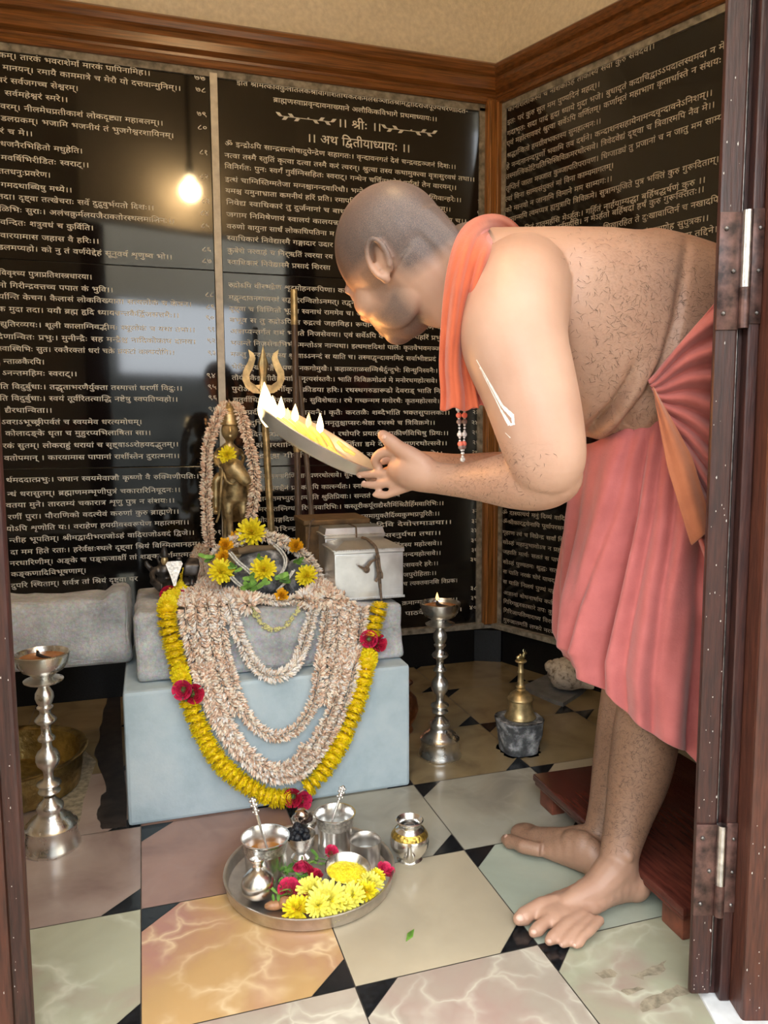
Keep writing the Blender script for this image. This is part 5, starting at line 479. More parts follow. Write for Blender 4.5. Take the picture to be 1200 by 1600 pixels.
VERSES_M = [
("इति श्रीमत्कविकुलतिलकश्रीवागीशतीर्थकरकमलसञ्जातश्रीमद्वादिराजपूज्यचरणोदित-",369.4,731,393.8,128.5),
("ब्राह्मणस्वाप्नवृन्दावनाख्याने अलौकिकविभागे प्रथमाध्यायः।।",426.8,683,426.8,152.4),
("।। श्रीः ।।",527,596,551,188.8),
("।। अथ द्वितीयाध्यायः ।।",479,641,502.5,212),
("ॐ इन्द्रोऽपि सान्द्रसन्तोषादुपेन्द्रेण सहागतः। वृन्दावनगतं देवं चन्द्रवद्रञ्जनं दिशः।।",351,712.5,370.3,222.8),
("नत्वा तस्मै स्तुतिं कृत्वा दत्वा तस्मै करं त्वरन्। श्रुत्वा तस्य कथामुक्त्वा वृत्रासुरवधं तथा।।",350.6,741.7,351,239.3),
("विनिर्गतः पुनः स्वर्गं गुर्वग्निसहितः स्वराट्। गन्धेन चर्चितश्शोषं दुर्गन्धं तेन वारयन्।।",350.6,713.3,351,256.3),
("इत्थं चाग्निस्तिग्मतेजा मग्नश्चानन्दवारिधौ। भग्ने तस्मिन्नहङ्कारे शीघ्रं जग्मिवान्हरेः।।",351.5,721,376.7,279),
("यमश्च यमुनाभ्राता कमनीयं हरिं प्रति। रमापतिं नमस्कृत्य स्वयं ययौ तदाऽऽलयम्।।",352,704.3,352,294.3),
("निवेद्य स्वाधिकारं तु दुर्जनानां च बाधकम्। ययौ हरिं समाराध्य तत्र प्रणम्य च।।",353,729,352.8,312.6),
("जगाम निमिषेणायं स्वालयं कालयन्नरीन्। निर्ऋतिस्तु ततः पश्चात्तं प्रणम्य हरेः।।",353.5,721,353.8,331.8),
("वरुणो वायुना सार्धं लोकाधिपतिना म",354,522,354.7,350.2),
("स्वाधिकारं निवेद्यास्मै गङ्गादार उदार",354.5,520,354.7,368.5),
("कुबेरो नरवाहं च निर्ऋतिं त्वरया रय",355,520,355.6,387.8),
("स्वाधिकारं निवेद्यास्मै प्रसादं शिरसा",355.5,516,355.6,406),
("रुद्रोऽपि वीरभद्रेण शृद्रमोहनरूपिणा। का",356.5,541,356.5,442),
("मद्वृन्दावनमध्यस्थं सद्वृन्दैरन्वितोऽनमत्। तद्वृन्दाव",357,569,357.4,461.5),
("दृष्ट्वा च विस्मितो भूत्वा स्वनाथं राममेव च। अत्र",358,573,395,480.4),
("बभूव स तु रुद्रोऽपि न रुद्रत्वं जहाविह। रूपान्तरेण तद्विष्णोरन्तरेण च",358.5,690,415,498.8),
("अत्राप्यन्तर्गतं रामं भजते निजसेवया। एवं सर्वेऽपि देवाश्च स्वभोग्यहरिं प्रभु",359.5,689,423.4,516.5),
("भजन्ते निजसेवाभिर्भक्रमन्तोऽत्र नान्यथा। इत्थमष्टदिशां पालैः कृतवैभवमञ्ज",360,688,360,532.7),
("मञ्जु मन्दारवन्दस्य श्रुत्वाऽऽनन्दं स याति च। तस्माद्वृन्दावनमिदं सर्वाभीष्टप्रदं",360.5,681,444.5,552.5),
("भेरीशङ्खमृदङ्गैश्च पणहानकगोमुखैः। कहाळताळसम्मिश्रैर्दुन्दुभेः सिन्धुनिस्वनैः।",361.5,684,521.5,573.4),
("तौर्यत्रिकैश्च गीतैश्च वादित्रनृत्यसंस्तवैः। भाति त्रिविक्रमोऽयं मे मनोरथमहोत्सवे।",362,683.4,472,589),
("पुरोऽखिलैश्च वर्गीकृतः क्रीडया हरिः। रथस्थगरुडारूढो देवराड् भाति नि",362,688,486.7,606),
("चतुर्वीथिषु वेदोक्तकर्मभिः सुविशेषतः। रथे गच्छन्मम मनोरथैः कृतमहोत्सवे।",364,686.7,484.8,622.5),
("महाप्रदीपैश्च पटहलमहास्वनैः। कृतैः करतळैः शब्दैर्भाति भक्तसुपालकः।।",366,703,562,641.8),
("दुन्दुभिभिरनेकैश्च तोषितः। ननृतुश्चाप्सरःश्रेष्ठा रथस्थे च त्रिविक्रमे।।",378,680,520,658),
("दिनकरप्रभो नित्यं स प्रभुः। रथोपरि प्रयातीह प्रकीर्णविधिषु प्रियः।।",392,701,516.6,675),
("संसारशान्तिदा नित्ये। विसर्जिता इमे देव नारायणरथोत्सवे।।",400,699,541,691.3),
("द्रपूश्च गीर्वाणैः स्तुतोऽन्ते न सदा यत्नकृतोत्सवे।।",404,692,437,709),
("सनातननारीणि नारायणरथोत्सवे। सुव",404,551,470,740.5),
("वासुदेवश्चैनं प्रश्नकोऽपि कार्त्स्न्यतः। स्नानेन",404,578,503,758),
("सन्ततमभ्युदयवन्तीति श्रुतिप्रियाः। सन्ततं चक्रिरे सर्वे",404,625,497,774),
("मरकतस्निग्धहारिजनवारिभिः। कस्तूरीकर्पूराद्यैस्तैर्मिश्रितैर्हिमवारिभिः।।",404,693.5,542,788.5),
("धोदकाङ्गदिव्यमन्दगन्धिभिः। दिव्यद्रव्यसमायुक्तैर्दिव्यकुम्भप्रपूरितैः।।",402,687,542,805),
("हविरिन्द्राग्रे देवि सर्वप्रमुदिते दिवि देवोत्तमाज्ञया।।",411,706,627,816),
("नमस्ते राजपूजिते तत्रावभृथं सस्नुर्यथा तथा।।",437,689,627,832.5),
("नृसिंहस्य महोत्सवे।।",607,690.7,650,847.8),
("नन्दमहोत्सवे।।",630,689,633,864),
("त्सववरे हरेः।।",630,685,661.7,878.6),
("जपुरोहिताः।।",630,682,633,895.5),
("च त्यक्तवानसि विप्रक।",630,715,640.7,909),
("क्रमान्मयाऽऽनीतया।।",628,715,628.7,940),
("पाठकेः पठ्यते ।।",633,722,633,956),
]
for n,a,b,y in [("१",747,752,260),("२",747,752,278),("३",747,752.5,294),("४",746,752,312),("५",745,751,329.5),("६",746,752,345.5),("२०",739,749,594.5),("२१",740,749,609.7),("२२",740,749,625),("२३",738,748.6,641.3),("२४",736,748,657.4),("२५",737,748,673),("२६",738,748.5,688.6),("२७",737,747.5,704),("३२",737,747,796),("३३",736,747,811.5),("३४",735,747,826),("३५",735,747,841.8),("३६",736,746,857),("३७",734,746,871.7),("३८",734.5,745.6,916.6),("३९",735,745.6,931.8),("४०",733,745,946.8)]:
    VERSES_M.append((n,a,b,a,y))
VERSES_R = [
("कोनाशलोकस्य च नाशकोऽहं तोकास्य सेवां कुरु सर्वदैव।।",793.8,1023.6,793.5,168.5),
("इतः परं कुरु सुत मम पुण्यदिनं महत्।।",792.8,937.7,792.8,188.8),
("गदाभृतः सदा पादं हृदा ध्याये मुदा भजे। बुधादृतं कदाचिद्वाऽऽपदालस्यमदा न मे",792.8,1133,792.8,206),
("एवं महोत्सववरं श्रुत्वा सर्वेऽपि वर्णितम्। कर्णामृतं महाभाग कृतार्थास्ते न संशयः",792,1127.6,792,221.8),
("श्रद्धान्वितो हयग्रीवभक्तस्य सुमहात्मनः।।",792.3,939.5,792.3,240.5),
("हे नन्दनानन्दपूर्णो भवामि तव दर्शने। कन्दाशनसहायेनामन्दवृन्दावनेऽनिशम्।।",791.3,1113.9,791.3,257.8),
("तस्मात्त्रिकोटियतिभिस्त्रिविक्रमरथोत्सवे। त्रिवेदवेद्यं दृष्ट्वा च त्रिवारमपि नैव मे।।",791,1117.4,791,273.5),
("तृप्तिर्न जाता मज्जात कुब्जापतिपरायण। धिग्जाड्यं तु प्रजानां च न जातु मम साम्य",790.8,1130,790.8,292),
("त्वां विना साम्यसंयुक्तं मां विना काम्यमागतम्।",790,959,790,308.8),
("को मानवो न जानामि विमाने मम साम्यगः।।",790,957,790,326),
("तस्मान्मयि त्वमप्यत्र ह्यमुत्रापि त्रिविक्रमे। सुत्रामपूजिते पुत्र भक्तिं कुरु गुरूदिताम्।",789.8,1124,789.8,341.8),
("बर्हिषं सहितं दातुमर्हसि मेऽर्हतः। गर्हितं नार्हयाम्यद्धा बर्हिषद्धर्षणं कुरु ।।",790,1103,847.5,346.5),
("भर्तुमर्हसि। न मेऽर्हतो बर्हिषदां हर्षं कुरु गुरूक्तितः।।",868,1101,918,339.5),
("शिखारहित ते दुःखावाप्तिर्न च नखादपि",942.8,1123,942.8,352),
("कारुण्यं गृहाणेह सुपुत्रक।।",978,1108,1019,356.5),
("शुष्टान्नं मम तद्दिने।",1028,1121.5,1066,365.6),
("।।",884,896,884,783),
("ॐ दास्यत्ययं मनुं दिव्यं वादिराज",785,898,798.4,799),
("ॐश्रीकारद्वयेनापि पूर्वापरसमन्वि",785.5,896.7,795.6,813),
("गृहाण त्वं च विप्रेन्द्र सर्वां सिद्धिं",785.5,893,786,828.8),
("सोऽहं महानुभावोऽत्र न प्रहोऽथ",785.7,891,786,844),
("जहाति मर्त्यः सततं स पापी तु",785.7,887.8,786,859),
("सोऽहं पुण्यतमः शुद्धः सततं न",786,886,786,874.9),
("स याति नरकं घोरं यावद् ब्रह्म",786,884,786,890),
("स याति निलयं पुण्यं यद्गत्वा",786,880,786,905.8),
("अज्ञानां बोधनार्थाय कर्तव्यं",787,873,787,923),
("गिरिगह्वरकासारे तपः कुर्य",786.7,870,786.7,936.8),
("गिरिजापतिमाराध्य विरज",786.7,867.5,786.7,951),
("गुरुजातमतिं लप्स्ये नरज",786.7,867,786.7,965.6),
]

# ================================================================== the setting
YW = 2.726                        # back wall face of the slabs
CORX = 1.28
RA = math.radians(-68.34)         # the right wall runs from the corner towards the door at this angle
RD = Vector((math.cos(RA), math.sin(RA), 0))
RN = Vector((-math.sin(RA), math.cos(RA), 0))     # points out of the room
if RN.x < 0:
    RN = -RN
CORNER = Vector((CORX, YW, 0))
ZD, ZS, ZT, ZP, ZC = 0.135, 0.15, 2.085, 2.235, 3.0   # dado top, slab bottom, slab top, trim top, ceiling


def bw(x, z, out=0.0):             # back wall: point x, z, standing proud of it by out
    return Vector((x, YW - out, z))


def rw(s, z, out=0.0):             # right wall: s metres from the corner
    return CORNER + RD * s - RN * out + Vector((0, 0, z))


plaster = mat('cream_plaster', (0.86, 0.80, 0.68), 0.9, var=0.06, scale=60, bmp=0.5, bscale=150, bdist=0.006)
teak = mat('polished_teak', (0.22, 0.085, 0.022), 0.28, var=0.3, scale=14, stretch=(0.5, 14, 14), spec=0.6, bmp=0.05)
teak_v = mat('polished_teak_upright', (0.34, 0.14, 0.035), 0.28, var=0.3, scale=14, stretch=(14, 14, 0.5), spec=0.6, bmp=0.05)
grout = mat('pale_cement', (0.30, 0.28, 0.24), 0.8, var=0.3, scale=40, bmp=0.3)
granite = mat('black_granite', (0.006, 0.006, 0.007), 0.06, var=0.3, scale=300, spec=0.85, rvar=0.0)
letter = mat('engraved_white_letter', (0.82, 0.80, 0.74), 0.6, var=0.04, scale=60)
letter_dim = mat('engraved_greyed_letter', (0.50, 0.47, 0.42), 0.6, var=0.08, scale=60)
dado_m = mat('black_granite_skirting', (0.008, 0.009, 0.011), 0.32, var=0.3, scale=200, spec=0.3)

XL = -0.98                        # where the back wall turns towards the door on the left
LD = Vector((-0.33, -0.944, 0)).normalized()
CORL = Vector((XL, YW, 0))


def wall(name, a, b, z0, z1, m, thick=0.12):
    a = Vector(a); b = Vector(b); d = (b - a).normalized(); n = Vector((d.y, -d.x, 0))   # n: right hand of the run
    mb = MB()
    q = [a, b, b - n * thick, a - n * thick]
    vs = [p + Vector((0, 0, z0)) for p in q] + [p + Vector((0, 0, z1)) for p in q]
    mb.add(vs, [(0, 1, 2, 3), (7, 6, 5, 4), (0, 4, 5, 1), (1, 5, 6, 2), (2, 6, 7, 3), (3, 7, 4, 0)])
    return tag(mb.build(name, m, smooth=False, recalc=True), kind='structure')


OUT = 0.02
wall('wall_back', bw(XL - 0.05, 0, -OUT), bw(CORX + 0.02, 0, -OUT), 0, ZC, plaster)
wall('wall_right', rw(-0.02, 0, -OUT), rw(2.35, 0, -OUT), 0, ZC, plaster)
wall('wall_left', CORL + LD * 1.85 + Vector((-OUT, 0, 0)), CORL + Vector((-OUT, 0.02, 0)), 0, ZC, plaster)

# ceiling, outside ground
_rend = rw(2.35, 0); _lend = CORL + LD * 1.85
mb = MB()
pl = [(XL - 0.3, YW + 0.2), (CORX + 0.2, YW + 0.2), (_rend.x + 0.3, _rend.y - 0.3), (_lend.x - 0.3, _lend.y - 0.3)]
mb.prism(pl, ZC, ZC + 0.1)
tag(mb.build('ceiling', plaster, smooth=False, recalc=True), kind='structure')

# ---- floor: square marble tiles, two opposite corners of each cut off by a small black triangle
TX0, TY0, TP, TQ = -0.045, 1.447, 0.3333, 0.3235
TROT = math.radians(0.48)


def marble(name, base, vein, dark, sc, vs=2.2, rough=0.13, vamt=0.5, seed=0.0):
    m, nt, b = _nt(name)
    tc = nt.nodes.new('ShaderNodeTexCoord')
    mp = nt.nodes.new('ShaderNodeMapping'); mp.inputs['Location'].default_value = (seed, seed * 1.7, 0)
    _lnk(nt, tc.outputs['Object'], mp.inputs[0])
    n1 = nt.nodes.new('ShaderNodeTexNoise'); n1.inputs['Scale'].default_value = sc; n1.inputs['Detail'].default_value = 6; n1.inputs['Distortion'].default_value = 0.6
    _lnk(nt, mp.outputs[0], n1.inputs['Vector'])
    cr = ramp(nt, n1.outputs[0], [(0.3, dark), (0.5, base), (0.72, tuple(min(1, c * 1.18) for c in base))])
    # veins: voronoi cell borders on warped coordinates
    wn = nt.nodes.new('ShaderNodeTexNoise'); wn.inputs['Scale'].default_value = 5.5; wn.inputs['Detail'].default_value = 4
    _lnk(nt, mp.outputs[0], wn.inputs['Vector'])
    mixv = nt.nodes.new('ShaderNodeVectorMath'); mixv.operation = 'MULTIPLY_ADD'
    mixv.inputs[1].default_value = (0.30, 0.30, 0.0)
    _lnk(nt, wn.outputs['Color'], mixv.inputs[0]); _lnk(nt, mp.outputs[0], mixv.inputs[2])
    vo = nt.nodes.new('ShaderNodeTexVoronoi'); vo.feature = 'DISTANCE_TO_EDGE'; vo.inputs['Scale'].default_value = vs * 4
    _lnk(nt, mixv.outputs[0], vo.inputs['Vector'])
    vr = ramp(nt, vo.outputs['Distance'], [(0.0, (1, 1, 1)), (0.06, (0.35, 0.35, 0.35)), (0.16, (0, 0, 0))])
    n3 = nt.nodes.new('ShaderNodeTexNoise'); n3.inputs['Scale'].default_value = 7; n3.inputs['Detail'].default_value = 2
    _lnk(nt, mp.outputs[0], n3.inputs['Vector'])
    r3 = ramp(nt, n3.outputs[0], [(0.38, (0, 0, 0)), (0.62, (1, 1, 1))])
    mul = nt.nodes.new('ShaderNodeMath'); mul.operation = 'MULTIPLY'
    _lnk(nt, vr.outputs[0], mul.inputs[0]); _lnk(nt, r3.outputs[0], mul.inputs[1])
    mul2 = nt.nodes.new('ShaderNodeMath'); mul2.operation = 'MULTIPLY'; mul2.inputs[1].default_value = vamt
    _lnk(nt, mul.outputs[0], mul2.inputs[0])
    mx = nt.nodes.new('ShaderNodeMix'); mx.data_type = 'RGBA'
    _lnk(nt, mul2.outputs[0], mx.inputs[0]); _lnk(nt, cr.outputs[0], mx.inputs[6]); mx.inputs[7].default_value = (*vein, 1)
    _lnk(nt, mx.outputs[2], b.inputs['Base Color'])
    rr = nt.nodes.new('ShaderNodeMapRange'); rr.inputs['To Min'].default_value = rough * 0.6; rr.inputs['To Max'].default_value = rough * 2.4
    _lnk(nt, n3.outputs[0], rr.inputs[0]); _lnk(nt, rr.outputs[0], b.inputs['Roughness'])
    MATS[name] = m
    return m


M_GREY = marble('grey_green_marble', (0.33, 0.31, 0.25), (0.42, 0.40, 0.33), (0.24, 0.22, 0.18), 5, 2.0, vamt=0.35)
M_PINK = marble('pink_brown_marble', (0.29, 0.175, 0.14), (0.38, 0.26, 0.22), (0.22, 0.13, 0.105), 6, 1.2, vamt=0.25)
M_GOLD = marble('golden_veined_marble', (0.47, 0.295, 0.13), (0.70, 0.52, 0.32), (0.40, 0.20, 0.155), 4, 2.6, vamt=0.8)
M_SAGE = marble('sage_veined_marble', (0.35, 0.345, 0.245), (0.55, 0.54, 0.42), (0.34, 0.25, 0.205), 5, 2.2, vamt=0.8, seed=3)
M_BEIGE = marble('plain_beige_marble', (0.43, 0.365, 0.26), (0.52, 0.44, 0.33), (0.38, 0.325, 0.235), 3, 1.0, vamt=0.12)
M_GREEN = marble('pale_green_marble', (0.34, 0.37, 0.30), (0.42, 0.44, 0.37), (0.28, 0.31, 0.25), 5, 1.0, vamt=0.2)
M_ROSE = marble('rose_veined_marble', (0.37, 0.315, 0.255), (0.60, 0.56, 0.46), (0.37, 0.265, 0.225), 6, 2.8, vamt=0.9, seed=7)
M_OLIVE = marble('olive_brown_marble', (0.23, 0.175, 0.095), (0.28, 0.21, 0.12), (0.15, 0.11, 0.06), 7, 1.5, vamt=0.4)
M_MAUVE = marble('mauve_streaked_marble', (0.33, 0.25, 0.21), (0.45, 0.37, 0.32), (0.24, 0.165, 0.14), 5, 1.3, vamt=0.3)
M_DARKT = mat('black_marble', (0.012, 0.013, 0.015), 0.16, var=0.4, scale=120)
M_JOINT = mat('tile_joint', (0.12, 0.10, 0.08), 0.8, var=0.2)
M_GRIME_SHADE = mat('grime_and_shade', (0.035, 0.026, 0.022), 0.35, var=0.4, scale=30)
M_STAIN = mat('brown_stain', (0.33, 0.28, 0.20), 0.22, var=0.22, scale=60)
FLOOR_M = [M_JOINT, M_DARKT, M_GREY, M_PINK, M_GOLD, M_SAGE, M_BEIGE, M_GREEN, M_ROSE, M_OLIVE, M_MAUVE, M_GRIME_SHADE, M_STAIN]
TILE = {  # (column, row): material slot; column 0 lies right of the joint x = TX0, row 0 lies in front of the joint y = TY0
    (0, 1): 3, (-1, 1): 10, (-1, 0): 5, (0, 0): 4, (1, 0): 6, (1, 1): 2, (2, 1): 2, (2, 0): 7, (0, -1): 8, (1, -1): 8, (2, -1): 5,
    (-1, -1): 5, (3, -1): 5, (-2, 0): 5, (3, 0): 2, (-1, 2): 10, (-2, 1): 10, (-2, 2): 10, (0, 2): 3, (1, 2): 2}
mb = MB(); G = 0.0011
mb.add([(-2.2, -0.2, -0.004), (3.2, -0.2, -0.004), (3.2, YW + 0.1, -0.004), (-2.2, YW + 0.1, -0.004)], [(0, 1, 2, 3)], 0)
cT, sT = math.cos(TROT), math.sin(TROT)


def tpt(i, j):                     # lattice coordinates to the floor
    x = i * TP; y = j * TQ
    return (TX0 + x * cT - y * sT, TY0 + x * sT + y * cT, 0.0)


random.seed(4)
CUT = 0.215
for c in range(-6, 9):
    for r in range(-4, 5):
        g = G / TP
        i0, i1, j0, j1 = c + g, c + 1 - g, r - 1 + g, r - g
        # top-left corner and bottom-right corner are cut
        tile = [(i0, j0), (i1 - CUT, j0), (i1, j0 + CUT), (i1, j1), (i0 + CUT, j1), (i0, j1 - CUT)]
        mi = TILE.get((c, r), 9 if r >= 2 else random.choice((2, 6, 5)))
        if r >= 2 and c >= 2: mi = 9
        mb.add([tpt(*p) for p in tile], [tuple(range(6))], mi)
        mb.add([tpt(i1 - CUT + 1.6 * g, j0), tpt(i1, j0), tpt(i1, j0 + CUT - 1.6 * g)], [(0, 1, 2)], 1)
        mb.add([tpt(i0, j1 - CUT + 1.6 * g), tpt(i0 + CUT - 1.6 * g, j1), tpt(i0, j1)], [(0, 1, 2)], 1)
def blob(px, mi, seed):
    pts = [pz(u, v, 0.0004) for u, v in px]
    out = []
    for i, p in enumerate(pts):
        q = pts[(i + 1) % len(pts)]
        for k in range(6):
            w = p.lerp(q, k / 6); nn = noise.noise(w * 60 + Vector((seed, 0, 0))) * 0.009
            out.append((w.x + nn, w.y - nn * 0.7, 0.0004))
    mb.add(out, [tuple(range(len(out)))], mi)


blob([(176, 1062), (188, 1090), (199, 1292), (160, 1296), (150, 1272), (166, 1230), (150, 1180), (158, 1120)], 11, 1)  # dark strip beside the pedestal: grime with its shade painted in
for k, px in enumerate(([(968, 1548), (990, 1540), (1010, 1545), (985, 1556)], [(985, 1524), (1018, 1512), (1040, 1500), (1032, 1520), (1000, 1530)], [(1000, 1565), (1060, 1538), (1078, 1548), (1040, 1570), (1005, 1582)], [(930, 1520), (955, 1514), (968, 1522), (945, 1530)], [(40, 1170), (110, 1150), (150, 1190), (120, 1290), (60, 1260)])):
    blob(px, 12, k + 3)
mb.add([(-2.2, -0.2, -0.12), (3.2, -0.2, -0.12), (3.2, YW + 0.1, -0.12), (-2.2, YW + 0.1, -0.12)], [(3, 2, 1, 0)], 0)
tag(mb.build('floor', FLOOR_M, smooth=False), kind='structure')

# ---- skirting of black granite with a cement ledge, corner piece
mb = MB()
mb.box(((XL + CORX) / 2 - 0.03, YW - 0.006, ZD / 2 - 0.004), (CORX - XL - 0.11, 0.03, ZD - 0.01))
tag(mb.build('baseboard_back', dado_m, smooth=False), kind='structure')


def rbox(mb, s0, s1, z0, z1, out, mi=0, back=0.02):
    a = [rw(s0, z0, out), rw(s1, z0, out), rw(s1, z0, -back), rw(s0, z0, -back)]
    b = [Vector((p.x, p.y, z1)) for p in a]
    mb.add(a + b, [(3, 2, 1, 0), (4, 5, 6, 7), (0, 1, 5, 4), (1, 2, 6, 5), (2, 3, 7, 6), (3, 0, 4, 7)], mi)


mb = MB(); rbox(mb, 0.065, 2.3, 0, ZD - 0.01, 0.009)
tag(mb.build('baseboard_right', dado_m, smooth=False, recalc=True), kind='structure')
mb = MB()
a = bw(CORX - 0.085, 0, 0.012); b = rw(0.06, 0, 0.012)
for z0, z1 in ((0, ZD - 0.01),):
    c = [a, b, rw(0.06, 0, -0.02), CORNER + Vector((0.03, 0.03, 0)), bw(CORX - 0.085, 0, -0.02)]
    n = len(c)
    mb.add([Vector((p.x, p.y, z0)) for p in c] + [Vector((p.x, p.y, z1)) for p in c], [tuple(range(n, 2 * n))] + [(k, (k + 1) % n, (k + 1) % n + n, k + n) for k in range(n)])
tag(mb.build('baseboard_corner', dado_m, smooth=False, recalc=True), kind='structure')
mb = MB()
mb.box(((XL + CORX) / 2, YW + 0.0, (ZD + ZS) / 2 - 0.002), (CORX - XL, 0.05, ZS - ZD + 0.005))
rbox(mb, 0.0, 2.3, ZD - 0.004, ZS, 0.024)
tag(mb.build('trim_1', grout, smooth=False, recalc=True), kind='structure')

# ---- teak: crown rail along both walls, upright strip in the corner
def rail_profile():
    # (out, z) of the moulding, from the bottom edge up
    z0, z1 = ZT + 0.012, ZP
    h = z1 - z0
    return [(-0.02, z0), (0.012, z0), (0.018, z0 + 0.006), (0.018, z0 + 0.02), (0.012, z0 + 0.026), (0.014, z0 + 0.034), (0.03, z0 + 0.045), (0.034, z0 + 0.07),
            (0.030, z0 + 0.088), (0.040, z0 + 0.096), (0.046, z0 + 0.112), (0.044, z0 + h - 0.012), (0.036, z1 - 0.004), (0.03, z1), (-0.02, z1)]


pr = rail_profile(); n = len(pr)
mb = MB()
vs = [bw(XL - 0.05, z, o) for o, z in pr]
# mitre: where both offsets meet
def mitre(o):
    a = Vector((0, YW - o)); b = CORNER - RN * o
    t = (a.y - b.y) / RD.y
    return Vector((b.x + RD.x * t, a.y))


mid = [Vector((mitre(o).x, mitre(o).y, z)) for o, z in pr]
mb.add(vs + mid, [(k, (k + 1) % n, (k + 1) % n + n, k + n) for k in range(n)])
tag(mb.build('trim_2', teak, recalc=True, angle=20), kind='structure')
mb = MB()
mb.add(mid + [rw(2.3, z, o) for o, z in pr], [(k, (k + 1) % n, (k + 1) % n + n, k + n) for k in range(n)])
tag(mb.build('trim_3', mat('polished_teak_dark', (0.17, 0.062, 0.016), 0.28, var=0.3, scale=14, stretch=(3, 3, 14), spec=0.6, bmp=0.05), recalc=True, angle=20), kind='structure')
mb = MB()
mb.box((CORX - 0.022, YW - 0.014, (ZS + ZT) / 2 + 0.01), (0.052, 0.034, ZT - ZS + 0.03), bev=0.005)
mb.tube([(CORX - 0.037, YW - 0.03, ZS), (CORX - 0.037, YW - 0.03, ZT + 0.015)], 0.006, 8)
mb.tube([(CORX - 0.008, YW - 0.03, ZS), (CORX - 0.008, YW - 0.03, ZT + 0.015)], 0.006, 8)
tag(mb.build('trim_4', teak_v, angle=50), kind='structure')
mb = MB(); rbox(mb, 0.005, 0.03, ZS, ZT + 0.012, 0.016)
tag(mb.build('trim_5', teak_v, smooth=False, recalc=True), kind='structure')
# white joint strip between the two slab columns, cement round the slabs
XJ = py(338, 300, YW).x
mb = MB(); mb.box((XJ, YW - 0.001, (ZS + ZT) / 2), (0.024, 0.016, ZT - ZS))
tag(mb.build('trim_6', mat('white_marble_strip', (0.74, 0.70, 0.62), 0.4, var=0.1, scale=30), smooth=False), kind='structure')
mb = MB()
mb.box(((XL + CORX) / 2, YW + 0.006, ZT + 0.004), (CORX - XL, 0.02, 0.03))
mb.box((CORX - 0.058, YW + 0.006, (ZS + ZT) / 2), (0.024, 0.02, ZT - ZS))
rbox(mb, 0.02, 2.3, ZT - 0.010, ZT + 0.018, 0.004)
rbox(mb, 0.028, 0.05, ZS, ZT, 0.004)
tag(mb.build('trim_7', grout, smooth=False, recalc=True), kind='structure')

# ---- black granite slabs with engraved white verses
def undelta(c):
    x = y = 0; out = []
    for i in range(0, len(c), 2):
        x += c[i]; y += c[i + 1]; out.append((x, y))
    return out


def split_syllables(t):
    """consonants joined by the vowel killer, with their vowel and nasal signs"""
    cons = lambda ch: 0x915 <= ord(ch) <= 0x939
    i = 0
    while i < len(t):
        j = i + 1
        if cons(t[i]):
            while j + 1 < len(t) and ord(t[j]) == 0x94d and cons(t[j + 1]):
                j += 2
            if j < len(t) and ord(t[j]) == 0x94d: j += 1
            while j < len(t) and 0x93e <= ord(t[j]) <= 0x94c: j += 1
        while j < len(t) and 0x900 <= ord(t[j]) <= 0x903: j += 1
        yield t[i:j]
        i = j


SYL = {}
for _t, *_r in VERSES_L + VERSES_M + VERSES_R:
    for _s in split_syllables(_t):
        if _s != ' ' and _s not in SYL:
            SYL[_s] = SYLLABLES[len(SYL)]


def set_line(t):
    """letters of a line as (outline, x, y), and its width"""
    x = 0; out = []
    for s in split_syllables(t):
        if s == ' ':
            x += 47; continue
        q = SYL[s]
        out += [(q[k], x + q[k + 1], q[k + 2]) for k in range(1, len(q), 3)]
        x += q[0]
    return out, x


def glyph_tris(cs):
    vs, es = [], []
    for c in cs:
        p = undelta(c)
        o = len(vs); vs += [Vector(q) for q in p]
        es += [(o + k, o + (k + 1) % len(p)) for k in range(len(p))]
    if not vs:
        return [], []
    r = delaunay_2d_cdt(vs, es, [], 0, 1e-4)
    V, F = r[0], r[2]
    segs = [(vs[a], vs[b]) for a, b in es]
    keep = []
    for f in F:
        c = (V[f[0]] + V[f[1]] + V[f[2]]) / 3
        w = 0
        for a, b in segs:
            if (a.y <= c.y) != (b.y <= c.y):
                if a.x + (c.y - a.y) / (b.y - a.y) * (b.x - a.x) > c.x:
                    w += 1 if b.y > a.y else -1
        if w:
            keep.append(tuple(f))
    return [(v.x, v.y) for v in V], keep


GL = [glyph_tris(c) for c in GLYPHS]
XR = CORX - 0.07
JZ = {0: (py(200, 415, YW).z, py(150, 731, YW).z), 1: (py(430, 429.5, YW).z, py(450, 728, YW).z)}


def right_hit(u, v):
    d = ray(u, v); t = (CORNER - CAMP).dot(RN) / d.dot(RN); p = CAMP + d * t
    return (p - CORNER).dot(RD), p.z


JR = right_hit(1106, 380.5)[1], 0.62
slabs = {}
EPS = 0.0007
SL = MATS['black_granite']


def back_slab(x0, x1, z0, z1):
    mb = MB(); mb.box(((x0 + x1) / 2, YW + 0.009, (z0 + z1) / 2), (x1 - x0 - 0.002, 0.018, z1 - z0 - 0.002), bev=0.0015)
    return mb


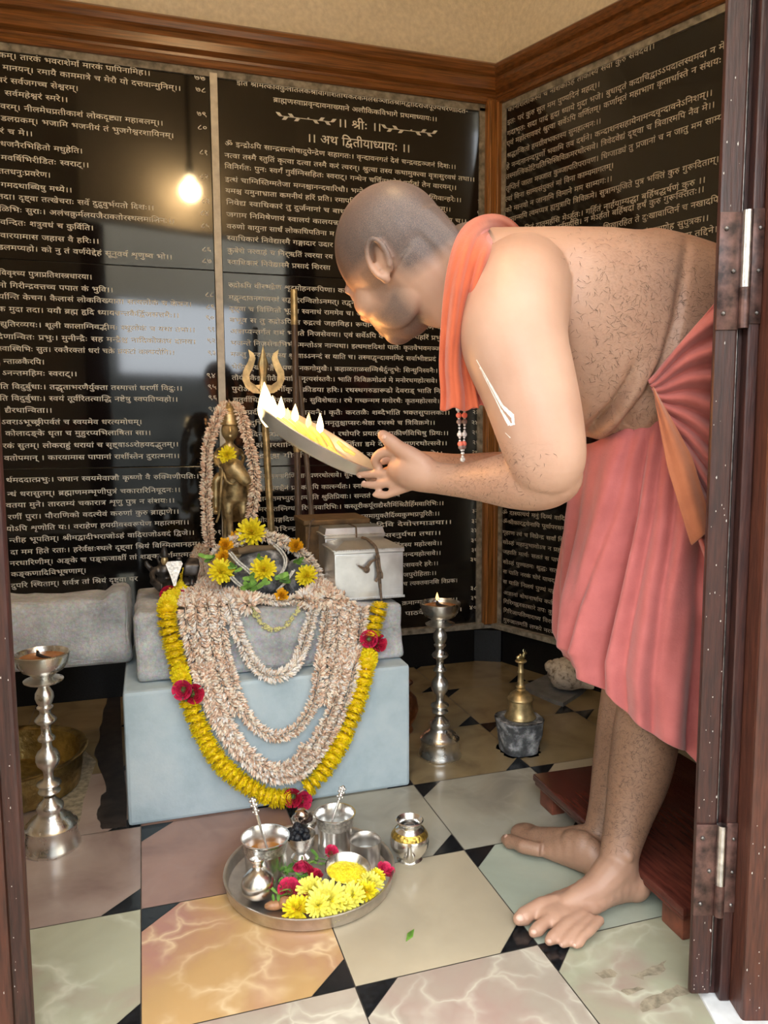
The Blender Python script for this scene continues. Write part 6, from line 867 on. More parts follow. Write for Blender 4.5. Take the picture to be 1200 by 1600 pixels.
_x0 = XL + 0.02
rows0 = [(ZT - 0.012, JZ[0][0]), (JZ[0][0], JZ[0][1]), (JZ[0][1], ZS)]
rows1 = [(ZT - 0.012, JZ[1][0]), (JZ[1][0], JZ[1][1]), (JZ[1][1], ZS)]
rows2 = [(ZT - 0.012, JR[0]), (JR[0], 0.71), (0.71, ZS)]
names = {0: ('top', 'middle', 'bottom'), 1: ('top', 'middle', 'bottom')}
LAB = {
    (0, 0): 'black granite slab with white verses 77 to 87 under the teak rail',
    (0, 1): 'black granite slab with white verses 88 to 97 left of the brass idol',
    (0, 2): 'black granite slab of white verses low on the wall behind the stone bench',
    (1, 0): 'black granite slab with two large headings and leaf ornaments behind the head',
    (1, 1): 'black granite slab of white verses up to 27 behind the trident and flames',
    (1, 2): 'black granite slab with verses 32 to 40 behind the silver boxes',
    (2, 0): 'black granite slab of slanting verses on the right wall above the bare back',
    (2, 1): 'black granite slab on the right wall mostly hidden behind the bent man',
    (2, 2): 'black granite slab of greyed verses on the right wall low beside the pink cloth'}
for p, rows in ((0, rows0), (1, rows1), (2, rows2)):
    for k, (zt, zb) in enumerate(rows):
        if p < 2:
            a, b = ((_x0, XJ - 0.012) if p == 0 else (XJ + 0.012, XR))
            o = back_slab(a, b, zb, zt).build('granite_slab', SL, smooth=False)
        else:
            mb = MB(); rbox(mb, 0.05, 2.25, zb + 0.001, zt - 0.001, 0.0, back=0.018)
            o = mb.build('granite_slab', SL, smooth=False, recalc=True)
        tag(o, LAB[(p, k)], 'slab', 'inscribed granite slabs', 'thing')
        slabs[(p, k)] = (o, zt, zb)
ink = {k: MB() for k in slabs}
for p, (txt, xs, xe, rx, ry) in [(k, l) for k, ls in enumerate((VERSES_L, VERSES_M, VERSES_R)) for l in ls]:
    arr, w = set_line(txt)
    if p < 2:
        q = py(rx, ry, YW); z = q.z
        # the line runs level along the wall: find x at the two end pixels
        def hitx(u):
            lo, hi = -400.0, 2000.0
            for _ in range(50):
                m_ = (lo + hi) / 2
                if py(u, m_, YW).z > z: lo = m_
                else: hi = m_
            return py(u, lo, YW).x
        s0, s1 = hitx(xs), hitx(xe)
        place = lambda s, zz: (s, YW - EPS, zz)
    else:
        z = right_hit(rx, ry)[1]
        def hits(u):
            lo, hi = -400.0, 2000.0
            for _ in range(50):
                m_ = (lo + hi) / 2
                if right_hit(u, m_)[1] > z: lo = m_
                else: hi = m_
            return right_hit(u, lo)[0]
        s0, s1 = hits(xs), hits(xe)
        place = lambda s, zz: tuple(rw(s, zz, EPS))
    kx = (s1 - s0) / w
    kz = 0.00016
    if 'श्रीः ' in txt or 'अथ' in txt: kz = 0.00029
    elif p == 2: kz = 0.00018 if z > 1 else 0.00015
    if txt == '।।': kz = 0.00022
    row = 0
    while row < 2 and z - 0.02 < slabs[(p, row)][2]:
        row += 1
    m_ = ink[(p, row)]
    for gi, gx, gy in arr:
        V, F = GL[gi]
        if not F:
            continue
        m_.add([place(s0 + (x + gx) * kx, z + (y + gy - 88) * kz) for x, y in V], F)
# leaf sprigs beside the heading
def sprig(m_, u0, v0, u1, v1):
    a = py(u0, v0, YW); b = py(u1, v1, YW)
    L = (b - a).length; n = 9
    for k in range(n):
        t = 0.06 + 0.88 * k / (n - 1)
        c = a + (b - a) * t; side = -1 if k % 2 else 1
        d = Vector((math.copysign(1, t - 0.5) * 0.9, 0, side * 0.45)).normalized() * (0.026 if abs(t - .5) > .1 else 0.012)
        nrm = Vector((-d.z, 0, d.x)) * 0.22
        p0 = c; p1 = c + d * 0.5 + nrm; p2 = c + d; p3 = c + d * 0.5 - nrm
        m_.add([(p.x, YW - EPS, p.z) for p in (p0, p1, p2, p3)], [(0, 1, 2, 3), ])
    off = Vector((0, 0, 0.0012))
    m_.add([(p.x, YW - EPS, p.z) for p in (a - off, b - off, b + off, a + off)], [(0, 1, 2, 3)])


sprig(ink[(1, 0)], 436, 181, 521, 191)
sprig(ink[(1, 0)], 600, 200, 679, 209)
for k, m_ in ink.items():
    if m_.f:
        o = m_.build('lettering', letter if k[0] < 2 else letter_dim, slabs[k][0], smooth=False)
        tag(o, 'white engraved verses' if k[0] < 2 else 'greyed engraved verses')


# ================================================================== doorway: front wall, folding door leaves
EX = _RZ @ Vector((1, 0, 0)); EY = _RZ @ Vector((0, 1, 0))


def cf(X, Y, z=0.0):               # metres to the right of and in front of the camera
    return EX * X + EY * Y + Vector((0, 0, z))


RCF = Matrix((EX, EY, Vector((0, 0, 1)))).transposed()
wall('wall_front_left', cf(-0.60, 0.98), _lend, 0, ZC, plaster)
wall('wall_front_right', _rend, cf(0.66, 0.98), 0, ZC, plaster)
wall('wall_front_top', cf(0.66, 0.98), cf(-0.60, 0.98), 2.02, ZC, plaster)
# unseen walls added to frame daylight and shape the sky mirrored in the slabs
wall('added_frame_left', cf(-0.55, -0.2), cf(-2.6, -0.2), -0.15, 3.2, plaster)
wall('added_frame_right', cf(2.8, -0.2), cf(0.95, -0.2), -0.15, 3.2, plaster)
wall('added_frame_top', cf(0.95, -0.2), cf(-0.55, -0.2), 1.83, 3.2, plaster)
blocker_m = mat('dark_sky_blocker', (0.12, 0.12, 0.105), 0.9, var=0.2, scale=3)  # unseen sky blockers, kept dark to dim the slab reflection
wall('sky_blocker_low', cf(-9, -6), cf(9, -6), -0.16, 1.75, blocker_m)
wall('sky_blocker_left', cf(-9, -6.4), cf(1.55, -6.4), -0.16, 3.0, blocker_m)
wall('sky_blocker_right', cf(3.5, -6.4), cf(11, -6.4), -0.16, 3.0, blocker_m)
mb = MB(); mb.add([(-7, -9, -0.16), (8, -9, -0.16), (8, -0.2, -0.16), (-7, -0.2, -0.16)], [(0, 1, 2, 3)])
tag(mb.build('ground', mat('stone_paving', (0.16, 0.15, 0.135), 0.9, var=0.15, scale=8), smooth=False), kind='structure')

doorwood = mat('worn_dark_door_wood', (0.046, 0.015, 0.011), 0.40, var=0.25, scale=22, stretch=(9, 9, 0.8), bmp=0.25, bscale=30, col2=(0.022, 0.008, 0.007), bdist=0.003)
leaf_timber = mat('russet_door_wood', (0.078, 0.024, 0.014), 0.42, var=0.3, scale=22, stretch=(9, 9, 0.8), bmp=0.25, bscale=30, col2=(0.045, 0.015, 0.010), bdist=0.003)
iron = mat('dull_iron', (0.20, 0.18, 0.17), 0.38, metal=0.9, var=0.3, scale=60, bmp=0.2)
chip_m = mat('chipped_pale_paint', (0.6, 0.56, 0.52), 0.8, var=0.1)


def cbox(mb, X0, X1, Y0, Y1, z0, z1, bev=0.003, mi=0):
    mb.box(cf((X0 + X1) / 2, (Y0 + Y1) / 2, (z0 + z1) / 2), (X1 - X0, Y1 - Y0, z1 - z0), R=RCF, bev=bev, mi=mi)


def chips(mb, X0, X1, Yf, z0, z1, n, seed, mi=1):
    rnd = random.Random(seed)
    for _ in range(n):
        x = X0 + 0.003 + (X1 - X0 - 0.006) * rnd.random() ** rnd.choice((0.4, 2.2)); z = z0 + (z1 - z0) * rnd.random() ** 1.6
        a = rnd.uniform(0.0004, 0.0011); b_ = a * rnd.uniform(0.8, 3)
        q = [cf(x + dx, Yf - 0.0004, z + dz) for dx, dz in ((-a, 0), (0, -b_), (a * 0.8, -b_ * 0.3), (a * 0.4, b_))]
        mb.add(q, [(0, 1, 2, 3)], mi)


YD = 1.125
mb = MB(); cbox(mb, 0.479, 0.512, YD, YD + 0.012, 0.012, 1.98, 0.004); chips(mb, 0.479, 0.512, YD, 0.02, 1.5, 70, 1)
d = mb.build('door_1', [doorwood, chip_m], angle=20); tag(d, kind='structure')
mb = MB(); mb.tube([cf(0.514, YD + 0.012, 0.02), cf(0.514, YD + 0.012, 1.97)], 0.004, 8)
mb.build('edge_strip', iron, d)
mb = MB(); cbox(mb, 0.5235, 0.541, YD - 0.005, YD + 0.02, 0.004, 1.98, 0.003)
cbox(mb, 0.508, 0.53, YD + 0.013, YD + 0.03, 0.004, 1.98, 0.002)
d2 = mb.build('door_2', [doorwood, chip_m], angle=20); tag(d2, kind='structure')
mb = MB(); cbox(mb, 0.541, 0.66, YD - 0.045, YD + 0.05, 0.0, 2.02, 0.005); chips(mb, 0.541, 0.57, YD - 0.045, 0.02, 1.5, 24, 5)
tag(mb.build('trim_8', [leaf_timber, chip_m], angle=20), kind='structure')
for k, (z0, z1) in enumerate(((1.043, 1.207), (0.147, 0.296))):
    mb = MB()
    cbox(mb, 0.4785, 0.511, YD - 0.0035, YD, z0, z1, 0.001); cbox(mb, 0.5235, 0.5405, YD - 0.0075, YD - 0.004, z0 + 0.008, z1 + 0.004, 0.001)
    mb.tube([cf(0.5165, YD - 0.006, z0 + 0.002), cf(0.5165, YD - 0.006, z1)], 0.0075, 12)
    h = mb.build('hinge', [mat('painted_hinge', (0.11, 0.055, 0.045), 0.35, var=0.4, scale=50, metal=0.4, bmp=0.2)], d, angle=40)
    mb = MB()
    for q in (0.14, 0.5, 0.86):
        mb.ball(cf(0.488 + 0.012 * (q == 0.5), YD - 0.004, z0 + (z1 - z0) * q), (0.0035, 0.0035, 0.0035), 8, 6)
        mb.ball(cf(0.534, YD - 0.0075, z0 + (z1 - z0) * q), (0.003, 0.003, 0.003), 8, 6)
    mb.build('screws', iron, h)
    mb = MB(); mb.tube([cf(0.5165, YD - 0.006, z0 + (z1 - z0) * 0.36), cf(0.5165, YD - 0.006, z1 + 0.001)], 0.0078, 12)
    mb.build('pin_barrel', mat('worn_steel', (0.55, 0.52, 0.5), 0.25, metal=1.0, var=0.2, scale=60), h)
mb = MB(); cbox(mb, -0.518, -0.494, 0.985, 1.0, 0.006, 1.98, 0.005); chips(mb, -0.518, -0.494, 0.985, 0.02, 1.1, 22, 8)
d3 = mb.build('door_3', [doorwood, chip_m], angle=20); tag(d3, kind='structure')
mb = MB(); cbox(mb, -0.62, -0.521, 0.99, 1.02, 0.006, 1.98, 0.004); chips(mb, -0.56, -0.521, 0.99, 0.02, 1.1, 14, 9)
d4 = mb.build('door_4', [leaf_timber, chip_m], angle=20); tag(d4, kind='structure')
mb = MB(); cbox(mb, 0.50, 0.66, 1.03, 1.16, -0.03, 0.004, 0.003)
tag(mb.build('trim_9', mat('white_threshold', (0.7, 0.7, 0.7), 0.7, var=0.1), angle=20), kind='structure')

# warm bulb above the inside of the door, whose glow shows in the polished slab
BULB = Vector((0.262, 1.09, 2.236))
lamp = thing('wall_bulb', 'round warm bulb over the doorway seen only as a glow in the slab', 'lamp', BULB)
mb = MB(); mb.ball((0, 0, 0), 0.032, 16, 12); mb.build('bulb', emit('warm_bulb_glow', (1.0, 0.72, 0.38), 60), lamp)
mb = MB(); mb.lathe([(0.02, 0.03), (0.022, 0.05), (0.018, 0.09), (0.012, 0.1), (0.012, 0.58)], n=14); mb.build('holder', mat('black_plastic', (0.02, 0.02, 0.02), 0.4), lamp)
ld = bpy.data.lights.new('bulb_light', 'POINT'); ld.energy = 20; ld.color = (1.0, 0.66, 0.33); ld.shadow_soft_size = 0.05
lo = bpy.data.objects.new('bulb_light', ld); COL.objects.link(lo); lo.location = BULB + Vector((0, 0, -0.05))

# ================================================================== altar: pedestal, stones
def rough_block(name, x0, x1, y0, y1, z0, z1, m, seed, amp=0.006, bev=0.02, sub=5, parent=None, shape=None):
    bm = bmesh.new(); bmesh.ops.create_cube(bm, size=1.0)
    for v in bm.verts:
        v.co = Vector(((x0 + x1) / 2 + v.co.x * (x1 - x0), (y0 + y1) / 2 + v.co.y * (y1 - y0), (z0 + z1) / 2 + v.co.z * (z1 - z0)))
    bmesh.ops.bevel(bm, geom=list(bm.edges), offset=bev, segments=3, profile=0.5, affect='EDGES')
    bmesh.ops.triangulate(bm, faces=bm.faces)
    for _ in range(sub):
        es = [e for e in bm.edges if e.calc_length() > 0.022]
        if not es: break
        bmesh.ops.subdivide_edges(bm, edges=es, cuts=1, use_grid_fill=True)
        bmesh.ops.triangulate(bm, faces=bm.faces)
    bm.normal_update()
    for v in bm.verts:
        n = noise.fractal(v.co * 7 + Vector((seed, seed, 0)), 1.0, 2.0, 5)
        lowfix = 0.0 if v.co.z < z0 + 0.004 else 1.0
        v.co += v.normal * n * amp * lowfix
        if shape: v.co = shape(v.co)
    me = bpy.data.meshes.new(name); bm.to_mesh(me); bm.free()
    me.materials.append(m); me.shade_smooth()
    return link(name, me, parent)


def stone_mat(name, c, c2, patch, sc=9, hi=0.75):
    m, nt, b = _nt(name)
    n = noise_tex(nt, sc, 8, 0.62)
    r = ramp(nt, n.outputs[0], [(0.3, c2), (0.8 * hi - 0.05, c), (hi, patch)])
    n2 = noise_tex(nt, sc * 14, 6, 0.7)
    mx = nt.nodes.new('ShaderNodeMix'); mx.data_type = 'RGBA'; mx.blend_type = 'OVERLAY'; mx.inputs[0].default_value = 0.85
    _lnk(nt, r.outputs[0], mx.inputs[6]); _lnk(nt, n2.outputs['Color'], mx.inputs[7])
    hs = nt.nodes.new('ShaderNodeHueSaturation'); hs.inputs['Saturation'].default_value = 0.55
    _lnk(nt, mx.outputs[2], hs.inputs['Color']); _lnk(nt, hs.outputs[0], b.inputs['Base Color'])
    b.inputs['Roughness'].default_value = 0.8
    bump(nt, b, n2.outputs[0], 0.5, 0.006)
    MATS[name] = m
    return m


grey_stone = stone_mat('rough_grey_stone', (0.46, 0.47, 0.48), (0.24, 0.245, 0.25), (0.70, 0.69, 0.67))
dark_stone = stone_mat('dark_patchy_stone', (0.09, 0.10, 0.115), (0.025, 0.028, 0.034), (0.50, 0.51, 0.54), 26, 0.66)
slate = stone_mat('grey_slate', (0.17, 0.165, 0.16), (0.11, 0.11, 0.11), (0.22, 0.215, 0.21), 20)

PY = 1.774
m, nt, b = _nt('pale_blue_cement_paint')
n = noise_tex(nt, 11, 8, 0.6)
r = ramp(nt, n.outputs[0], [(0.3, (0.35, 0.44, 0.485)), (0.5, (0.42, 0.51, 0.555)), (0.75, (0.49, 0.565, 0.595))])
_lnk(nt, r.outputs[0], b.inputs['Base Color']); b.inputs['Roughness'].default_value = 0.62
bump(nt, b, noise_tex(nt, 60, 5).outputs[0], 0.2, 0.004)
mb = MB()
mb.box((0.2665, PY + 0.21, 0.159), (0.685, 0.42, 0.318), bev=0.009)
tag(mb.build('pedestal', m, angle=20), 'pale blue-grey cement block under the garlanded stone altar', 'pedestal')


def slope(v):
    return Vector((v.x, v.y, v.z + (0.03 * (0.28 - v.x) if v.z > 0.40 else 0)))


def altar_shape(v):
    v = slope(v)
    if v.z < 0.365: v.y -= 0.012 * min(1, (0.365 - v.z) / 0.03)
    return v


tag(rough_block('altar_stone', -0.046, 0.613, 1.838, 2.185, 0.319, 0.472, grey_stone, 1.3, 0.006, 0.014, shape=altar_shape),
    'rough grey stone block on the blue pedestal beneath the garlands', 'stone')


def bench_shape(v):
    if v.x > -0.11 and v.z > 0.47: v.z += 0.020 * min(1, (v.x + 0.11) / 0.012)
    if v.z < 0.36: v.y += 0.02 * (0.36 - v.z) / 0.04
    return v


bench = rough_block('stone_bench', -0.78, -0.058, 1.975, 2.125, 0.3195, 0.494, grey_stone, 5.1, 0.010, 0.02, shape=bench_shape)
tag(bench, 'long rough grey stone slab bridging the floor left of the altar', 'stone')
rough_block('support_block', -0.775, -0.60, 2.0, 2.11, 0.0, 0.325, grey_stone, 2.2, 0.006, 0.015, parent=bench, sub=3)

# ================================================================== metals
silver = mat('old_silver', (0.80, 0.78, 0.74), 0.28, metal=1.0, var=0.08, scale=25, bmp=0.02, rvar=0.05)
silver_b = mat('bright_silver', (0.90, 0.89, 0.87), 0.25, metal=1.0, var=0.06, scale=40, rvar=0.05)
silver_e = mat('engraved_silver', (0.74, 0.72, 0.68), 0.3, metal=1.0, var=0.2, scale=160, bmp=0.9, bscale=210, bdist=0.003)
steel = mat('brushed_steel', (0.66, 0.62, 0.58), 0.38, metal=1.0, var=0.1, scale=30, rvar=0.08)
brass = mat('aged_brass', (0.64, 0.49, 0.25), 0.40, metal=0.8, var=0.25, scale=35, bmp=0.12, rvar=0.1)
brass_d = mat('dark_brass', (0.52, 0.39, 0.20), 0.44, metal=0.75, var=0.35, scale=40, bmp=0.15, rvar=0.12)
bronze = mat('black_bronze', (0.09, 0.08, 0.075), 0.38, metal=0.7, var=0.4, scale=50, bmp=0.3)
copper = mat('hammered_copper', (0.62, 0.27, 0.15), 0.28, metal=1.0, var=0.2, scale=30, bmp=0.5, bscale=55, bdist=0.006)
hammered = mat('hammered_brass', (0.50, 0.38, 0.16), 0.36, metal=1.0, var=0.25, scale=30, bmp=0.6, bscale=48, bdist=0.008)
oil_m = mat('lamp_oil', (0.42, 0.16, 0.05), 0.08, var=0.15, scale=40)
wick_m = mat('burnt_wick', (0.03, 0.02, 0.015), 0.9)
flame_m = emit('flame', (1.0, 0.60, 0.20), 3.2)
flame_core = emit('flame_core', (1.0, 0.72, 0.34), 6.5)


def flame(parent, base, h, r, lean=(0, 0, 0), m=None):
    mb = MB(); base = Vector(base); lean = Vector(lean)
    prof = [(0.15, 0), (0.6, 0.12), (0.95, 0.28), (1.0, 0.4), (0.8, 0.58), (0.5, 0.76), (0.22, 0.9), (0.04, 1.0)]
    n = 10; vs = []; fs = []
    for pr_, t in prof:
        for k in range(n):
            a = 2 * PI * k / n
            vs.append(base + lean * (t * t) + Vector((pr_ * r * math.cos(a), pr_ * r * math.sin(a), t * h)))
    for i in range(len(prof) - 1):
        for k in range(n):
            a = i * n + k; b_ = i * n + (k + 1) % n
            fs.append((a, b_, b_ + n, a + n))
    fs.append(tuple(reversed(range(n)))); fs.append(tuple((len(prof) - 1) * n + k for k in range(n)))
    mb.add(vs, fs)
    return mb.build('flame', m or flame_m, parent)


# ---- two tall silver oil lamps
U = 0.000453
def lamp_profile():
    raw = [(1425, 130), (1418, 133), (1408, 131), (1385, 122), (1330, 116), (1322, 121), (1312, 121), (1306, 112), (1296, 104), (1285, 98), (1262, 66), (1245, 56), (1238, 58), (1225, 62), (1212, 60),
           (1200, 48), (1186, 34), (1172, 24), (1158, 26), (1150, 48), (1144, 52), (1137, 48), (1130, 32), (1122, 30), (1114, 52), (1106, 57), (1098, 52), (1088, 26), (1066, 22), (1046, 24), (1034, 30), (1012, 48), (990, 55),
           (968, 54), (946, 44), (932, 28), (918, 22), (898, 22), (890, 38), (882, 41), (872, 36), (860, 24), (836, 22), (816, 24), (800, 46), (790, 51), (780, 45), (760, 26), (742, 26), (734, 36), (726, 38), (718, 28), (704, 36), (682, 43),
           (660, 41), (640, 30), (628, 22), (616, 40), (606, 78), (600, 88), (594, 90), (590, 82), (578, 46), (562, 62), (545, 92), (520, 110), (500, 115), (478, 122), (466, 124)]
    return [(w * U, (1425 - y) * U) for y, w in raw]


def oil_lamp(loc, label, lit):
    t = thing('standing_oil_lamp', label, 'oil lamp', loc, 0, 'tall silver oil lamps')
    p = lamp_profile()
    base = [q for q in p if q[1] < 0.12]; stem = [q for q in p if 0.115 < q[1] < 0.372]; bowl = [q for q in p if q[1] > 0.366]
    mb = MB(); mb.lathe(base, n=44); mb.build('base', silver, t, angle=50)
    mb = MB(); mb.lathe(stem, n=32); mb.build('stem', silver, t, angle=60)
    top = bowl + [(0.0545, 0.4355), (0.053, 0.436), (0.0505, 0.433), (0.049, 0.4285), (0.046, 0.42), (0.03, 0.405), (0.0, 0.40)]
    mb = MB(); mb.lathe(top, n=44, cap1=False); mb.build('bowl', silver, t, angle=50)
    mb = MB(); mb.lathe([(0.0, 0.4255), (0.047, 0.4255)], n=32, cap0=False, cap1=False); mb.build('oil', oil_m, t)
    mb = MB(); mb.tube([(0.02, -0.012, 0.424), (0.004, -0.004, 0.427), (-0.006, 0, 0.432), (-0.008, 0.0, 0.441)], [0.003, 0.0035, 0.003, 0.002], 7)
    mb.tube([(0.0, 0.004, 0.425), (-0.010, 0.001, 0.431), (-0.0095, 0.0, 0.443)], [0.003, 0.0028, 0.0015], 7)
    w = mb.build('wick', wick_m, t)
    if lit:
        flame(w, (-0.0085, 0, 0.440), 0.024, 0.0045)
    else:
        flame(w, (-0.0085, 0, 0.441), 0.007, 0.0018)
    return t


oil_lamp((-0.233, 1.740, 0), 'tall silver oil lamp with a barely lit wick left of the pedestal', False)
oil_lamp((0.748, 1.925, 0), 'tall silver oil lamp with a burning flame right of the pedestal', True)

# ---- brass basin, copper pot
t = thing('brass_basin', 'wide hammered brass basin on the floor behind the left lamp', 'basin', (-0.365, 2.065, 0))
mb = MB(); mb.lathe([(0.0, 0.0), (0.15, 0.0), (0.164, 0.006), (0.172, 0.05), (0.174, 0.086), (0.186, 0.094), (0.187, 0.098), (0.180, 0.099), (0.168, 0.092), (0.164, 0.05), (0.156, 0.014), (0.14, 0.008), (0, 0.008)], n=56, cap0=False, cap1=False)
mb.build('bowl', hammered, t, angle=45)
t = thing('copper_pot', 'hammered copper water pot half hidden behind the pedestal', 'pot', (0.688, 2.135, 0))
mb = MB(); mb.lathe([(0, 0), (0.05, 0), (0.052, 0.004), (0.046, 0.016), (0.048, 0.022), (0.062, 0.045), (0.068, 0.07), (0.062, 0.1), (0.042, 0.122), (0.034, 0.13), (0.036, 0.138), (0.05, 0.146), (0.052, 0.150), (0.046, 0.149), (0.03, 0.138), (0.03, 0.13)], n=36, cap0=False, cap1=False)
mb.build('body', copper, t, angle=40)

# ---- bell on a dark stone
bell_spot = Vector((0.976, 1.893, 0))
bm = bmesh.new(); bmesh.ops.create_icosphere(bm, subdivisions=5, radius=1.0)
for v in bm.verts:
    c = v.co.copy()
    z = max(-0.80, min(0.80, c.z)); flat = (1 - abs(z) ** 6) if z < 0 else 1.0
    rr = 0.071 * (1.0 - 0.22 * (0.5 - z / 1.6)) / max(0.35, math.hypot(c.x, c.y)) if math.hypot(c.x, c.y) > 0.35 else 0.071 / 0.35
    sq = 1 - 0.10 * (math.cos(4 * math.atan2(c.y, c.x)) * 0.5 + 0.5)
    q = Vector((c.x * rr * sq, c.y * rr * sq, (z + 0.80) / 1.6 * 0.094))
    q += c * noise.fractal(q * 26, 1.0, 2.0, 5) * 0.005 * (0 if q.z < 0.002 or q.z > 0.092 else 1)
    v.co = q
me = bpy.data.meshes.new('rough_stone'); bm.to_mesh(me); bm.free(); me.materials.append(dark_stone); me.shade_smooth()
o = link('rough_stone', me, None, bell_spot); tag(o, 'dark whitish-patched round stone under the brass hand bell', 'stone')
t = thing('hand_bell', 'brass hand bell with a small bull finial standing on a dark stone', 'bell', bell_spot + Vector((0.003, 0, 0.0943)))
mb = MB(); mb.lathe([(0.036, 0), (0.043, 0.0), (0.0445, 0.003), (0.043, 0.006), (0.0405, 0.009), (0.037, 0.02), (0.034, 0.038), (0.033, 0.050), (0.0355, 0.052), (0.0365, 0.055), (0.0355, 0.058), (0.033, 0.060), (0.03, 0.067), (0.022, 0.074), (0.013, 0.0775)], n=40)
mb.build('bell_body', brass, t, angle=45)
mb = MB(); mb.lathe([(0.013, 0.077), (0.015, 0.081), (0.011, 0.085), (0.014, 0.09), (0.0105, 0.094), (0.0085, 0.098), (0.0095, 0.104), (0.0085, 0.108), (0.0080, 0.128), (0.0095, 0.13), (0.0095, 0.133), (0.008, 0.135), (0.0075, 0.155), (0.009, 0.158), (0.015, 0.161), (0.0165, 0.1635), (0.015, 0.166), (0.0, 0.166)], n=24, cap1=False)
h = mb.build('handle', brass, t, angle=45)
mb = MB(); mb.ball((-0.003, 0, 0.174), (0.012, 0.006, 0.0075)); mb.ball((0.008, 0, 0.178), (0.005, 0.0045, 0.008)); mb.ball((0.012, -0.001, 0.185), (0.006, 0.0035, 0.004)); mb.ball((-0.002, 0, 0.181), (0.004, 0.004, 0.004))
for sx in (-1, 1):
    mb.tube([(0.009, sx * 0.003, 0.187), (0.009, sx * 0.0055, 0.192), (0.0105, sx * 0.005, 0.195)], [0.0013, 0.001, 0.0004], 6)
    mb.tube([(-0.01, sx * 0.004, 0.170), (-0.004, sx * 0.006, 0.1675), (0.004, sx * 0.006, 0.1675)], 0.002, 6)
mb.build('bull_finial', mat('pale_brass', (0.62, 0.54, 0.30), 0.35, metal=1.0, var=0.2), h)

# ---- slate and conch
q = [pz(*p, 0.014) for p in ((818, 1070), (852, 1056), (926, 1066), (909, 1079), (886, 1097), (868, 1091))]
q = [(p.x, p.y) for p in (pz(816, 1072, 0.014), pz(862, 1050, 0.014), pz(930, 1060, 0.014), pz(908, 1080, 0.014), pz(880, 1098, 0.014), pz(866, 1094, 0.014))]
mb = MB(); mb.prism(list(reversed(q)), 0.0, 0.014)
tag(mb.build('slate_slab', slate, smooth=False, recalc=True), 'thin grey slate piece on the floor under the conch', 'stone slab')
cc = pz(886, 1068, 0.04)
t = thing('conch_shell', 'weathered cream conch shell lying on grey slate by the wall', 'conch', (cc.x, cc.y, 0.0))
axis = Vector((0.80, -0.32, -0.40)).normalized()      # towards the pointed mouth end
ax2 = axis.cross(Vector((0, 0, 1))).normalized(); ax3 = ax2.cross(axis)
prof = [(-0.082, 0.006), (-0.076, 0.016), (-0.07, 0.021), (-0.066, 0.020), (-0.060, 0.030), (-0.05, 0.038), (-0.046, 0.037), (-0.038, 0.047), (-0.022, 0.056), (-0.004, 0.058), (0.014, 0.054), (0.032, 0.044), (0.046, 0.031), (0.058, 0.021), (0.072, 0.015), (0.086, 0.010), (0.094, 0.006)]
vs = []; fs = []; n = 36
for i, (s_, r_) in enumerate(prof):
    for k in range(n):
        a = 2 * PI * k / n
        lip = 1.0 + (0.16 * math.exp(-((a - 4.2) / 0.35) ** 2) if s_ > -0.03 else 0) + 0.04 * math.cos(3 * a + s_ * 60)
        bend = 0.018 * max(0, s_ - 0.02) / 0.07
        vs.append(axis * s_ + (ax2 * math.cos(a) + ax3 * math.sin(a)) * r_ * lip + ax2 * bend)
for i in range(len(prof) - 1):
    for k in range(n):
        a = i * n + k; b_ = i * n + (k + 1) % n
        fs.append((a, b_, b_ + n, a + n))
fs.append(tuple(reversed(range(n)))); fs.append(tuple((len(prof) - 1) * n + k for k in range(n)))
zmin = min(v.z for v in vs)
mb = MB(); mb.add([v + Vector((0, 0, 0.0145 - zmin)) for v in vs], fs)
m, nt, b = _nt('weathered_shell')
n1 = noise_tex(nt, 55, 7, 0.7); n2 = noise_tex(nt, 14, 4)
r1 = ramp(nt, n1.outputs[0], [(0.36, (0.16, 0.11, 0.07)), (0.47, (0.58, 0.50, 0.41)), (0.7, (0.74, 0.68, 0.60))])
_lnk(nt, r1.outputs[0], b.inputs['Base Color']); b.inputs['Roughness'].default_value = 0.5
bump(nt, b, n1.outputs[0], 0.4, 0.003)
mb.build('shell', m, t, recalc=True)

# ---- low wooden seat board with feet
stool_m = mat('dark_lacquer_wood', (0.085, 0.02, 0.013), 0.25, var=0.3, scale=16, stretch=(8, 1, 1), col2=(0.045, 0.012, 0.009))
t = thing('low_wooden_stool', 'low dark maroon wooden board on short feet behind the bare feet', 'stool', (0.0, 0.0, 0.0))
A = pz(832, 1207, 0.075); B_ = pz(1068, 1418, 0.075)
dirA = (B_ - A).normalized(); nr = Vector((-dirA.y, dirA.x, 0))
if nr.x < 0: nr = -nr
W = 0.42
poly = [(A.x, A.y), (B_.x, B_.y), (B_.x + nr.x * W, B_.y + nr.y * W), (A.x + nr.x * W, A.y + nr.y * W)]
cxy = Vector((sum(p[0] for p in poly) / 4, sum(p[1] for p in poly) / 4, 0))
ang = math.atan2(dirA.y, dirA.x); RS = Matrix.Rotation(ang, 3, 'Z')
Ls = (B_ - A).length
mb = MB(); mb.box(cxy + Vector((0, 0, 0.0635)), (Ls, W, 0.017), R=RS, bev=0.004); mb.build('seat', stool_m, t, angle=40)
mb = MB(); mb.box(cxy + Vector((0, 0, 0.050)), (Ls - 0.008, W - 0.008, 0.010), R=RS, bev=0.003); mb.build('moulding', stool_m, t, angle=40)
for sx in (-1, 1):
    for sy in (-1, 1):
        c = cxy + RS @ Vector((sx * (Ls / 2 - 0.045), sy * (W / 2 - 0.03), 0.0225))
        mb = MB(); mb.box(c, (0.06, 0.035, 0.045), R=RS, bev=0.003); mb.build('foot', mat('maroon_brown_wood', (0.16, 0.045, 0.025), 0.4, var=0.3, scale=30), t, angle=40)

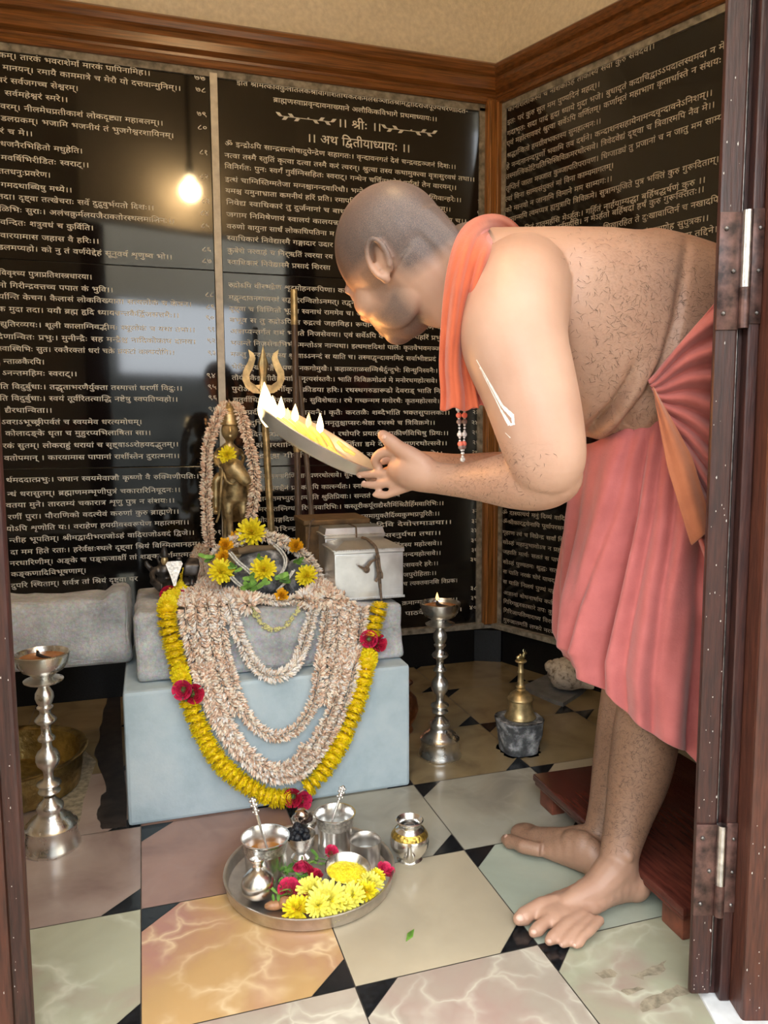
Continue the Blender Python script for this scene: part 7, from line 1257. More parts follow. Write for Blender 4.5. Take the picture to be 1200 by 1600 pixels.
# ================================================================== plate of offerings
TC = Vector((0.281, 1.444, 0))
t = thing('round_tray', 'round steel tray with a raised edge holding the cups and flowers', 'tray', TC)
mb = MB(); mb.lathe([(0, 0.0), (0.158, 0.0), (0.166, 0.004), (0.1695, 0.026), (0.172, 0.0285), (0.1715, 0.031), (0.168, 0.030), (0.1655, 0.027), (0.162, 0.008), (0.155, 0.0045), (0, 0.0045)], n=72, cap0=False, cap1=False)
mb.build('dish', steel, t, angle=50)
TZ = 0.0048


def cup_prof(r0, r1, h, lip=0.0025, wall_=0.0022):
    return [(0, 0), (r0, 0), (r0 + 0.002, 0.003), (r0 + 0.0005, h * 0.3), (r0 + 0.001, h * 0.7), (r1 - 0.001, h * 0.93), (r1 + lip, h - 0.002), (r1 + lip, h), (r1, h), (r1 - wall_ - 0.001, h * 0.92), (r0 - wall_, h * 0.7), (r0 - wall_, 0.004), (0, 0.004)]


# large cup of honey-coloured liquid with a spoon
def at(u, v, z=0.0):
    p = pz(u, v, z); return Vector((p.x, p.y, z))


c1 = at(416, 1374, TZ)
t = thing('silver_cup', 'largest engraved silver cup on the tray holding brown liquid', 'cup', c1)
mb = MB(); mb.lathe(cup_prof(0.0405, 0.0465, 0.092), n=48, cap0=False, cap1=False); mb.build('body', silver_b, t, angle=50)
mb = MB(); mb.lathe([(0.0425, 0.064), (0.0432, 0.066), (0.0452, 0.083), (0.0458, 0.085)], n=48, cap0=False, cap1=False); mb.build('engraved_band', silver_e, t)
mb = MB(); mb.lathe([(0.0, 0.058), (0.0385, 0.058)], n=36, cap0=False, cap1=False); mb.build('liquid', mat('brown_liquid', (0.38, 0.15, 0.03), 0.06, var=0.1), t)


def spoon(foot, top, label):
    foot = Vector(foot); top = Vector(top); d = (top - foot); L = d.length; d.normalize()
    t = thing('ladle_spoon', label, 'spoon', foot)
    mb = MB(); mb.tube([d * 0.0, d * L * 0.3, d * L * 0.72], [0.0028, 0.0026, 0.0034], 8); mb.build('stem', silver_b, t)
    mb = MB(); mb.ball(d * 0.003, (0.011, 0.011, 0.006), 12, 8); mb.build('bowl', silver_b, t)
    q = d.cross(CF).normalized()
    mb = MB()
    for k, s_ in enumerate((0.72, 0.76, 0.81, 0.86, 0.91, 0.955)):
        r_ = (0.0042, 0.0034, 0.0058, 0.0036, 0.0052, 0.0048)[k]
        mb.ball(d * L * s_, (r_, r_, r_ * 0.9), 10, 7)
    for sgn in (-1, 1):
        mb.ball(d * L * 0.77 + q * sgn * 0.0058, 0.0022, 8, 6); mb.ball(d * L * 0.885 + q * sgn * 0.0054, 0.0032, 8, 6); mb.ball(d * L * 0.965 + q * sgn * 0.005, 0.0034, 8, 6)
    mb.ball(d * L, (0.0045, 0.0045, 0.004), 10, 7)
    mb.build('ornate_finial', silver_b, t)


def on_plane_at(u, v, ref):        # the pixel at the distance of a known place
    return pd(u, v, (ref - CAMP).dot(_FH))


spoon(c1 + Vector((0.006, 0.0, 0.052)), on_plane_at(394, 1248, c1 + Vector((-0.02, 0.02, 0.15))), 'ornate silver spoon standing in the cup of brown liquid')
c2 = at(524, 1326, TZ)
t = thing('silver_cup', 'engraved silver cup of water at the back of the tray', 'cup', c2)
mb = MB(); mb.lathe(cup_prof(0.036, 0.042, 0.082), n=48, cap0=False, cap1=False); mb.build('body', silver_b, t, angle=50)
mb = MB(); mb.lathe([(0.0382, 0.054), (0.0388, 0.056), (0.0408, 0.074), (0.0414, 0.076)], n=48, cap0=False, cap1=False); mb.build('engraved_band', silver_e, t)
mb = MB(); mb.lathe([(0.0, 0.05), (0.0345, 0.05)], n=36, cap0=False, cap1=False); mb.build('water', mat('still_water', (0.30, 0.31, 0.30), 0.03, var=0.05), t)
spoon(c2 + Vector((-0.012, 0.0, 0.045)), on_plane_at(536, 1230, c2 + Vector((0.01, 0.02, 0.15))), 'ornate silver spoon standing in the cup of water')
c3 = at(571, 1348, TZ)
t = thing('steel_tumbler', 'small plain steel tumbler at the right of the tray', 'tumbler', c3)
mb = MB(); mb.lathe(cup_prof(0.0305, 0.0325, 0.052, 0.001), n=40, cap0=False, cap1=False); mb.build('body', steel, t, angle=50)
mb = MB(); mb.lathe([(0.0, 0.022), (0.0285, 0.022)], n=36, cap0=False, cap1=False); mb.build('water', MATS['still_water'], t)
# small bowls behind: black paste, dark grains
c4 = at(470, 1340, TZ)
t = thing('footed_bowl', 'small silver bowl heaped with black paste behind the roses', 'bowl', c4)
mb = MB(); mb.lathe([(0, 0), (0.02, 0), (0.021, 0.004), (0.013, 0.012), (0.018, 0.02), (0.026, 0.035), (0.031, 0.052), (0.032, 0.054), (0.030, 0.053), (0.024, 0.04), (0.0, 0.034)], n=36, cap0=False, cap1=False); mb.build('bowl', silver, t, angle=45)
mb = MB(); rnd = random.Random(3)
for k in range(26):
    a = rnd.random() * 6.28; r_ = rnd.random() * 0.021
    mb.ball((r_ * math.cos(a) - 0.006, r_ * math.sin(a), 0.052 + 0.016 * (1 - r_ / 0.021) + rnd.uniform(-.003, .003)), rnd.uniform(0.006, 0.010), 8, 6)
o = mb.build('black_paste', mat('black_paste', (0.008, 0.010, 0.016), 0.35, bmp=0.8, bscale=180), t); tag(o, 'heap of black paste', kind='stuff')
c5 = at(478, 1318, TZ)
t = thing('footed_bowl', 'small silver bowl of dark grains at the back edge of the tray', 'bowl', c5)
mb = MB(); mb.lathe([(0, 0), (0.018, 0), (0.019, 0.004), (0.012, 0.014), (0.016, 0.03), (0.028, 0.052), (0.030, 0.06), (0.0285, 0.06), (0.024, 0.05), (0.0, 0.045)], n=36, cap0=False, cap1=False); mb.build('bowl', silver, t, angle=45)
mb = MB()
for k in range(18):
    a = rnd.random() * 6.28; r_ = rnd.random() * 0.02
    mb.ball((r_ * math.cos(a), r_ * math.sin(a), 0.054 + rnd.uniform(0, .006)), rnd.uniform(0.004, 0.007), 7, 5)
o = mb.build('dark_grains', mat('brown_grains', (0.05, 0.025, 0.018), 0.6, bmp=0.6, bscale=200), t); tag(o, 'dark brown grains', kind='stuff')
t = thing('small_silver_ball', 'round silver lid knob leaning on the back bowl', 'lid', c5 + Vector((-0.011, -0.012, 0.0)))
mb = MB(); mb.lathe([(0.0, 0.061), (0.008, 0.0615), (0.0135, 0.066), (0.0155, 0.073), (0.0135, 0.081), (0.008, 0.086), (0, 0.0875)], n=24, cap0=False, cap1=False); mb.build('knob', mat('rosy_silver', (0.74, 0.58, 0.50), 0.22, metal=1.0), t)
# bowl of yellow rice
c6 = at(541, 1388, TZ)
t = thing('shallow_bowl', 'wide silver bowl of yellow rice among the flowers', 'bowl', c6 + Vector((0, 0, 0.012)))
t.rotation_euler = (math.radians(10), math.radians(4), 0)
mb = MB(); mb.lathe([(0, 0), (0.022, 0), (0.03, 0.004), (0.040, 0.018), (0.0445, 0.031), (0.046, 0.033), (0.0455, 0.035), (0.0435, 0.034), (0.038, 0.02), (0.028, 0.007), (0, 0.004)], n=48, cap0=False, cap1=False); mb.build('bowl', silver_b, t, angle=45)
mb = MB(); rice = mat('turmeric_rice', (0.92, 0.72, 0.02), 0.6, var=0.12, scale=90)
mb.lathe([(0.038, 0.017), (0.03, 0.0225), (0.015, 0.027), (0.0, 0.0275)], n=24, cap0=False, cap1=False)
for k in range(420):
    a = rnd.random() * 6.28; r_ = 0.036 * math.sqrt(rnd.random())
    z = 0.028 - 7.5 * r_ * r_
    d = Vector((rnd.uniform(-1, 1), rnd.uniform(-1, 1), rnd.uniform(-.3, .3))).normalized() * 0.0032
    p = Vector((r_ * math.cos(a), r_ * math.sin(a), z))
    mb.tube([p - d, p, p + d], [0.0004, 0.0013, 0.0004], 5)
o = mb.build('yellow_rice', rice, t); tag(o, 'yellow rice grains', kind='stuff')
# leaning little pot
c7 = at(405, 1408, TZ)
t = thing('leaning_pot', 'small round silver pot tipped over in the left of the tray', 'pot', c7 + Vector((0, 0, 0.0)))
prof = [(0, 0), (0.016, 0), (0.026, 0.006), (0.0325, 0.018), (0.0335, 0.03), (0.029, 0.043), (0.018, 0.053), (0.0105, 0.058), (0.010, 0.063), (0.0135, 0.068), (0.0150, 0.072), (0.0142, 0.074), (0.0105, 0.071), (0.008, 0.066), (0.008, 0.055)]
RL = Matrix.Rotation(math.radians(-14), 3, 'X')
mb = MB(); mb.lathe(prof, n=40, R=RL, cap0=False, cap1=False, c=(0, 0, 0.005)); mb.build('body', silver_b, t, angle=50)
# spouted pot outside the tray
c8 = at(640, 1342, 0)
t = thing('spouted_pot', 'round silver pot with gilt engraved shoulder and front spout beside the tray', 'pot', c8)
prof = [(0, 0), (0.026, 0), (0.0275, 0.003), (0.024, 0.008), (0.031, 0.016), (0.0395, 0.03), (0.0415, 0.043), (0.0385, 0.056), (0.031, 0.066), (0.0235, 0.0705), (0.0215, 0.075), (0.023, 0.080), (0.0285, 0.084), (0.0295, 0.087), (0.0275, 0.0885), (0.0235, 0.085), (0.019, 0.078), (0.0185, 0.068), (0.03, 0.055), (0.03, 0.03), (0.0, 0.01)]
mb = MB(); mb.lathe(prof, n=48, cap0=False, cap1=False); mb.build('body', silver_b, t, angle=50)
mb = MB(); mb.lathe([(0.0392, 0.0545), (0.0392, 0.0555), (0.0318, 0.0663), (0.0312, 0.0664)], n=48, cap0=False, cap1=False); tag(mb.build('gilt_band', mat('gilt_engraving', (0.75, 0.52, 0.12), 0.3, metal=1.0, var=0.3, scale=150, bmp=0.9, bscale=160), t), 'gilt engraved shoulder band')
sd = (Vector((0, 0, 0)) - Vector((c8.x, c8.y, 0))).normalized()
mb = MB()
mb.tube([sd * 0.038 + Vector((0, 0, 0.024)), sd * 0.048 + Vector((0, 0, 0.030)), sd * 0.053 + Vector((0, 0, 0.042)), sd * 0.051 + Vector((0, 0, 0.054)), sd * 0.054 + Vector((0, 0, 0.06))], [0.0085, 0.0072, 0.0052, 0.0042, 0.0045], 12)
mb.lathe([(0.0105, 0), (0.013, 0.002), (0.0105, 0.005), (0.006, 0.006)], c=sd * 0.0385 + Vector((0, 0, 0.026)), R=sd.to_track_quat('Z', 'Y').to_matrix(), n=20)
mb.build('spout', silver_b, t)

# brown fruit pieces
fruit = mat('brown_fruit', (0.42, 0.20, 0.09), 0.4, var=0.2, scale=60, sss=0.1)
for k, (u, v, rr) in enumerate(((430, 1421, (0.020, 0.010, 0.009)), (444, 1419, (0.013, 0.013, 0.012)), (493, 1424, (0.010, 0.010, 0.009)))):
    c = at(u, v, TZ) + Vector((0, 0, rr[2]))
    mb = MB(); mb.ball((0, 0, 0), rr, 16, 12)
    for v_ in range(len(mb.v)):
        p = Vector(mb.v[v_]); mb.v[v_] = tuple(p * (1 + 0.12 * noise.noise(p * 90 + Vector((k, 0, 0)))))
    o = mb.build('dried_fruit', fruit, None, at=c)
    tag(o, ('long brown date lying at the tray edge below the leaning pot', 'round brown dried fruit touching the nearest yellow flower', 'dark brown dried fruit right of the nearest yellow flower')[k], 'fruit', 'dried fruit on the tray')

# scraps on the floor
sc = at(640, 1463, 0.0)
mb = MB(); a = sc + Vector((-0.011, -0.012, 0.001)); b_ = sc + Vector((0.013, 0.012, 0.004)); w = Vector((-0.004, 0.0035, 0.002))
mb.add([a, (a + b_) / 2 + w, b_, (a + b_) / 2 - w, a - Vector((0, 0, .001)), (a + b_) / 2 + w - Vector((0, 0, .001)), b_ - Vector((0, 0, .001)), (a + b_) / 2 - w - Vector((0, 0, .001))], [(0, 1, 2, 3), (7, 6, 5, 4), (0, 4, 5, 1), (1, 5, 6, 2), (2, 6, 7, 3), (3, 7, 4, 0)])
tag(mb.build('leaf_scrap', mat('fresh_green_leaf', (0.14, 0.30, 0.04), 0.45, var=0.3, scale=60), recalc=True), 'tiny green leaf scrap on the beige floor tile', 'leaf')

# ================================================================== flowers
yel = mat('chrysanthemum_yellow', (0.94, 0.76, 0.02), 0.5, var=0.12, scale=150, sss=0.05)
yel_c = mat('chrysanthemum_heart', (0.82, 0.47, 0.01), 0.5, var=0.15, scale=200)
pale_yel = mat('chrysanthemum_pale', (0.95, 0.85, 0.14), 0.5, var=0.10, scale=150, sss=0.05)
ora = mat('orange_petal', (0.86, 0.44, 0.01), 0.5, var=0.15, scale=150, sss=0.05)
mari = mat('marigold_yellow', (0.95, 0.76, 0.01), 0.55, var=0.10, scale=160)
mari_d = mat('marigold_deep', (0.90, 0.62, 0.005), 0.55, var=0.15, scale=160)
rose_m = mat('rose_crimson', (0.52, 0.012, 0.05), 0.5, var=0.25, scale=120, sss=0.05)
rose_p = mat('rose_pink', (0.68, 0.03, 0.11), 0.5, var=0.2, scale=120, sss=0.05)
leaf_m = mat('flower_leaf', (0.10, 0.24, 0.035), 0.45, var=0.3, scale=60)
leaf_l = mat('light_leaf', (0.22, 0.42, 0.08), 0.45, var=0.25, scale=60)
jas1 = mat('jasmine_peach', (0.82, 0.60, 0.46), 0.6, var=0.14, scale=120)
jas2 = mat('jasmine_cream', (0.88, 0.78, 0.64), 0.6, var=0.10, scale=120)
jas3 = mat('jasmine_white', (0.86, 0.82, 0.78), 0.6, var=0.06, scale=120)
jas4 = mat('jasmine_tan', (0.62, 0.40, 0.27), 0.6, var=0.2, scale=120)
thread_m = mat('cotton_thread', (0.62, 0.46, 0.34), 0.8)
FR = random.Random(11)


def petal(mb, base, d, up, L, w, cup=0.2, mi=0, n=3):
    """a petal strip from base along d, bending towards up"""
    side = d.cross(up).normalized(); vs = []; fs = []
    for i in range(n + 1):
        t = i / n
        p = base + d * (L * t) + up * (cup * L * t * t)
        ww = w * (0.45 + 1.0 * t - 0.95 * t * t * t * (1 if i < n else 1.0)) * 0.5
        vs += [p - side * ww + up * ww * 0.35, p - up * ww * 0.1, p + side * ww + up * ww * 0.35]
    for i in range(n):
        a = i * 3
        fs += [(a, a + 1, a + 4, a + 3), (a + 1, a + 2, a + 5, a + 4)]
    mb.add(vs, fs, mi)


def chrysanthemum_mesh(name, seed, R=0.026, mats=None, rings=((17, 1.0, -0.05, 0.30), (16, 0.92, 0.22, 0.30), (14, 0.78, 0.5, 0.28), (12, 0.58, 0.85, 0.26), (9, 0.40, 1.1, 0.26))):
    rnd = random.Random(seed); mb = MB()
    for k, (n, l, tilt, w) in enumerate(rings):
        for i in range(n):
            a = 2 * PI * (i + 0.5 * (k % 2)) / n + rnd.uniform(-.12, .12)
            tl = tilt + rnd.uniform(-.14, .14)
            h = Vector((math.cos(a), math.sin(a), 0))
            d = h * math.cos(tl) + Vector((0, 0, math.sin(tl)))
            u = Vector((0, 0, math.cos(tl))) - h * math.sin(tl)
            petal(mb, h * R * 0.08 + Vector((0, 0, 0.002 * k)), d, u, R * l * rnd.uniform(0.88, 1.06), R * w, 0.18 + rnd.uniform(-.1, .1), 0)
    for i in range(40):
        a = rnd.random() * 6.28; r_ = R * 0.3 * math.sqrt(rnd.random())
        p = Vector((r_ * math.cos(a), r_ * math.sin(a), R * 0.30))
        mb.tube([p - Vector((0, 0, R * .3)), p, p + Vector((r_ * math.cos(a) * .3, r_ * math.sin(a) * .3, R * 0.10))], [R * .035, R * .045, R * .015], 4, mi=1)
    me = mb.mesh(name, mats or [yel, yel_c], angle=180)
    return me


CHRYS_A = [chrysanthemum_mesh('chrysanthemum', 1), chrysanthemum_mesh('chrysanthemum', 2)]
CHRYS_B = [chrysanthemum_mesh('chrysanthemum', 3, mats=[pale_yel, yel]), chrysanthemum_mesh('chrysanthemum', 4, mats=[pale_yel, yel])]
ORANGE_F = [chrysanthemum_mesh('orange_flower', 5, mats=[ora, yel_c], rings=((12, 1.0, 0.35, 0.5), (11, 0.9, 0.7, 0.46), (9, 0.7, 1.0, 0.42), (7, 0.5, 1.25, 0.4)))]


def place(name, me, loc, normal, size, label, cat, group=None, base=0.026, spin=0.0, parent=None):
    o = link(name, me, parent)
    q = Vector(normal).normalized().to_track_quat('Z', 'Y')
    o.matrix_world = Matrix.Translation(Vector(loc)) @ (q.to_matrix() @ Matrix.Rotation(spin, 3, 'Z')).to_4x4() @ Matrix.Scale(size / base, 4)
    if label: tag(o, label, cat, group)
    return o


def toward_cam(p, up=0.5, side=0.0):
    d = (CAMP - Vector(p)).normalized()
    return (d + Vector((side, 0, up))).normalized()


def on_altar(u, v, y):
    return py(u, v, y)


ALT = [  # pixel, distance plane, pixel radius, mesh, label
    (393, 832, 1.985, 21, CHRYS_A[0], 'large yellow chrysanthemum at the very top of the altar heap', 'chrysanthemum'),
    (345, 893, 1.905, 19, CHRYS_A[1], 'large yellow chrysanthemum at the left of the altar heap', 'chrysanthemum'),
    (412, 890, 1.880, 19, CHRYS_A[0], 'yellow chrysanthemum in the middle of the altar heap above green leaves', 'chrysanthemum'),
    (479, 900, 1.895, 16, CHRYS_A[1], 'yellow chrysanthemum at the right of the altar heap', 'chrysanthemum'),
    (352, 853, 1.960, 12, ORANGE_F[0], 'orange flower left of the topmost chrysanthemum', 'flower'),
    (349, 870, 1.930, 11, ORANGE_F[0], 'orange flower just above the left chrysanthemum', 'flower'),
    (463, 854, 1.965, 12, ORANGE_F[0], 'orange flower at the upper right of the altar heap', 'flower'),
    (440, 931, 1.865, 11, ORANGE_F[0], 'small orange flower low at the front of the altar heap', 'flower'),
    (367, 838, 2.000, 8, ORANGE_F[0], 'tiny yellow flower beside the topmost chrysanthemum', 'flower'),
    (355, 711, 2.035, 13, CHRYS_A[1], 'orange yellow flower on the chest of the brass idol', 'flower')]
for k, (u, v, y, r, me, lab, cat) in enumerate(ALT):
    p = on_altar(u, v, y)
    place('chrysanthemum' if cat[0] == 'c' else 'orange_flower', me, p, toward_cam(p, 0.35 if v > 720 else 0.0, FR.uniform(-.25, .25)), m_at((p - CAMP).dot(_FH), r) * 1.08, lab, cat, 'flowers on the altar', spin=FR.random() * 6)

# ---- flowers lying in the tray
def tray_at(u, v, z):
    return pz(u, v, z)


TR = [(513, 1408, 0.036, 26, CHRYS_B[0], 'largest pale yellow chrysanthemum in the middle of the tray'),
      (487, 1392, 0.034, 20, CHRYS_B[1], 'pale yellow chrysanthemum between the roses and the rice bowl'),
      (549, 1402, 0.030, 19, CHRYS_B[0], 'yellow chrysanthemum just under the rice bowl'),
      (579, 1382, 0.028, 17, CHRYS_B[1], 'yellow chrysanthemum by the rightmost rose in the tray'),
      (572, 1394, 0.028, 16, CHRYS_A[0], 'yellow chrysanthemum right below the rice bowl'),
      (465, 1422, 0.024, 20, CHRYS_A[1], 'yellow chrysanthemum nearest the front of the tray beside the brown fruit'),
      (536, 1413, 0.030, 16, CHRYS_B[1], 'pale chrysanthemum at the front edge of the tray right of the deep yellow one'),
      (497, 1415, 0.040, 17, CHRYS_B[1], 'pale yellow chrysanthemum lying on top of the largest one'),
      (588, 1371, 0.030, 12, CHRYS_A[1], 'small yellow chrysanthemum under the rosebud at the right edge of the tray'),
      (512, 1421, 0.020, 16, CHRYS_A[0], 'deep yellow chrysanthemum at the front edge of the tray')]
for u, v, z, r, me, lab in TR:
    p = tray_at(u, v, z)
    place('chrysanthemum', me, p, Vector((FR.uniform(-.35, .35), -0.45 + FR.uniform(-.3, .2), 1)), m_at((p - CAMP).dot(_FH), r) * 1.22, lab, 'chrysanthemum', 'chrysanthemums in the tray', spin=FR.random() * 6)


def rose_mesh(name, seed, mats):
    rnd = random.Random(seed); mb = MB(); R = 0.026
    for k, (n, r_, h, open_) in enumerate(((3, 0.25, 0.95, 0.02), (4, 0.42, 1.0, 0.10), (5, 0.62, 0.98, 0.25), (6, 0.85, 0.85, 0.55))):
        for i in range(n):
            a0 = 2 * PI * i / n + k * 0.7 + rnd.uniform(-.1, .1); sp = 2 * PI / n * 0.75
            vs = []; fs = []
            for jj in range(4):
                t = jj / 3
                for q in range(5):
                    s_ = (q / 4 - 0.5) * 2
                    a = a0 + s_ * sp * 0.62
                    rr = R * r_ * (0.45 + 0.55 * math.sin(min(1, t * 1.3) * PI / 2)) + R * open_ * t ** 3 * 0.5
                    z = R * h * t * (1 - 0.16 * s_ * s_ * t)
                    vs.append(Vector((rr * math.cos(a), rr * math.sin(a), z)))
            for jj in range(3):
                for q in range(4):
                    a = jj * 5 + q; fs.append((a, a + 1, a + 6, a + 5))
            mb.add(vs, fs, 0)
    mb.lathe([(0.0, -0.002), (R * 0.3, 0.0), (R * 0.42, R * 0.12), (R * 0.3, R * 0.3)], n=10, mi=1, cap1=True)
    for i in range(5):
        a = 2 * PI * i / 5; h = Vector((math.cos(a), math.sin(a), 0))
        petal(mb, h * R * 0.3, (h + Vector((0, 0, 0.25))).normalized(), Vector((0, 0, 1)), R * 0.8, R * 0.3, -0.3, 1)
    return mb.mesh(name, mats, angle=180)


ROSE = [rose_mesh('rose', 1, [rose_m, leaf_m]), rose_mesh('rose', 2, [rose_p, leaf_m])]
RS_ = [(452, 1391, 0.030, 15, ROSE[1], (-0.1, -0.55, 0.8), 'round pink rose at the left of the flower heap in the tray'),
       (478, 1413, 0.022, 13, ROSE[0], (0.5, -0.6, 0.5), 'crimson rose lying above the nearest yellow chrysanthemum'),
       (490, 1365, 0.034, 12, ROSE[0], (0.4, 0.0, 0.8), 'crimson rose behind the pale chrysanthemums'),
       (472, 1352, 0.050, 12, ROSE[1], (-0.2, -0.9, -0.5), 'pink rose tipped upside down below the black paste bowl'),
       (518, 1331, 0.050, 9, ROSE[1], (0.1, -0.6, 0.7), 'small pink rose in front of the cup of water'),
       (602, 1360, 0.032, 12, ROSE[1], (0.3, -0.3, 0.9), 'pink rosebud at the right edge of the tray')]
for u, v, z, r, me, nv, lab in RS_:
    p = tray_at(u, v, z)
    place('rose', me, p - Vector(nv).normalized() * 0.008, nv, m_at((p - CAMP).dot(_FH), r) * 1.15, lab, 'rose', 'roses in the tray', spin=FR.random() * 6)
mb = MB()
for (u, v) in ((440, 1375), (447, 1368), (455, 1362), (462, 1368), (470, 1372), (478, 1358), (486, 1350), (496, 1345), (445, 1384), (438, 1390), (500, 1340), (468, 1360), (452, 1372), (476, 1366), (432, 1396)):
    for _ in range(4):
        p = tray_at(u + FR.uniform(-6, 6), v + FR.uniform(-6, 6), 0.03)
        a = FR.random() * 6.28
        d = Vector((math.cos(a), math.sin(a), FR.uniform(-.1, .5))).normalized()
        petal(mb, p, d, Vector((0, 0, 1)), FR.uniform(0.014, 0.024), FR.uniform(0.006, 0.011), FR.uniform(-.3, .3), FR.choice((0, 0, 1)))
tag(mb.build('loose_leaves', [leaf_m, leaf_l], angle=180), 'loose green rose leaves and stalks between cups and roses in the tray', 'leaves', kind='stuff')

# ---- marigold garland with crimson roses
def drape(u, v, off):
    yA, yB = 1.832 - off, 1.768 - off
    p = py(u, v, yA)
    if p.z > 0.482:
        q = pz(u, v, 0.484 + off * 0.7)
        return q if q.y > yA else p
    if p.z > 0.36: return p
    pb = py(u, v, yB)
    if pb.z < 0.30: return pb
    t = min(1, max(0, (0.36 - p.z) / 0.06)); t = t * t * (3 - 2 * t)
    return py(u, v, yA + (yB - yA) * t)


def drape_path(px, off, n=10):
    pts = smooth_path([(u, v, 0) for u, v in px], n)
    return [drape(p.x, p.y, off) for p in pts]


def marigold_mesh(name, seed, mats):
    rnd = random.Random(seed); mb = MB(); R = 0.024; T = 0.0125
    # a ruffled disc strung through its middle: axis z
    for k, (n, zz, rr) in enumerate(((16, -0.45, 0.86), (18, -0.15, 1.0), (18, 0.15, 0.98), (15, 0.42, 0.82), (10, 0.55, 0.55))):
        for i in range(n):
            a = 2 * PI * (i + 0.5 * (k % 2)) / n + rnd.uniform(-.1, .1)
            h = Vector((math.cos(a), math.sin(a), 0)); u_ = Vector((0, 0, 1))
            d = (h + u_ * (zz * 0.35 + rnd.uniform(-.12, .12))).normalized()
            petal(mb, h * R * 0.25 + u_ * T * zz * 0.5, d, u_ * (1 if zz > 0 else -1), R * rr * 0.74 * rnd.uniform(0.9, 1.08), R * 0.36, rnd.uniform(-.1, .15), 0 if rnd.random() < 0.75 else 1, n=2)
    mb.lathe([(R * 0.55, -T * 0.5), (R * 0.72, 0), (R * 0.55, T * 0.5), (R * 0.2, T * 0.6)], n=12, mi=1)
    return mb.mesh(name, mats, angle=180)


MARI = [marigold_mesh('marigold', k, [mari, mari_d]) for k in range(4)]
GPX = [(300, 893), (291, 915), (281, 925), (268, 934), (261, 950), (262, 975), (268, 1000), (277, 1035), (284, 1062), (297, 1100), (318, 1150), (347, 1195), (390, 1230), (430, 1247), (462, 1241), (497, 1215), (530, 1165), (552, 1115), (566, 1072), (575, 1030), (580, 1000), (586, 970), (592, 950), (594, 942)]
gp = drape_path(GPX, 0.018, 14)
gar = thing('marigold_garland', 'yellow marigold garland with crimson roses looping over the pedestal front', 'garland', (0, 0, 0))
mb = MB(); mb.tube(gp[::3], 0.0016, 6); mb.build('string', thread_m, gar)
st = resample(gp, 0.0182)
rose_at = [(272, 929), (293, 1079), (463, 1243), (581, 1000)]
for i, p in enumerate(st):
    t = (st[min(i + 1, len(st) - 1)] - st[max(i - 1, 0)]).normalized()
    is_rose = False
    for (u, v) in rose_at:
        if (drape(u, v, 0.018) - p).length < 0.019: is_rose = True
    if is_rose: continue
    o = link('marigold', MARI[i % 4], gar)
    tw = t + Vector((FR.uniform(-.18, .18), FR.uniform(-.18, .18), FR.uniform(-.18, .18)))
    sc_ = FR.uniform(0.88, 1.05) * (1.15 if i < 8 else 1.02)
    o.matrix_world = Matrix.Translation(p + Vector((0, -0.002, 0))) @ tw.to_track_quat('Z', 'Y').to_matrix().to_4x4() @ Matrix.Rotation(FR.random() * 6, 4, 'Z') @ Matrix.Scale(sc_, 4)
for k, (u, v) in enumerate(rose_at):
    p = drape(u, v, 0.020)
    for dx in (-0.009, 0.010):
        q = p + Vector((dx, -0.004, 0.004 * (k % 2) - 0.012 * (dx > 0)))
        o = link('rose', ROSE[(k + (dx > 0)) % 2], gar)
        o.matrix_world = Matrix.Translation(q) @ Vector((dx * 30, -1, 0.3)).to_track_quat('Z', 'Y').to_matrix().to_4x4() @ Matrix.Scale(0.78, 4)
        o['label'] = 'crimson rose strung in the garland'
bpy.context.view_layer.update()

# ---- tuberose / jasmine strands
def buds(mb, path, rad, step, per, rnd, mis, fwd=0.35, L=None):
    pts = resample(path, step); L = L or rad
    N = None
    for i, p in enumerate(pts):
        t = (pts[min(i + 1, len(pts) - 1)] - pts[max(i - 1, 0)])
        if t.length < 1e-8: continue
        t.normalize()
        ref = Vector((0, -1, 0.2)); N = (ref - t * ref.dot(t)).normalized(); B = t.cross(N)
        for k in range(per):
            a = rnd.choice((-1, 1)) * (1.45 + rnd.uniform(-0.9, 0.35)) if rnd.random() < 0.62 else rnd.uniform(-1.1, 1.1)
            d = (N * math.cos(a) + B * math.sin(a) * 1.1 + t * (fwd + rnd.uniform(-.24, .24))).normalized()
            l = L * rnd.uniform(0.85, 1.3); w = l * rnd.uniform(0.12, 0.18)
            s_ = d.cross(t); s_ = s_.normalized() if s_.length > 1e-4 else N
            u_ = d.cross(s_)
            b0 = p + d * l * 0.15; m_ = p + d * l * 0.66; e = p + d * l
            vs = [b0, m_ + s_ * w, m_ + u_ * w, m_ - s_ * w, m_ - u_ * w, e]
            mb.add(vs, [(0, 2, 1), (0, 3, 2), (0, 4, 3), (0, 1, 4), (1, 2, 5), (2, 3, 5), (3, 4, 5), (4, 1, 5)], rnd.choice(mis))


JM = [jas1, jas2, jas3, jas4]


def strand(label, px, rad=0.021, off=0.012, dens=0.0034, per=7, mis=(0, 0, 1, 1, 2, 3), group='peach jasmine strands', path=None, name='jasmine_strand'):
    path = path or drape_path(px, off, 10)
    t = thing(name, label, 'garland', (0, 0, 0), 0, group)
    mb = MB(); buds(mb, path, rad, dens, per, FR, mis)
    tag(mb.build('blossoms', JM, t, smooth=False), kind='stuff')
    mb = MB(); mb.tube([p - Vector((0, 0.004, 0)) for p in path[::2]], 0.0013, 5); mb.build('string', thread_m, t)
    return t


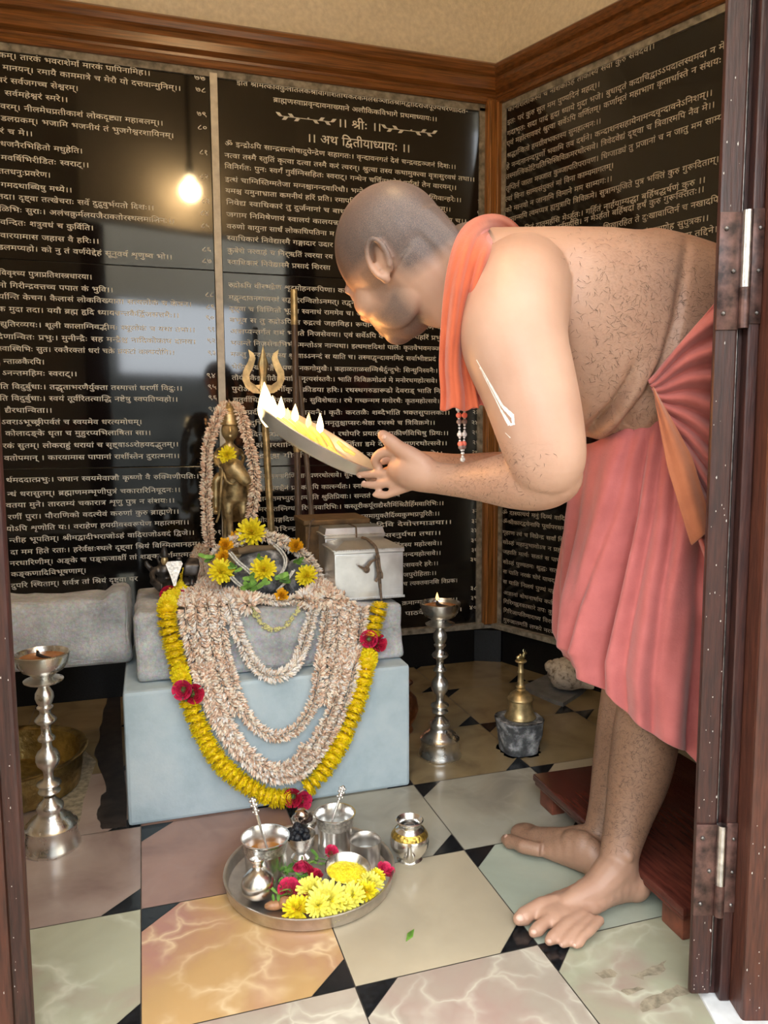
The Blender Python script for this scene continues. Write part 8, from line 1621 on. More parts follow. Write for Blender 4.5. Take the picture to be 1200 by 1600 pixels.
strand('outermost jasmine strand hanging just inside the marigold garland', [(297, 915), (290, 950), (297, 1000), (312, 1050), (330, 1100), (358, 1155), (398, 1198), (432, 1213), (475, 1200), (512, 1150), (540, 1090), (556, 1030), (562, 985), (566, 948)], rad=0.020, off=0.010)
strand('jasmine strand hanging second from outside with its loop above the floor', [(312, 910), (306, 950), (312, 1000), (326, 1060), (347, 1118), (386, 1176), (430, 1203), (470, 1188), (503, 1142), (529, 1078), (543, 1010), (549, 950)], rad=0.019, off=0.016)
strand('jasmine strand looping to the middle of the blue pedestal', [(340, 915), (343, 960), (350, 1010), (362, 1060), (376, 1100), (400, 1136), (432, 1150), (465, 1136), (490, 1095), (500, 1040), (508, 985), (512, 945)], rad=0.016, off=0.012)
strand('short pale jasmine loop in front of the grey stone', [(352, 925), (362, 960), (376, 1000), (398, 1040), (428, 1057), (458, 1042), (475, 1005), (486, 965), (494, 935)], rad=0.017, off=0.014, mis=(1, 1, 2, 2, 2, 0))
strand('jasmine strand hanging straight down at the left of the stone', [(326, 905), (324, 950), (330, 1000), (343, 1055), (362, 1100), (376, 1112)], rad=0.018, off=0.018)
strand('jasmine strand hanging at the right of the stone with a loose end', [(528, 930), (528, 975), (524, 1020), (514, 1065), (506, 1100)], rad=0.017, off=0.014)
strand('second jasmine strand hanging at the right of the stone', [(548, 938), (544, 985), (536, 1035), (524, 1080)], rad=0.017, off=0.020)
strand('loose curved jasmine end inside the lowest loop', [(432, 1206), (452, 1196), (468, 1182), (477, 1166)], rad=0.015, off=0.022)
# piles lying on top of the stone around the black stones
strand('thick jasmine heap at the left top of the grey stone', [(318, 855), (310, 875), (322, 895), (300, 915), (330, 922), (352, 930), (375, 938), (392, 945), (378, 925), (345, 915), (325, 905)], rad=0.026, off=0.012, per=8)
strand('thick jasmine heap at the right top of the grey stone', [(486, 925), (500, 915), (515, 930), (495, 940), (475, 935), (508, 922), (522, 940), (538, 936)], rad=0.024, off=0.014, per=8)


def alt_path(px, y):
    return [py(p.x, p.y, y) for p in smooth_path([(u, v, 0) for u, v in px], 10)]


strand('jasmine ring around the black altar stones', None, rad=0.018, path=alt_path([(330, 882), (342, 862), (362, 848), (395, 838), (430, 842), (458, 856), (478, 872), (490, 888), (498, 905)], 1.99), mis=(0, 1, 2, 1))
strand('jasmine fringe along the front edge of the stone top', None, rad=0.015, path=alt_path([(385, 925), (405, 934), (430, 938), (455, 938), (478, 930), (492, 918)], 1.868), mis=(0, 1, 2, 1))
t = thing('bead_garland', 'thin pale gold bead chain looped on the grey stone', 'garland', (0, 0, 0))
mb = MB(); pth = resample(drape_path([(393, 944), (402, 965), (415, 979), (430, 984), (447, 976), (460, 960), (469, 944)], 0.008, 12), 0.0042)
for p in pth:
    for _ in range(3):
        mb.ball(p + Vector((FR.uniform(-.006, .006), -0.003, FR.uniform(-.004, .004))), FR.uniform(0.0022, 0.0036), 6, 4)
tag(mb.build('beads', mat('pale_gold_bead', (0.62, 0.58, 0.24), 0.4, var=0.2, scale=150), t), kind='stuff')
# garland on the idol
idol_left = [(345, 644), (338, 655), (331, 675), (324, 700), (323, 730), (322, 765), (323, 800), (326, 840), (328, 856)]
idol_right = [(374, 644), (379, 655), (385, 680), (392, 705), (397, 735), (398, 770), (393, 800), (391, 812)]
strand('peach jasmine garland hung from the crown of the brass idol', None, rad=0.0165, path=alt_path(list(reversed(idol_left)), 2.06) + [py(350, 637, 2.13), py(359, 634, 2.15), py(369, 637, 2.13)] + alt_path(idol_right, 2.06), dens=0.003, mis=(0, 0, 1, 1, 3), group=None)

# black altar stones with white bead chains and leaves
t = thing('black_altar_stone', 'dark rounded holy stone under chains and flowers on the altar', 'stone', (0, 0, 0))
c = py(412, 893, 1.965); mb = MB()
mb.ball((c.x, c.y, 0.545), (0.075, 0.062, 0.062), 28, 18)
for i in range(len(mb.v)):
    p = Vector(mb.v[i]); mb.v[i] = tuple(p + (p - Vector((c.x, c.y, 0.545))) * 0.10 * noise.noise(p * 22))
mb.build('body', dark_stone, t)
mb = MB(); mb.tube([py(u, v, 1.945) for u, v in ((372, 862), (390, 858), (410, 858), (432, 856))], [0.008, 0.011, 0.010, 0.007], 10); mb.build('wood_band', mat('dark_bark', (0.16, 0.11, 0.06), 0.8, bmp=0.6, bscale=90), t)
c = py(466, 905, 1.94); mb = MB(); mb.ball((c.x, c.y, 0.525), (0.042, 0.04, 0.05), 22, 14)
tag(mb.build('black_altar_stone', dark_stone), 'smaller dark round stone at the right of the altar heap', 'stone')
c = py(372, 905, 1.94); mb = MB(); mb.ball((c.x, c.y, 0.52), (0.042, 0.04, 0.045), 22, 14)
tag(mb.build('black_altar_stone', dark_stone), 'smaller dark round stone half covered at the left of the altar heap', 'stone')
for lab, px, y in (('white bead chain crossing down from the left over the dark stone', [(360, 864), (372, 878), (386, 890), (398, 902), (404, 908)], 1.888),
                   ('white bead chain curving down the right of the dark stone', [(430, 852), (440, 862), (446, 874), (444, 888), (436, 900)], 1.895),
                   ('white bead chain across the lower left of the dark stone', [(362, 902), (372, 912), (384, 920), (394, 922)], 1.880),
                   ('white bead chain across the lower right of the dark stone', [(458, 892), (452, 902), (444, 912), (434, 922)], 1.880)):
    t = thing('bead_chain', lab, 'chain', (0, 0, 0), 0, 'white bead chains on the altar')
    pth = resample(alt_path(px, y), 0.0038); mb = MB()
    for p in pth:
        for dx in (-0.0028, 0.0028):
            mb.ball(p + Vector((dx, 0, dx * 0.4)), 0.0026, 7, 5)
    tag(mb.build('beads', mat('white_bead', (0.72, 0.70, 0.64), 0.35, var=0.2, scale=200), t), kind='stuff')
mb = MB()
for u, v, y, r_ in ((396, 912, 1.862, 16), (388, 918, 1.862, 15), (402, 918, 1.858, 14), (410, 912, 1.858, 13), (390, 904, 1.866, 13), (436, 902, 1.866, 17), (442, 908, 1.864, 13), (320, 870, 1.95, 13), (328, 874, 1.95, 11), (366, 886, 1.89, 12), (472, 880, 1.92, 12), (466, 876, 1.92, 11), (480, 886, 1.91, 10), (370, 892, 1.885, 10), (404, 872, 1.885, 9)):
    p = on_altar(u, v, y); L = m_at(1.95, r_)
    for s_ in range(2):
        a = FR.uniform(-0.9, 3.6); d = Vector((math.cos(a), -0.35, math.sin(a) * 0.8)).normalized()
        petal(mb, p - d * L * 0.4, d, Vector((0, -1, 0.4)), L * 1.3, L * 0.62, 0.1, FR.choice((0, 1)), n=4)
tag(mb.build('altar_leaves', [leaf_m, leaf_l], angle=180), 'fresh green leaves tucked among the altar chrysanthemums', 'leaves', kind='stuff')

# ================================================================== fused shapes
def fuse(name, mb, m, voxel, parent=None, it=4, fac=0.5):
    o = mb.build(name, m, parent, angle=180)
    r = o.modifiers.new('r', 'REMESH'); r.mode = 'VOXEL'; r.voxel_size = voxel; r.use_smooth_shade = True
    s = o.modifiers.new('s', 'SMOOTH'); s.iterations = it; s.factor = fac
    bpy.context.view_layer.update()
    apply_mods(o); o.data.name = name
    o.data.shade_smooth()
    return o


# ---- brass idol: crowned deity on a standing horse that faces the viewer
IY = 2.09


def ip(u, v, d=0.0):
    return py(u, v, IY + d)


K = m_at(2.1, 1)
idol = thing('brass_idol', 'brass crowned deity astride a horse turned to the right behind the flower heap', 'idol', (0, 0, 0))
mb = MB()
mb.tube([ip(364, 808, 0.07), ip(365, 790, 0.05), ip(366, 770, 0.0), ip(366, 752, -0.01), ip(363, 738, -0.02)], [15 * K, 21 * K, 20 * K, 17 * K, 12 * K], 18)
mb.tube([ip(365, 775, 0.0), ip(362, 770, 0.12)], [20 * K, 19 * K], 16)
mb.tube([ip(360, 745, -0.02), ip(359, 730, -0.035), ip(361, 725, -0.05)], [11 * K, 12 * K, 12 * K], 14)
mb.tube([ip(357, 724, -0.045), ip(366, 731, -0.06), ip(377, 743, -0.07), ip(386, 753, -0.075), ip(389, 757, -0.076)], [12 * K, 15 * K, 11 * K, 8 * K, 6 * K], 16)
for u0, u1, d0, vv in ((356, 361, -0.005, 846), (380, 382, -0.005, 842), (352, 352, 0.12, 846), (376, 377, 0.12, 842)):
    mb.tube([ip(u0, 782, d0), ip(u0 + 1, 800, d0 - 0.004), ip((u0 + u1) / 2 + 1, 818, d0), ip(u1, 838, d0), ip(u1, vv + 8, d0 - 0.006)], [9 * K, 7 * K, 5.2 * K, 4.4 * K, 6 * K], 12)
for u, v in ((353, 716), (366, 717)):
    mb.tube([ip(u, v + 6, -0.04), ip(u - 1, v - 3, -0.035)], [3.5 * K, 1 * K], 8)
fuse('horse', mb, brass_d, 0.0042, idol, 3)
mb = MB()
mb.tube([ip(357, 742, 0.03), ip(357, 720, 0.015), ip(358, 703, 0.01), ip(358, 694, 0.005)], [15 * K, 14 * K, 18 * K, 8 * K], 16)
mb.tube([ip(358, 696, 0.004), ip(359, 686, 0.0)], [6 * K, 6 * K], 12)
mb.ball(ip(359, 673, 0.0), (13 * K, 12 * K, 16.5 * K), 18, 14)
mb.tube([ip(359.5, 668, -0.021), ip(360, 674, -0.025), ip(360, 677, -0.022)], [1.3 * K, 1.8 * K, 2 * K], 8)
mb.tube([ip(356, 682, -0.017), ip(360, 683, -0.0195), ip(364, 682, -0.017)], [1 * K, 1.5 * K, 1 * K], 7)
for u in (354.5, 365):
    mb.ball(ip(u, 670, -0.017), (2.6 * K, 1.6 * K, 1.2 * K), 8, 6)
for s_ in (-1, 1):
    mb.tube([ip(358 + s_ * 15, 702, 0.02), ip(358 + s_ * 23, 714, 0.02), ip(358 + s_ * 19, 728, 0.0)], [4.6 * K, 4 * K, 3.2 * K], 10)
    mb.tube([ip(358 + s_ * 12, 742, 0.05), ip(362 + s_ * 25, 752, 0.05), ip(362 + s_ * 25, 775, 0.045), ip(362 + s_ * 25, 795, 0.04), ip(362 + s_ * 25, 802, 0.02)], [8 * K, 8 * K, 6.5 * K, 5 * K, 4.2 * K], 12)
    mb.ball(ip(359 + s_ * 11.5, 673, 0.004), (1.8 * K, 2.5 * K, 5 * K), 8, 6)
fuse('deity', mb, brass, 0.0034, idol, 2)
mb = MB(); c = ip(358.5, 664, 0.0)
mb.lathe([(12.3 * K, 0), (12.8 * K, 2 * K), (12.2 * K, 4 * K), (11.6 * K, 5 * K), (12 * K, 12 * K), (11.6 * K, 16 * K), (10.6 * K, 17 * K), (10.8 * K, 19 * K), (9.6 * K, 20 * K), (8.6 * K, 24 * K), (6 * K, 27 * K), (4.2 * K, 28.5 * K), (3.4 * K, 30 * K), (3.6 * K, 31 * K), (2 * K, 33.5 * K), (0.4 * K, 34.5 * K)], c=c, n=26, sx=1.14, sy=1.1)
mb.build('crown', brass, idol, angle=40)
mb = MB(); mb.tube(smooth_path([ip(340, 712, -0.04), ip(342, 728, -0.06), ip(347, 735, -0.06), ip(345, 765, -0.05), ip(343, 800, -0.03), ip(338, 816, -0.02)], 6), 1.6 * K, 7)
mb.tube(smooth_path([ip(349, 738, -0.055), ip(354, 752, -0.06), ip(364, 757, -0.062), ip(370, 752, -0.07)], 5), 1.7 * K, 7); mb.build('rein', brass_d, idol)
c = ip(364, 850, 0.05); zb = c.z
mb = MB(); mb.box((c.x, IY + 0.045, (0.49 + zb - 0.012) / 2 - 0.005), (0.10, 0.21, zb - 0.012 - 0.48), bev=0.004); mb.build('plinth', brass_d, idol, angle=20)

# ---- trident and staffs leaning at the wall behind the altar
TYD = 2.27
tri = thing('brass_trident', 'brass trident spear with curved side prongs standing behind the altar', 'trident', (0, 0, 0))
lp = [(413, 616), (395, 614), (384, 606), (378.5, 593), (379.5, 580), (387, 566), (390, 558), (387.5, 546), (396, 552), (399, 560), (396, 572), (389.5, 586), (390.5, 596), (399, 602), (410, 600.5)]
ax = 411.5
poly = lp + [(2 * ax - u, v) for u, v in reversed(lp)]
pts = [py(u, v, TYD) for u, v in poly]
mb = MB(); mb.prism([(p.x, p.z) for p in pts], -0.004, 0.004, lambda a, b_, h: Vector((a, TYD + h, b_)))
mb.build('side_prongs', brass, tri, smooth=False, recalc=True)
mb = MB(); blade = [(411, 540, 0.3), (411, 552, 3.2), (411, 566, 7.5), (411, 571, 8.6), (411, 578, 6.5), (411, 590, 5), (411, 606, 6), (411, 612, 8)]
mb.tube([py(u, v, TYD - 0.002) for u, v, r_ in blade], [r_ * m_at(2.25, 1) for u, v, r_ in blade], 8, up=(0, -1, 0), flat=0.45)
mb.build('centre_prong', brass, tri, angle=20)
mb = MB(); c = py(412, 616, TYD); k_ = m_at(2.25, 1)
mb.lathe([(3 * k_, -0.035), (4 * k_, -0.03), (7 * k_, -0.022), (7.6 * k_, -0.012), (6 * k_, -0.002), (3.5 * k_, 0.002)], c=c, n=18); mb.build('collar', brass, tri)
foot = py(437, 905, TYD - 0.01); foot.z = 0.0; foot.x = 0.362
mb = MB(); mb.tube([foot, c + Vector((0, 0, -0.02))], [6.2 * k_, 5.4 * k_], 14); mb.build('shaft', brass, tri)
for lab, a, b_, r_, m_, tipm in (('tall dark staff with a brass top half standing right of the trident', (459, 453), (467, 845), 5.2, mat('dark_old_wood', (0.10, 0.065, 0.045), 0.4, var=0.3, scale=40, stretch=(8, 8, 0.6)), brass),
                                 ('short thin dark staff leaning right of the tall staff', (467, 588), (491, 850), 4.4, mat('thin_dark_wood', (0.12, 0.085, 0.06), 0.45, var=0.3, scale=40, stretch=(8, 8, 0.6)), None)):
    A_ = py(*a, 2.30); B_ = py(*b_, 2.27); D_ = B_ - A_; B_ = A_ + D_ * (A_.z / (A_.z - B_.z)); B_.z = 0.0
    st_ = thing('wooden_staff', lab, 'staff', (0, 0, 0), 0, 'staffs behind the altar')
    mb = MB(); mb.tube([B_, A_], [r_ * k_ * 1.1, r_ * k_], 14); mb.build('shaft', m_, st_)
    mb = MB()
    if tipm:
        d_ = (B_ - A_).normalized()
        mb.tube([A_ - d_ * 0.003, A_ - d_ * 0.0, A_ + d_ * 0.10, A_ + d_ * 0.103], [r_ * k_ * 0.5, r_ * k_ * 1.06, r_ * k_ * 1.08, r_ * k_], 14); mb.build('brass_tip', tipm, st_)
        mb = MB(); mb.tube([A_ + d_ * 0.455, A_ + d_ * 0.46, A_ + d_ * 0.475, A_ + d_ * 0.48], [r_ * k_, r_ * k_ * 1.25, r_ * k_ * 1.25, r_ * k_], 14); mb.build('ring', brass_d, st_)

# ---- small dark figures at the left of the altar
SY = 2.02


def sp(u, v, d=0.0):
    return py(u, v, SY + d)


k2 = m_at(1.95, 1)
fig = thing('small_deity_figure', 'small dark bronze seated figure with a pointed cap left of the altar heap', 'figurine', (0, 0, 0))
mb = MB()
mb.tube([sp(259, 915, 0.02), sp(258, 900, 0.02), sp(257, 888, 0.015), sp(257, 880, 0.01)], [16 * k2, 13 * k2, 15 * k2, 7 * k2], 14)
mb.tube([sp(268, 912, 0.0), sp(250, 918, -0.04), sp(238, 906, -0.02)], [8 * k2, 8 * k2, 6 * k2], 10)
mb.tube([sp(244, 889, 0.01), sp(237, 898, -0.01), sp(240, 903, -0.02)], [6 * k2, 5 * k2, 5 * k2], 10)
mb.tube([sp(240, 893, 0.02), sp(229, 882, 0.02), sp(228, 876, 0.02)], [5 * k2, 4 * k2, 3 * k2], 8)
mb.tube([sp(268, 890, 0.01), sp(280, 880, 0.01), sp(279, 870, 0.0)], [6 * k2, 5 * k2, 5 * k2], 10)
mb.tube([sp(250, 880, 0.02), sp(245, 872, 0.02), sp(256, 862, 0.02), sp(266, 872, 0.02)], [3 * k2] * 4, 8)
fuse('body', mb, bronze, 0.004, fig, 2)
mb = MB(); mb.ball(sp(257, 876, 0.0), (5.5 * k2, 5.5 * k2, 8 * k2), 14, 10); mb.build('face', brass, fig)
mb = MB(); mb.lathe([(5.6 * k2, 0), (6 * k2, 2 * k2), (4.8 * k2, 6 * k2), (5 * k2, 8 * k2), (3.4 * k2, 13 * k2), (3.6 * k2, 14 * k2), (1.2 * k2, 18 * k2)], c=sp(257, 870, 0.0), n=16); mb.build('cap', bronze, fig)
o = thing('silver_leaf_plate', 'small pointed silver plate standing upside down before the dark figures', 'plate', (0, 0, 0))
mb = MB(); pts = [sp(u, v, -0.06) for u, v in ((259, 884), (262, 880), (272, 879), (284, 879), (286, 883), (281, 895), (277, 906), (275, 916), (271, 916), (268, 905), (263, 893))]
mb.prism([(p.x, p.z) for p in pts], -0.002, 0.002, lambda a, b_, h: Vector((a, SY - 0.06 + h + 0.3 * (b_ - 0.5), b_)))
mb.build('plate', silver_e, o, smooth=False, recalc=True)
fig2 = thing('small_deity_figure', 'small blackened lumpy figure between the silver leaf plate and the jasmine heap', 'figurine', (0, 0, 0))
mb = MB()
mb.tube([sp(296, 916, 0.02), sp(297, 900, 0.02), sp(300, 884, 0.02), sp(304, 876, 0.02)], [11 * k2, 12 * k2, 13 * k2, 7 * k2], 14)
for du in (-10, -6, -2, 2, 6, 10):
    mb.tube([sp(302 + du * 0.6, 872, 0.0), sp(300 + du, 884, -0.022), sp(297 + du * 0.9, 900, -0.024)], [2.5 * k2, 3 * k2, 2.4 * k2], 8)
mb.tube([sp(290, 902, 0.0), sp(290, 916, -0.02)], [4 * k2, 4 * k2], 8); mb.tube([sp(300, 902, -0.01), sp(300, 916, -0.02)], [4 * k2, 4 * k2], 8)
fuse('body', mb, bronze, 0.0038, fig2, 2)

# ---- silver boxes tied with thread, wooden box behind
plate_silver = mat('soft_silver_sheet', (0.80, 0.825, 0.85), 0.34, metal=0.85, var=0.10, scale=14, bmp=0.12, bscale=30, rvar=0.1)
tie = mat('dirty_cord', (0.20, 0.14, 0.10), 0.85, var=0.3, scale=120)


def frustum(mb, x0, x1, y0, y1, z0, z1, inset, mi=0):
    vs = [(x0, y0, z0), (x1, y0, z0), (x1, y1, z0), (x0, y1, z0), (x0 + inset, y0 + inset, z1), (x1 - inset, y0 + inset, z1), (x1 - inset, y1 - inset, z1), (x0 + inset, y1 - inset, z1)]
    mb.add(vs, [(3, 2, 1, 0), (4, 5, 6, 7), (0, 1, 5, 4), (1, 2, 6, 5), (2, 3, 7, 6), (3, 0, 4, 7)], mi)


def silver_box(label, x0, x1, y0, y1, z0, z1, lid_h, inset):
    t = thing('silver_box', label, 'box', (0, 0, 0), 0, 'silver relic boxes')
    mb = MB(); mb.box(((x0 + x1) / 2, (y0 + y1) / 2, (z0 + z1) / 2), (x1 - x0, y1 - y0, z1 - z0), bev=0.0015); mb.build('body', plate_silver, t, angle=20)
    mb = MB()
    mb.box(((x0 + x1) / 2, (y0 + y1) / 2, z1 + 0.006), (x1 - x0 + 0.006, y1 - y0 + 0.006, 0.012), bev=0.002)
    frustum(mb, x0 - 0.001, x1 + 0.001, y0 - 0.001, y1 + 0.001, z1 + 0.012, z1 + 0.012 + lid_h, inset)
    mb.build('lid', plate_silver, t, smooth=False)
    mb = MB()
    for z in (z0 + 0.003, z1 + 0.010):
        for x in np.arange(x0, x1 + 0.001, 0.0045):
            mb.ball((x, y0 - 0.004, z), 0.0022, 6, 4)
        for y in np.arange(y0, y1, 0.0045):
            mb.ball((x0 - 0.004, y, z), 0.0022, 6, 4)
    mb.box(((x0 + x1) / 2, y0 - 0.0015, z0 + 0.003), (x1 - x0 + 0.006, 0.004, 0.006)); mb.box(((x0 + x1) / 2, y0 - 0.0008, z0 + 0.022), (x1 - x0 - 0.004, 0.0012, 0.0012)); mb.box(((x0 + x1) / 2, y0 - 0.0008, z1 - 0.008), (x1 - x0 - 0.004, 0.0012, 0.0012))
    mb.build('beaded_edging', plate_silver, t)
    return t


b1 = silver_box('front silver box with pyramidal lid tied by a knotted cord', 0.439, 0.621, 1.862, 1.985, 0.4725, 0.592, 0.017, 0.034)
f = lambda u, v, d=0.0: py(u, v, 1.862 - d)
mb = MB(); q = [Vector((0.530, 1.93, 0.6225)), Vector((0.535, 1.895, 0.622)), Vector((0.545, 1.858, 0.608)), f(591, 872, 0.006), f(592, 890, 0.006), f(594, 915, 0.005), f(596, 937, 0.007)]
mb.tube(smooth_path(q, 5), [0.0042] * 4 + [0.004] * 22 + [0.003] * 5, 8)
mb.tube(smooth_path([f(588, 868, 0.01), f(589, 885, 0.012), f(591, 900, 0.012), f(587, 909, 0.011)], 5), 0.0036, 7)
mb.tube(smooth_path([f(592, 868, 0.01), f(594, 888, 0.012), f(597, 897, 0.011), f(597, 904, 0.011)], 5), 0.0026, 7)
mb.tube(smooth_path([f(587, 874, 0.012), f(580, 878, 0.012), f(575, 885, 0.012), f(572, 891, 0.012)], 5), [0.003] * 5 + [0.004] * 11, 8)
mb.ball(f(573, 890, 0.012), (0.0085, 0.006, 0.0095), 12, 9); mb.tube([f(569, 889, 0.012), f(563, 886, 0.012), f(560, 884, 0.012)], [0.0035, 0.003, 0.002], 7)
mb.build('tied_cord', tie, b1)
b2 = silver_box('rear silver box half hidden behind the front silver box', 0.449, 0.615, 2.012, 2.10, 0.4725, 0.612, 0.016, 0.004)
mb = MB(); c = py(557, 826, 2.006)
mb.tube([Vector((c.x, 2.1, 0.642)), Vector((c.x, 2.008, 0.642)), Vector((c.x + 0.001, 2.005, 0.56))], 0.0022, 7); mb.build('tied_cord', tie, b2)
wb = thing('wooden_box', 'old brown wooden box behind the silver boxes', 'box', (0, 0, 0))
wm = mat('old_brown_wood', (0.19, 0.11, 0.045), 0.7, var=0.35, scale=26, bmp=0.4, stretch=(1, 6, 1), col2=(0.08, 0.05, 0.025))
mb = MB(); mb.box((0.507, 2.19, 0.555), (0.185, 0.15, 0.165), bev=0.004); mb.build('body', wm, wb, angle=20)
mb = MB(); mb.box((0.507, 2.19, 0.6455), (0.195, 0.16, 0.016), bev=0.004); mb.build('lid', wm, wb, angle=20)
mb = MB(); mb.tube(smooth_path([Vector((0.44, 2.115, 0.656)), Vector((0.428, 2.108, 0.645)), Vector((0.422, 2.104, 0.60)), Vector((0.412, 2.10, 0.53))], 5), 0.003, 6); mb.build('cord', tie, wb)

# ---- plate of burning wicks held over the altar
PDEP = 1.40
pc = pd(492, 690, PDEP)
pn = (EX * 0.50 + Vector((0, 0, 1)) * 0.845 - EY * 0.075).normalized()
pm = (EX * 0.86 - Vector((0, 0, 1)) * 0.51); pm = (pm - pn * pm.dot(pn)).normalized()     # runs down towards the hand
pk = pn.cross(pm)
RP = Matrix((pm, pk, pn)).transposed()
plate = thing('lamp_plate', 'shallow steel plate of burning wicks held out over the altar', 'plate', (0, 0, 0))
mb = MB(); R_ = 0.121
mb.lathe([(0, 0), (R_ * 0.8, 0), (R_ * 0.92, 0.006), (R_, 0.024), (R_ + 0.003, 0.026), (R_ + 0.001, 0.0275), (R_ - 0.003, 0.0255), (R_ * 0.91, 0.0085), (R_ * 0.8, 0.0025), (0, 0.0025)], c=pc - pn * 0.012, R=RP, n=64, cap0=False, cap1=False)
mb.build('dish', mat('pale_dish_metal', (0.80, 0.78, 0.74), 0.34, metal=0.85, var=0.05), plate, angle=50)
cotton = mat('oiled_cotton', (0.85, 0.66, 0.16), 0.5, var=0.1, scale=60, sss=0.2)
WK = [(417, 662, 452, 690, 58, 12), (429, 652, 464, 694, 33, 6), (439, 652, 472, 697, 32, 6), (449, 654, 484, 700, 19, 4.5), (461, 657, 500, 704, 27, 5.5), (482, 665, 512, 700, 22, 4.5), (500, 675, 526, 704, 31, 5.5)]
kp = m_at(PDEP, 1)
for i, (u0, v0, u1, v1, h, r_) in enumerate(WK):
    dd = PDEP - 0.05 + 0.016 * i
    tip = pd(u0, v0, dd); foot = pd(u1, v1, dd)
    foot = foot - pn * ((foot - (pc - pn * 0.008)).dot(pn)) * 0.8
    mid = (tip + foot) / 2 + pn * 0.004
    mb = MB(); mb.tube(smooth_path([foot, mid, tip], 5), [0.0052] * 6 + [0.005, 0.0048, 0.0045, 0.004, 0.003], 9)
    w = mb.build('wick', cotton, plate)
    flame(w, tip - Vector((0, 0, 0.006)), h * kp * 1.15, r_ * kp * 1.1, (-0.003 if i < 2 else 0.001, 0, 0), flame_core if i in (0, 1, 2, 4, 6) else flame_m)
mb = MB()
for u, v in ((540, 702), (525, 710)):
    p = pd(u, v, PDEP); mb.tube([p + pm * 0.02, p, p - pm * 0.02 + pn * 0.005], [0.003, 0.0045, 0.003], 8)
mb.build('spent_wicks', cotton, plate)
fl = bpy.data.lights.new('wick_light', 'POINT'); fl.energy = 4.2; fl.color = (1.0, 0.42, 0.11); fl.shadow_soft_size = 0.03
fo = bpy.data.objects.new('wick_light', fl); COL.objects.link(fo); fo.location = pd(455, 635, PDEP + 0.02)

# ================================================================== the bending man
def cdir(x, y, z):
    return (EX * x + EY * y + Vector((0, 0, z)))


def limb(mb, rows, n=36, sub=6, up=None):
    """rows of (u, v, distance, radius in metres [, flattening])"""
    pts = smooth_path([pd(r[0], r[1], r[2]) for r in rows], sub)
    rad = [p.x for p in smooth_path([(r[3], 0, 0) for r in rows], sub)]
    mb.tube(pts, rad, n, up=up)
    for p, r in ((pts[0], rad[0]), (pts[-1], rad[-1])):
        mb.ball(p, r * 0.98, 14, 10)


man = thing('person', 'shaven bare-backed man in pink cloth bending to hold the plate of flames over the altar', 'person', tuple(pz(930, 1410, 0)))
mb = MB()
# trunk: elliptical rings (u, v, distance, half thickness px, half width m)
TR_ = [(1240, 680, 1.52, 120, 0.15), (1180, 640, 1.50, 122, 0.175), (1110, 568, 1.46, 146, 0.180), (1030, 536, 1.43, 152, 0.178), (955, 524, 1.40, 158, 0.172), (880, 492, 1.37, 134, 0.178), (815, 462, 1.345, 104, 0.172), (762, 440, 1.32, 80, 0.125), (722, 428, 1.30, 66, 0.080), (690, 425, 1.285, 60, 0.064), (655, 425, 1.265, 60, 0.066)]
spine = smooth_path([pd(r[0], r[1], r[2]) for r in TR_], 5)
th = [p.x for p in smooth_path([(r[3] * r[2] / FOC, r[4], 0) for r in TR_], 5)]
wd = [p.y for p in smooth_path([(r[3] * r[2] / FOC, r[4], 0) for r in TR_], 5)]
vs = []; fs = []; n = 64
for i, p in enumerate(spine):
    t = (spine[min(i + 1, len(spine) - 1)] - spine[max(i - 1, 0)]).normalized()
    side = (EY - t * EY.dot(t)).normalized(); upv = side.cross(t)
    if upv.z < 0: upv = -upv
    for k in range(n):
        a = 2 * PI * k / n
        ca, sa = math.cos(a), math.sin(a)
        e = 0.82
        vs.append(p + side * wd[i] * math.copysign(abs(ca) ** e, ca) + upv * th[i] * math.copysign(abs(sa) ** e, sa))
for i in range(len(spine) - 1):
    for k in range(n):
        a = i * n + k; b_ = i * n + (k + 1) % n
        fs.append((a, b_, b_ + n, a + n))
fs.append(tuple(reversed(range(n)))); fs.append(tuple((len(spine) - 1) * n + k for k in range(n)))
mb.add(vs, fs)
# near (left) arm, far (right) arm
limb(mb, [(816, 440, 1.21, 0.074), (806, 472, 1.155, 0.080), (803, 530, 1.11, 0.076), (826, 606, 1.085, 0.067), (843, 668, 1.07, 0.061), (853, 716, 1.065, 0.055), (850, 738, 1.075, 0.048)])
limb(mb, [(862, 742, 1.075, 0.045), (838, 748, 1.09, 0.046), (800, 750, 1.13, 0.0425), (760, 751, 1.175, 0.034), (722, 751, 1.215, 0.0275), (690, 748, 1.245, 0.026), (668, 744, 1.262, 0.027)])
limb(mb, [(820, 480, 1.50, 0.07), (830, 600, 1.52, 0.06), (842, 715, 1.52, 0.05), (836, 735, 1.515, 0.042), (770, 735, 1.49, 0.036), (712, 731, 1.46, 0.027), (672, 728, 1.44, 0.027)])
# legs
limb(mb, [(1130, 650, 1.42, 0.10), (1085, 820, 1.41, 0.092), (1040, 990, 1.40, 0.066), (1024, 1060, 1.415, 0.060), (1009, 1150, 1.435, 0.0625), (997, 1215, 1.435, 0.058), (982, 1275, 1.42, 0.045), (969, 1330, 1.40, 0.0365), (966, 1362, 1.392, 0.039)])
limb(mb, [(1120, 660, 1.60, 0.10), (1060, 830, 1.56, 0.088), (1000, 1000, 1.54, 0.064), (985, 1070, 1.545, 0.056), (975, 1140, 1.555, 0.056), (963, 1205, 1.55, 0.050), (950, 1260, 1.535, 0.040), (938, 1302, 1.52, 0.034), (932, 1325, 1.51, 0.037)])


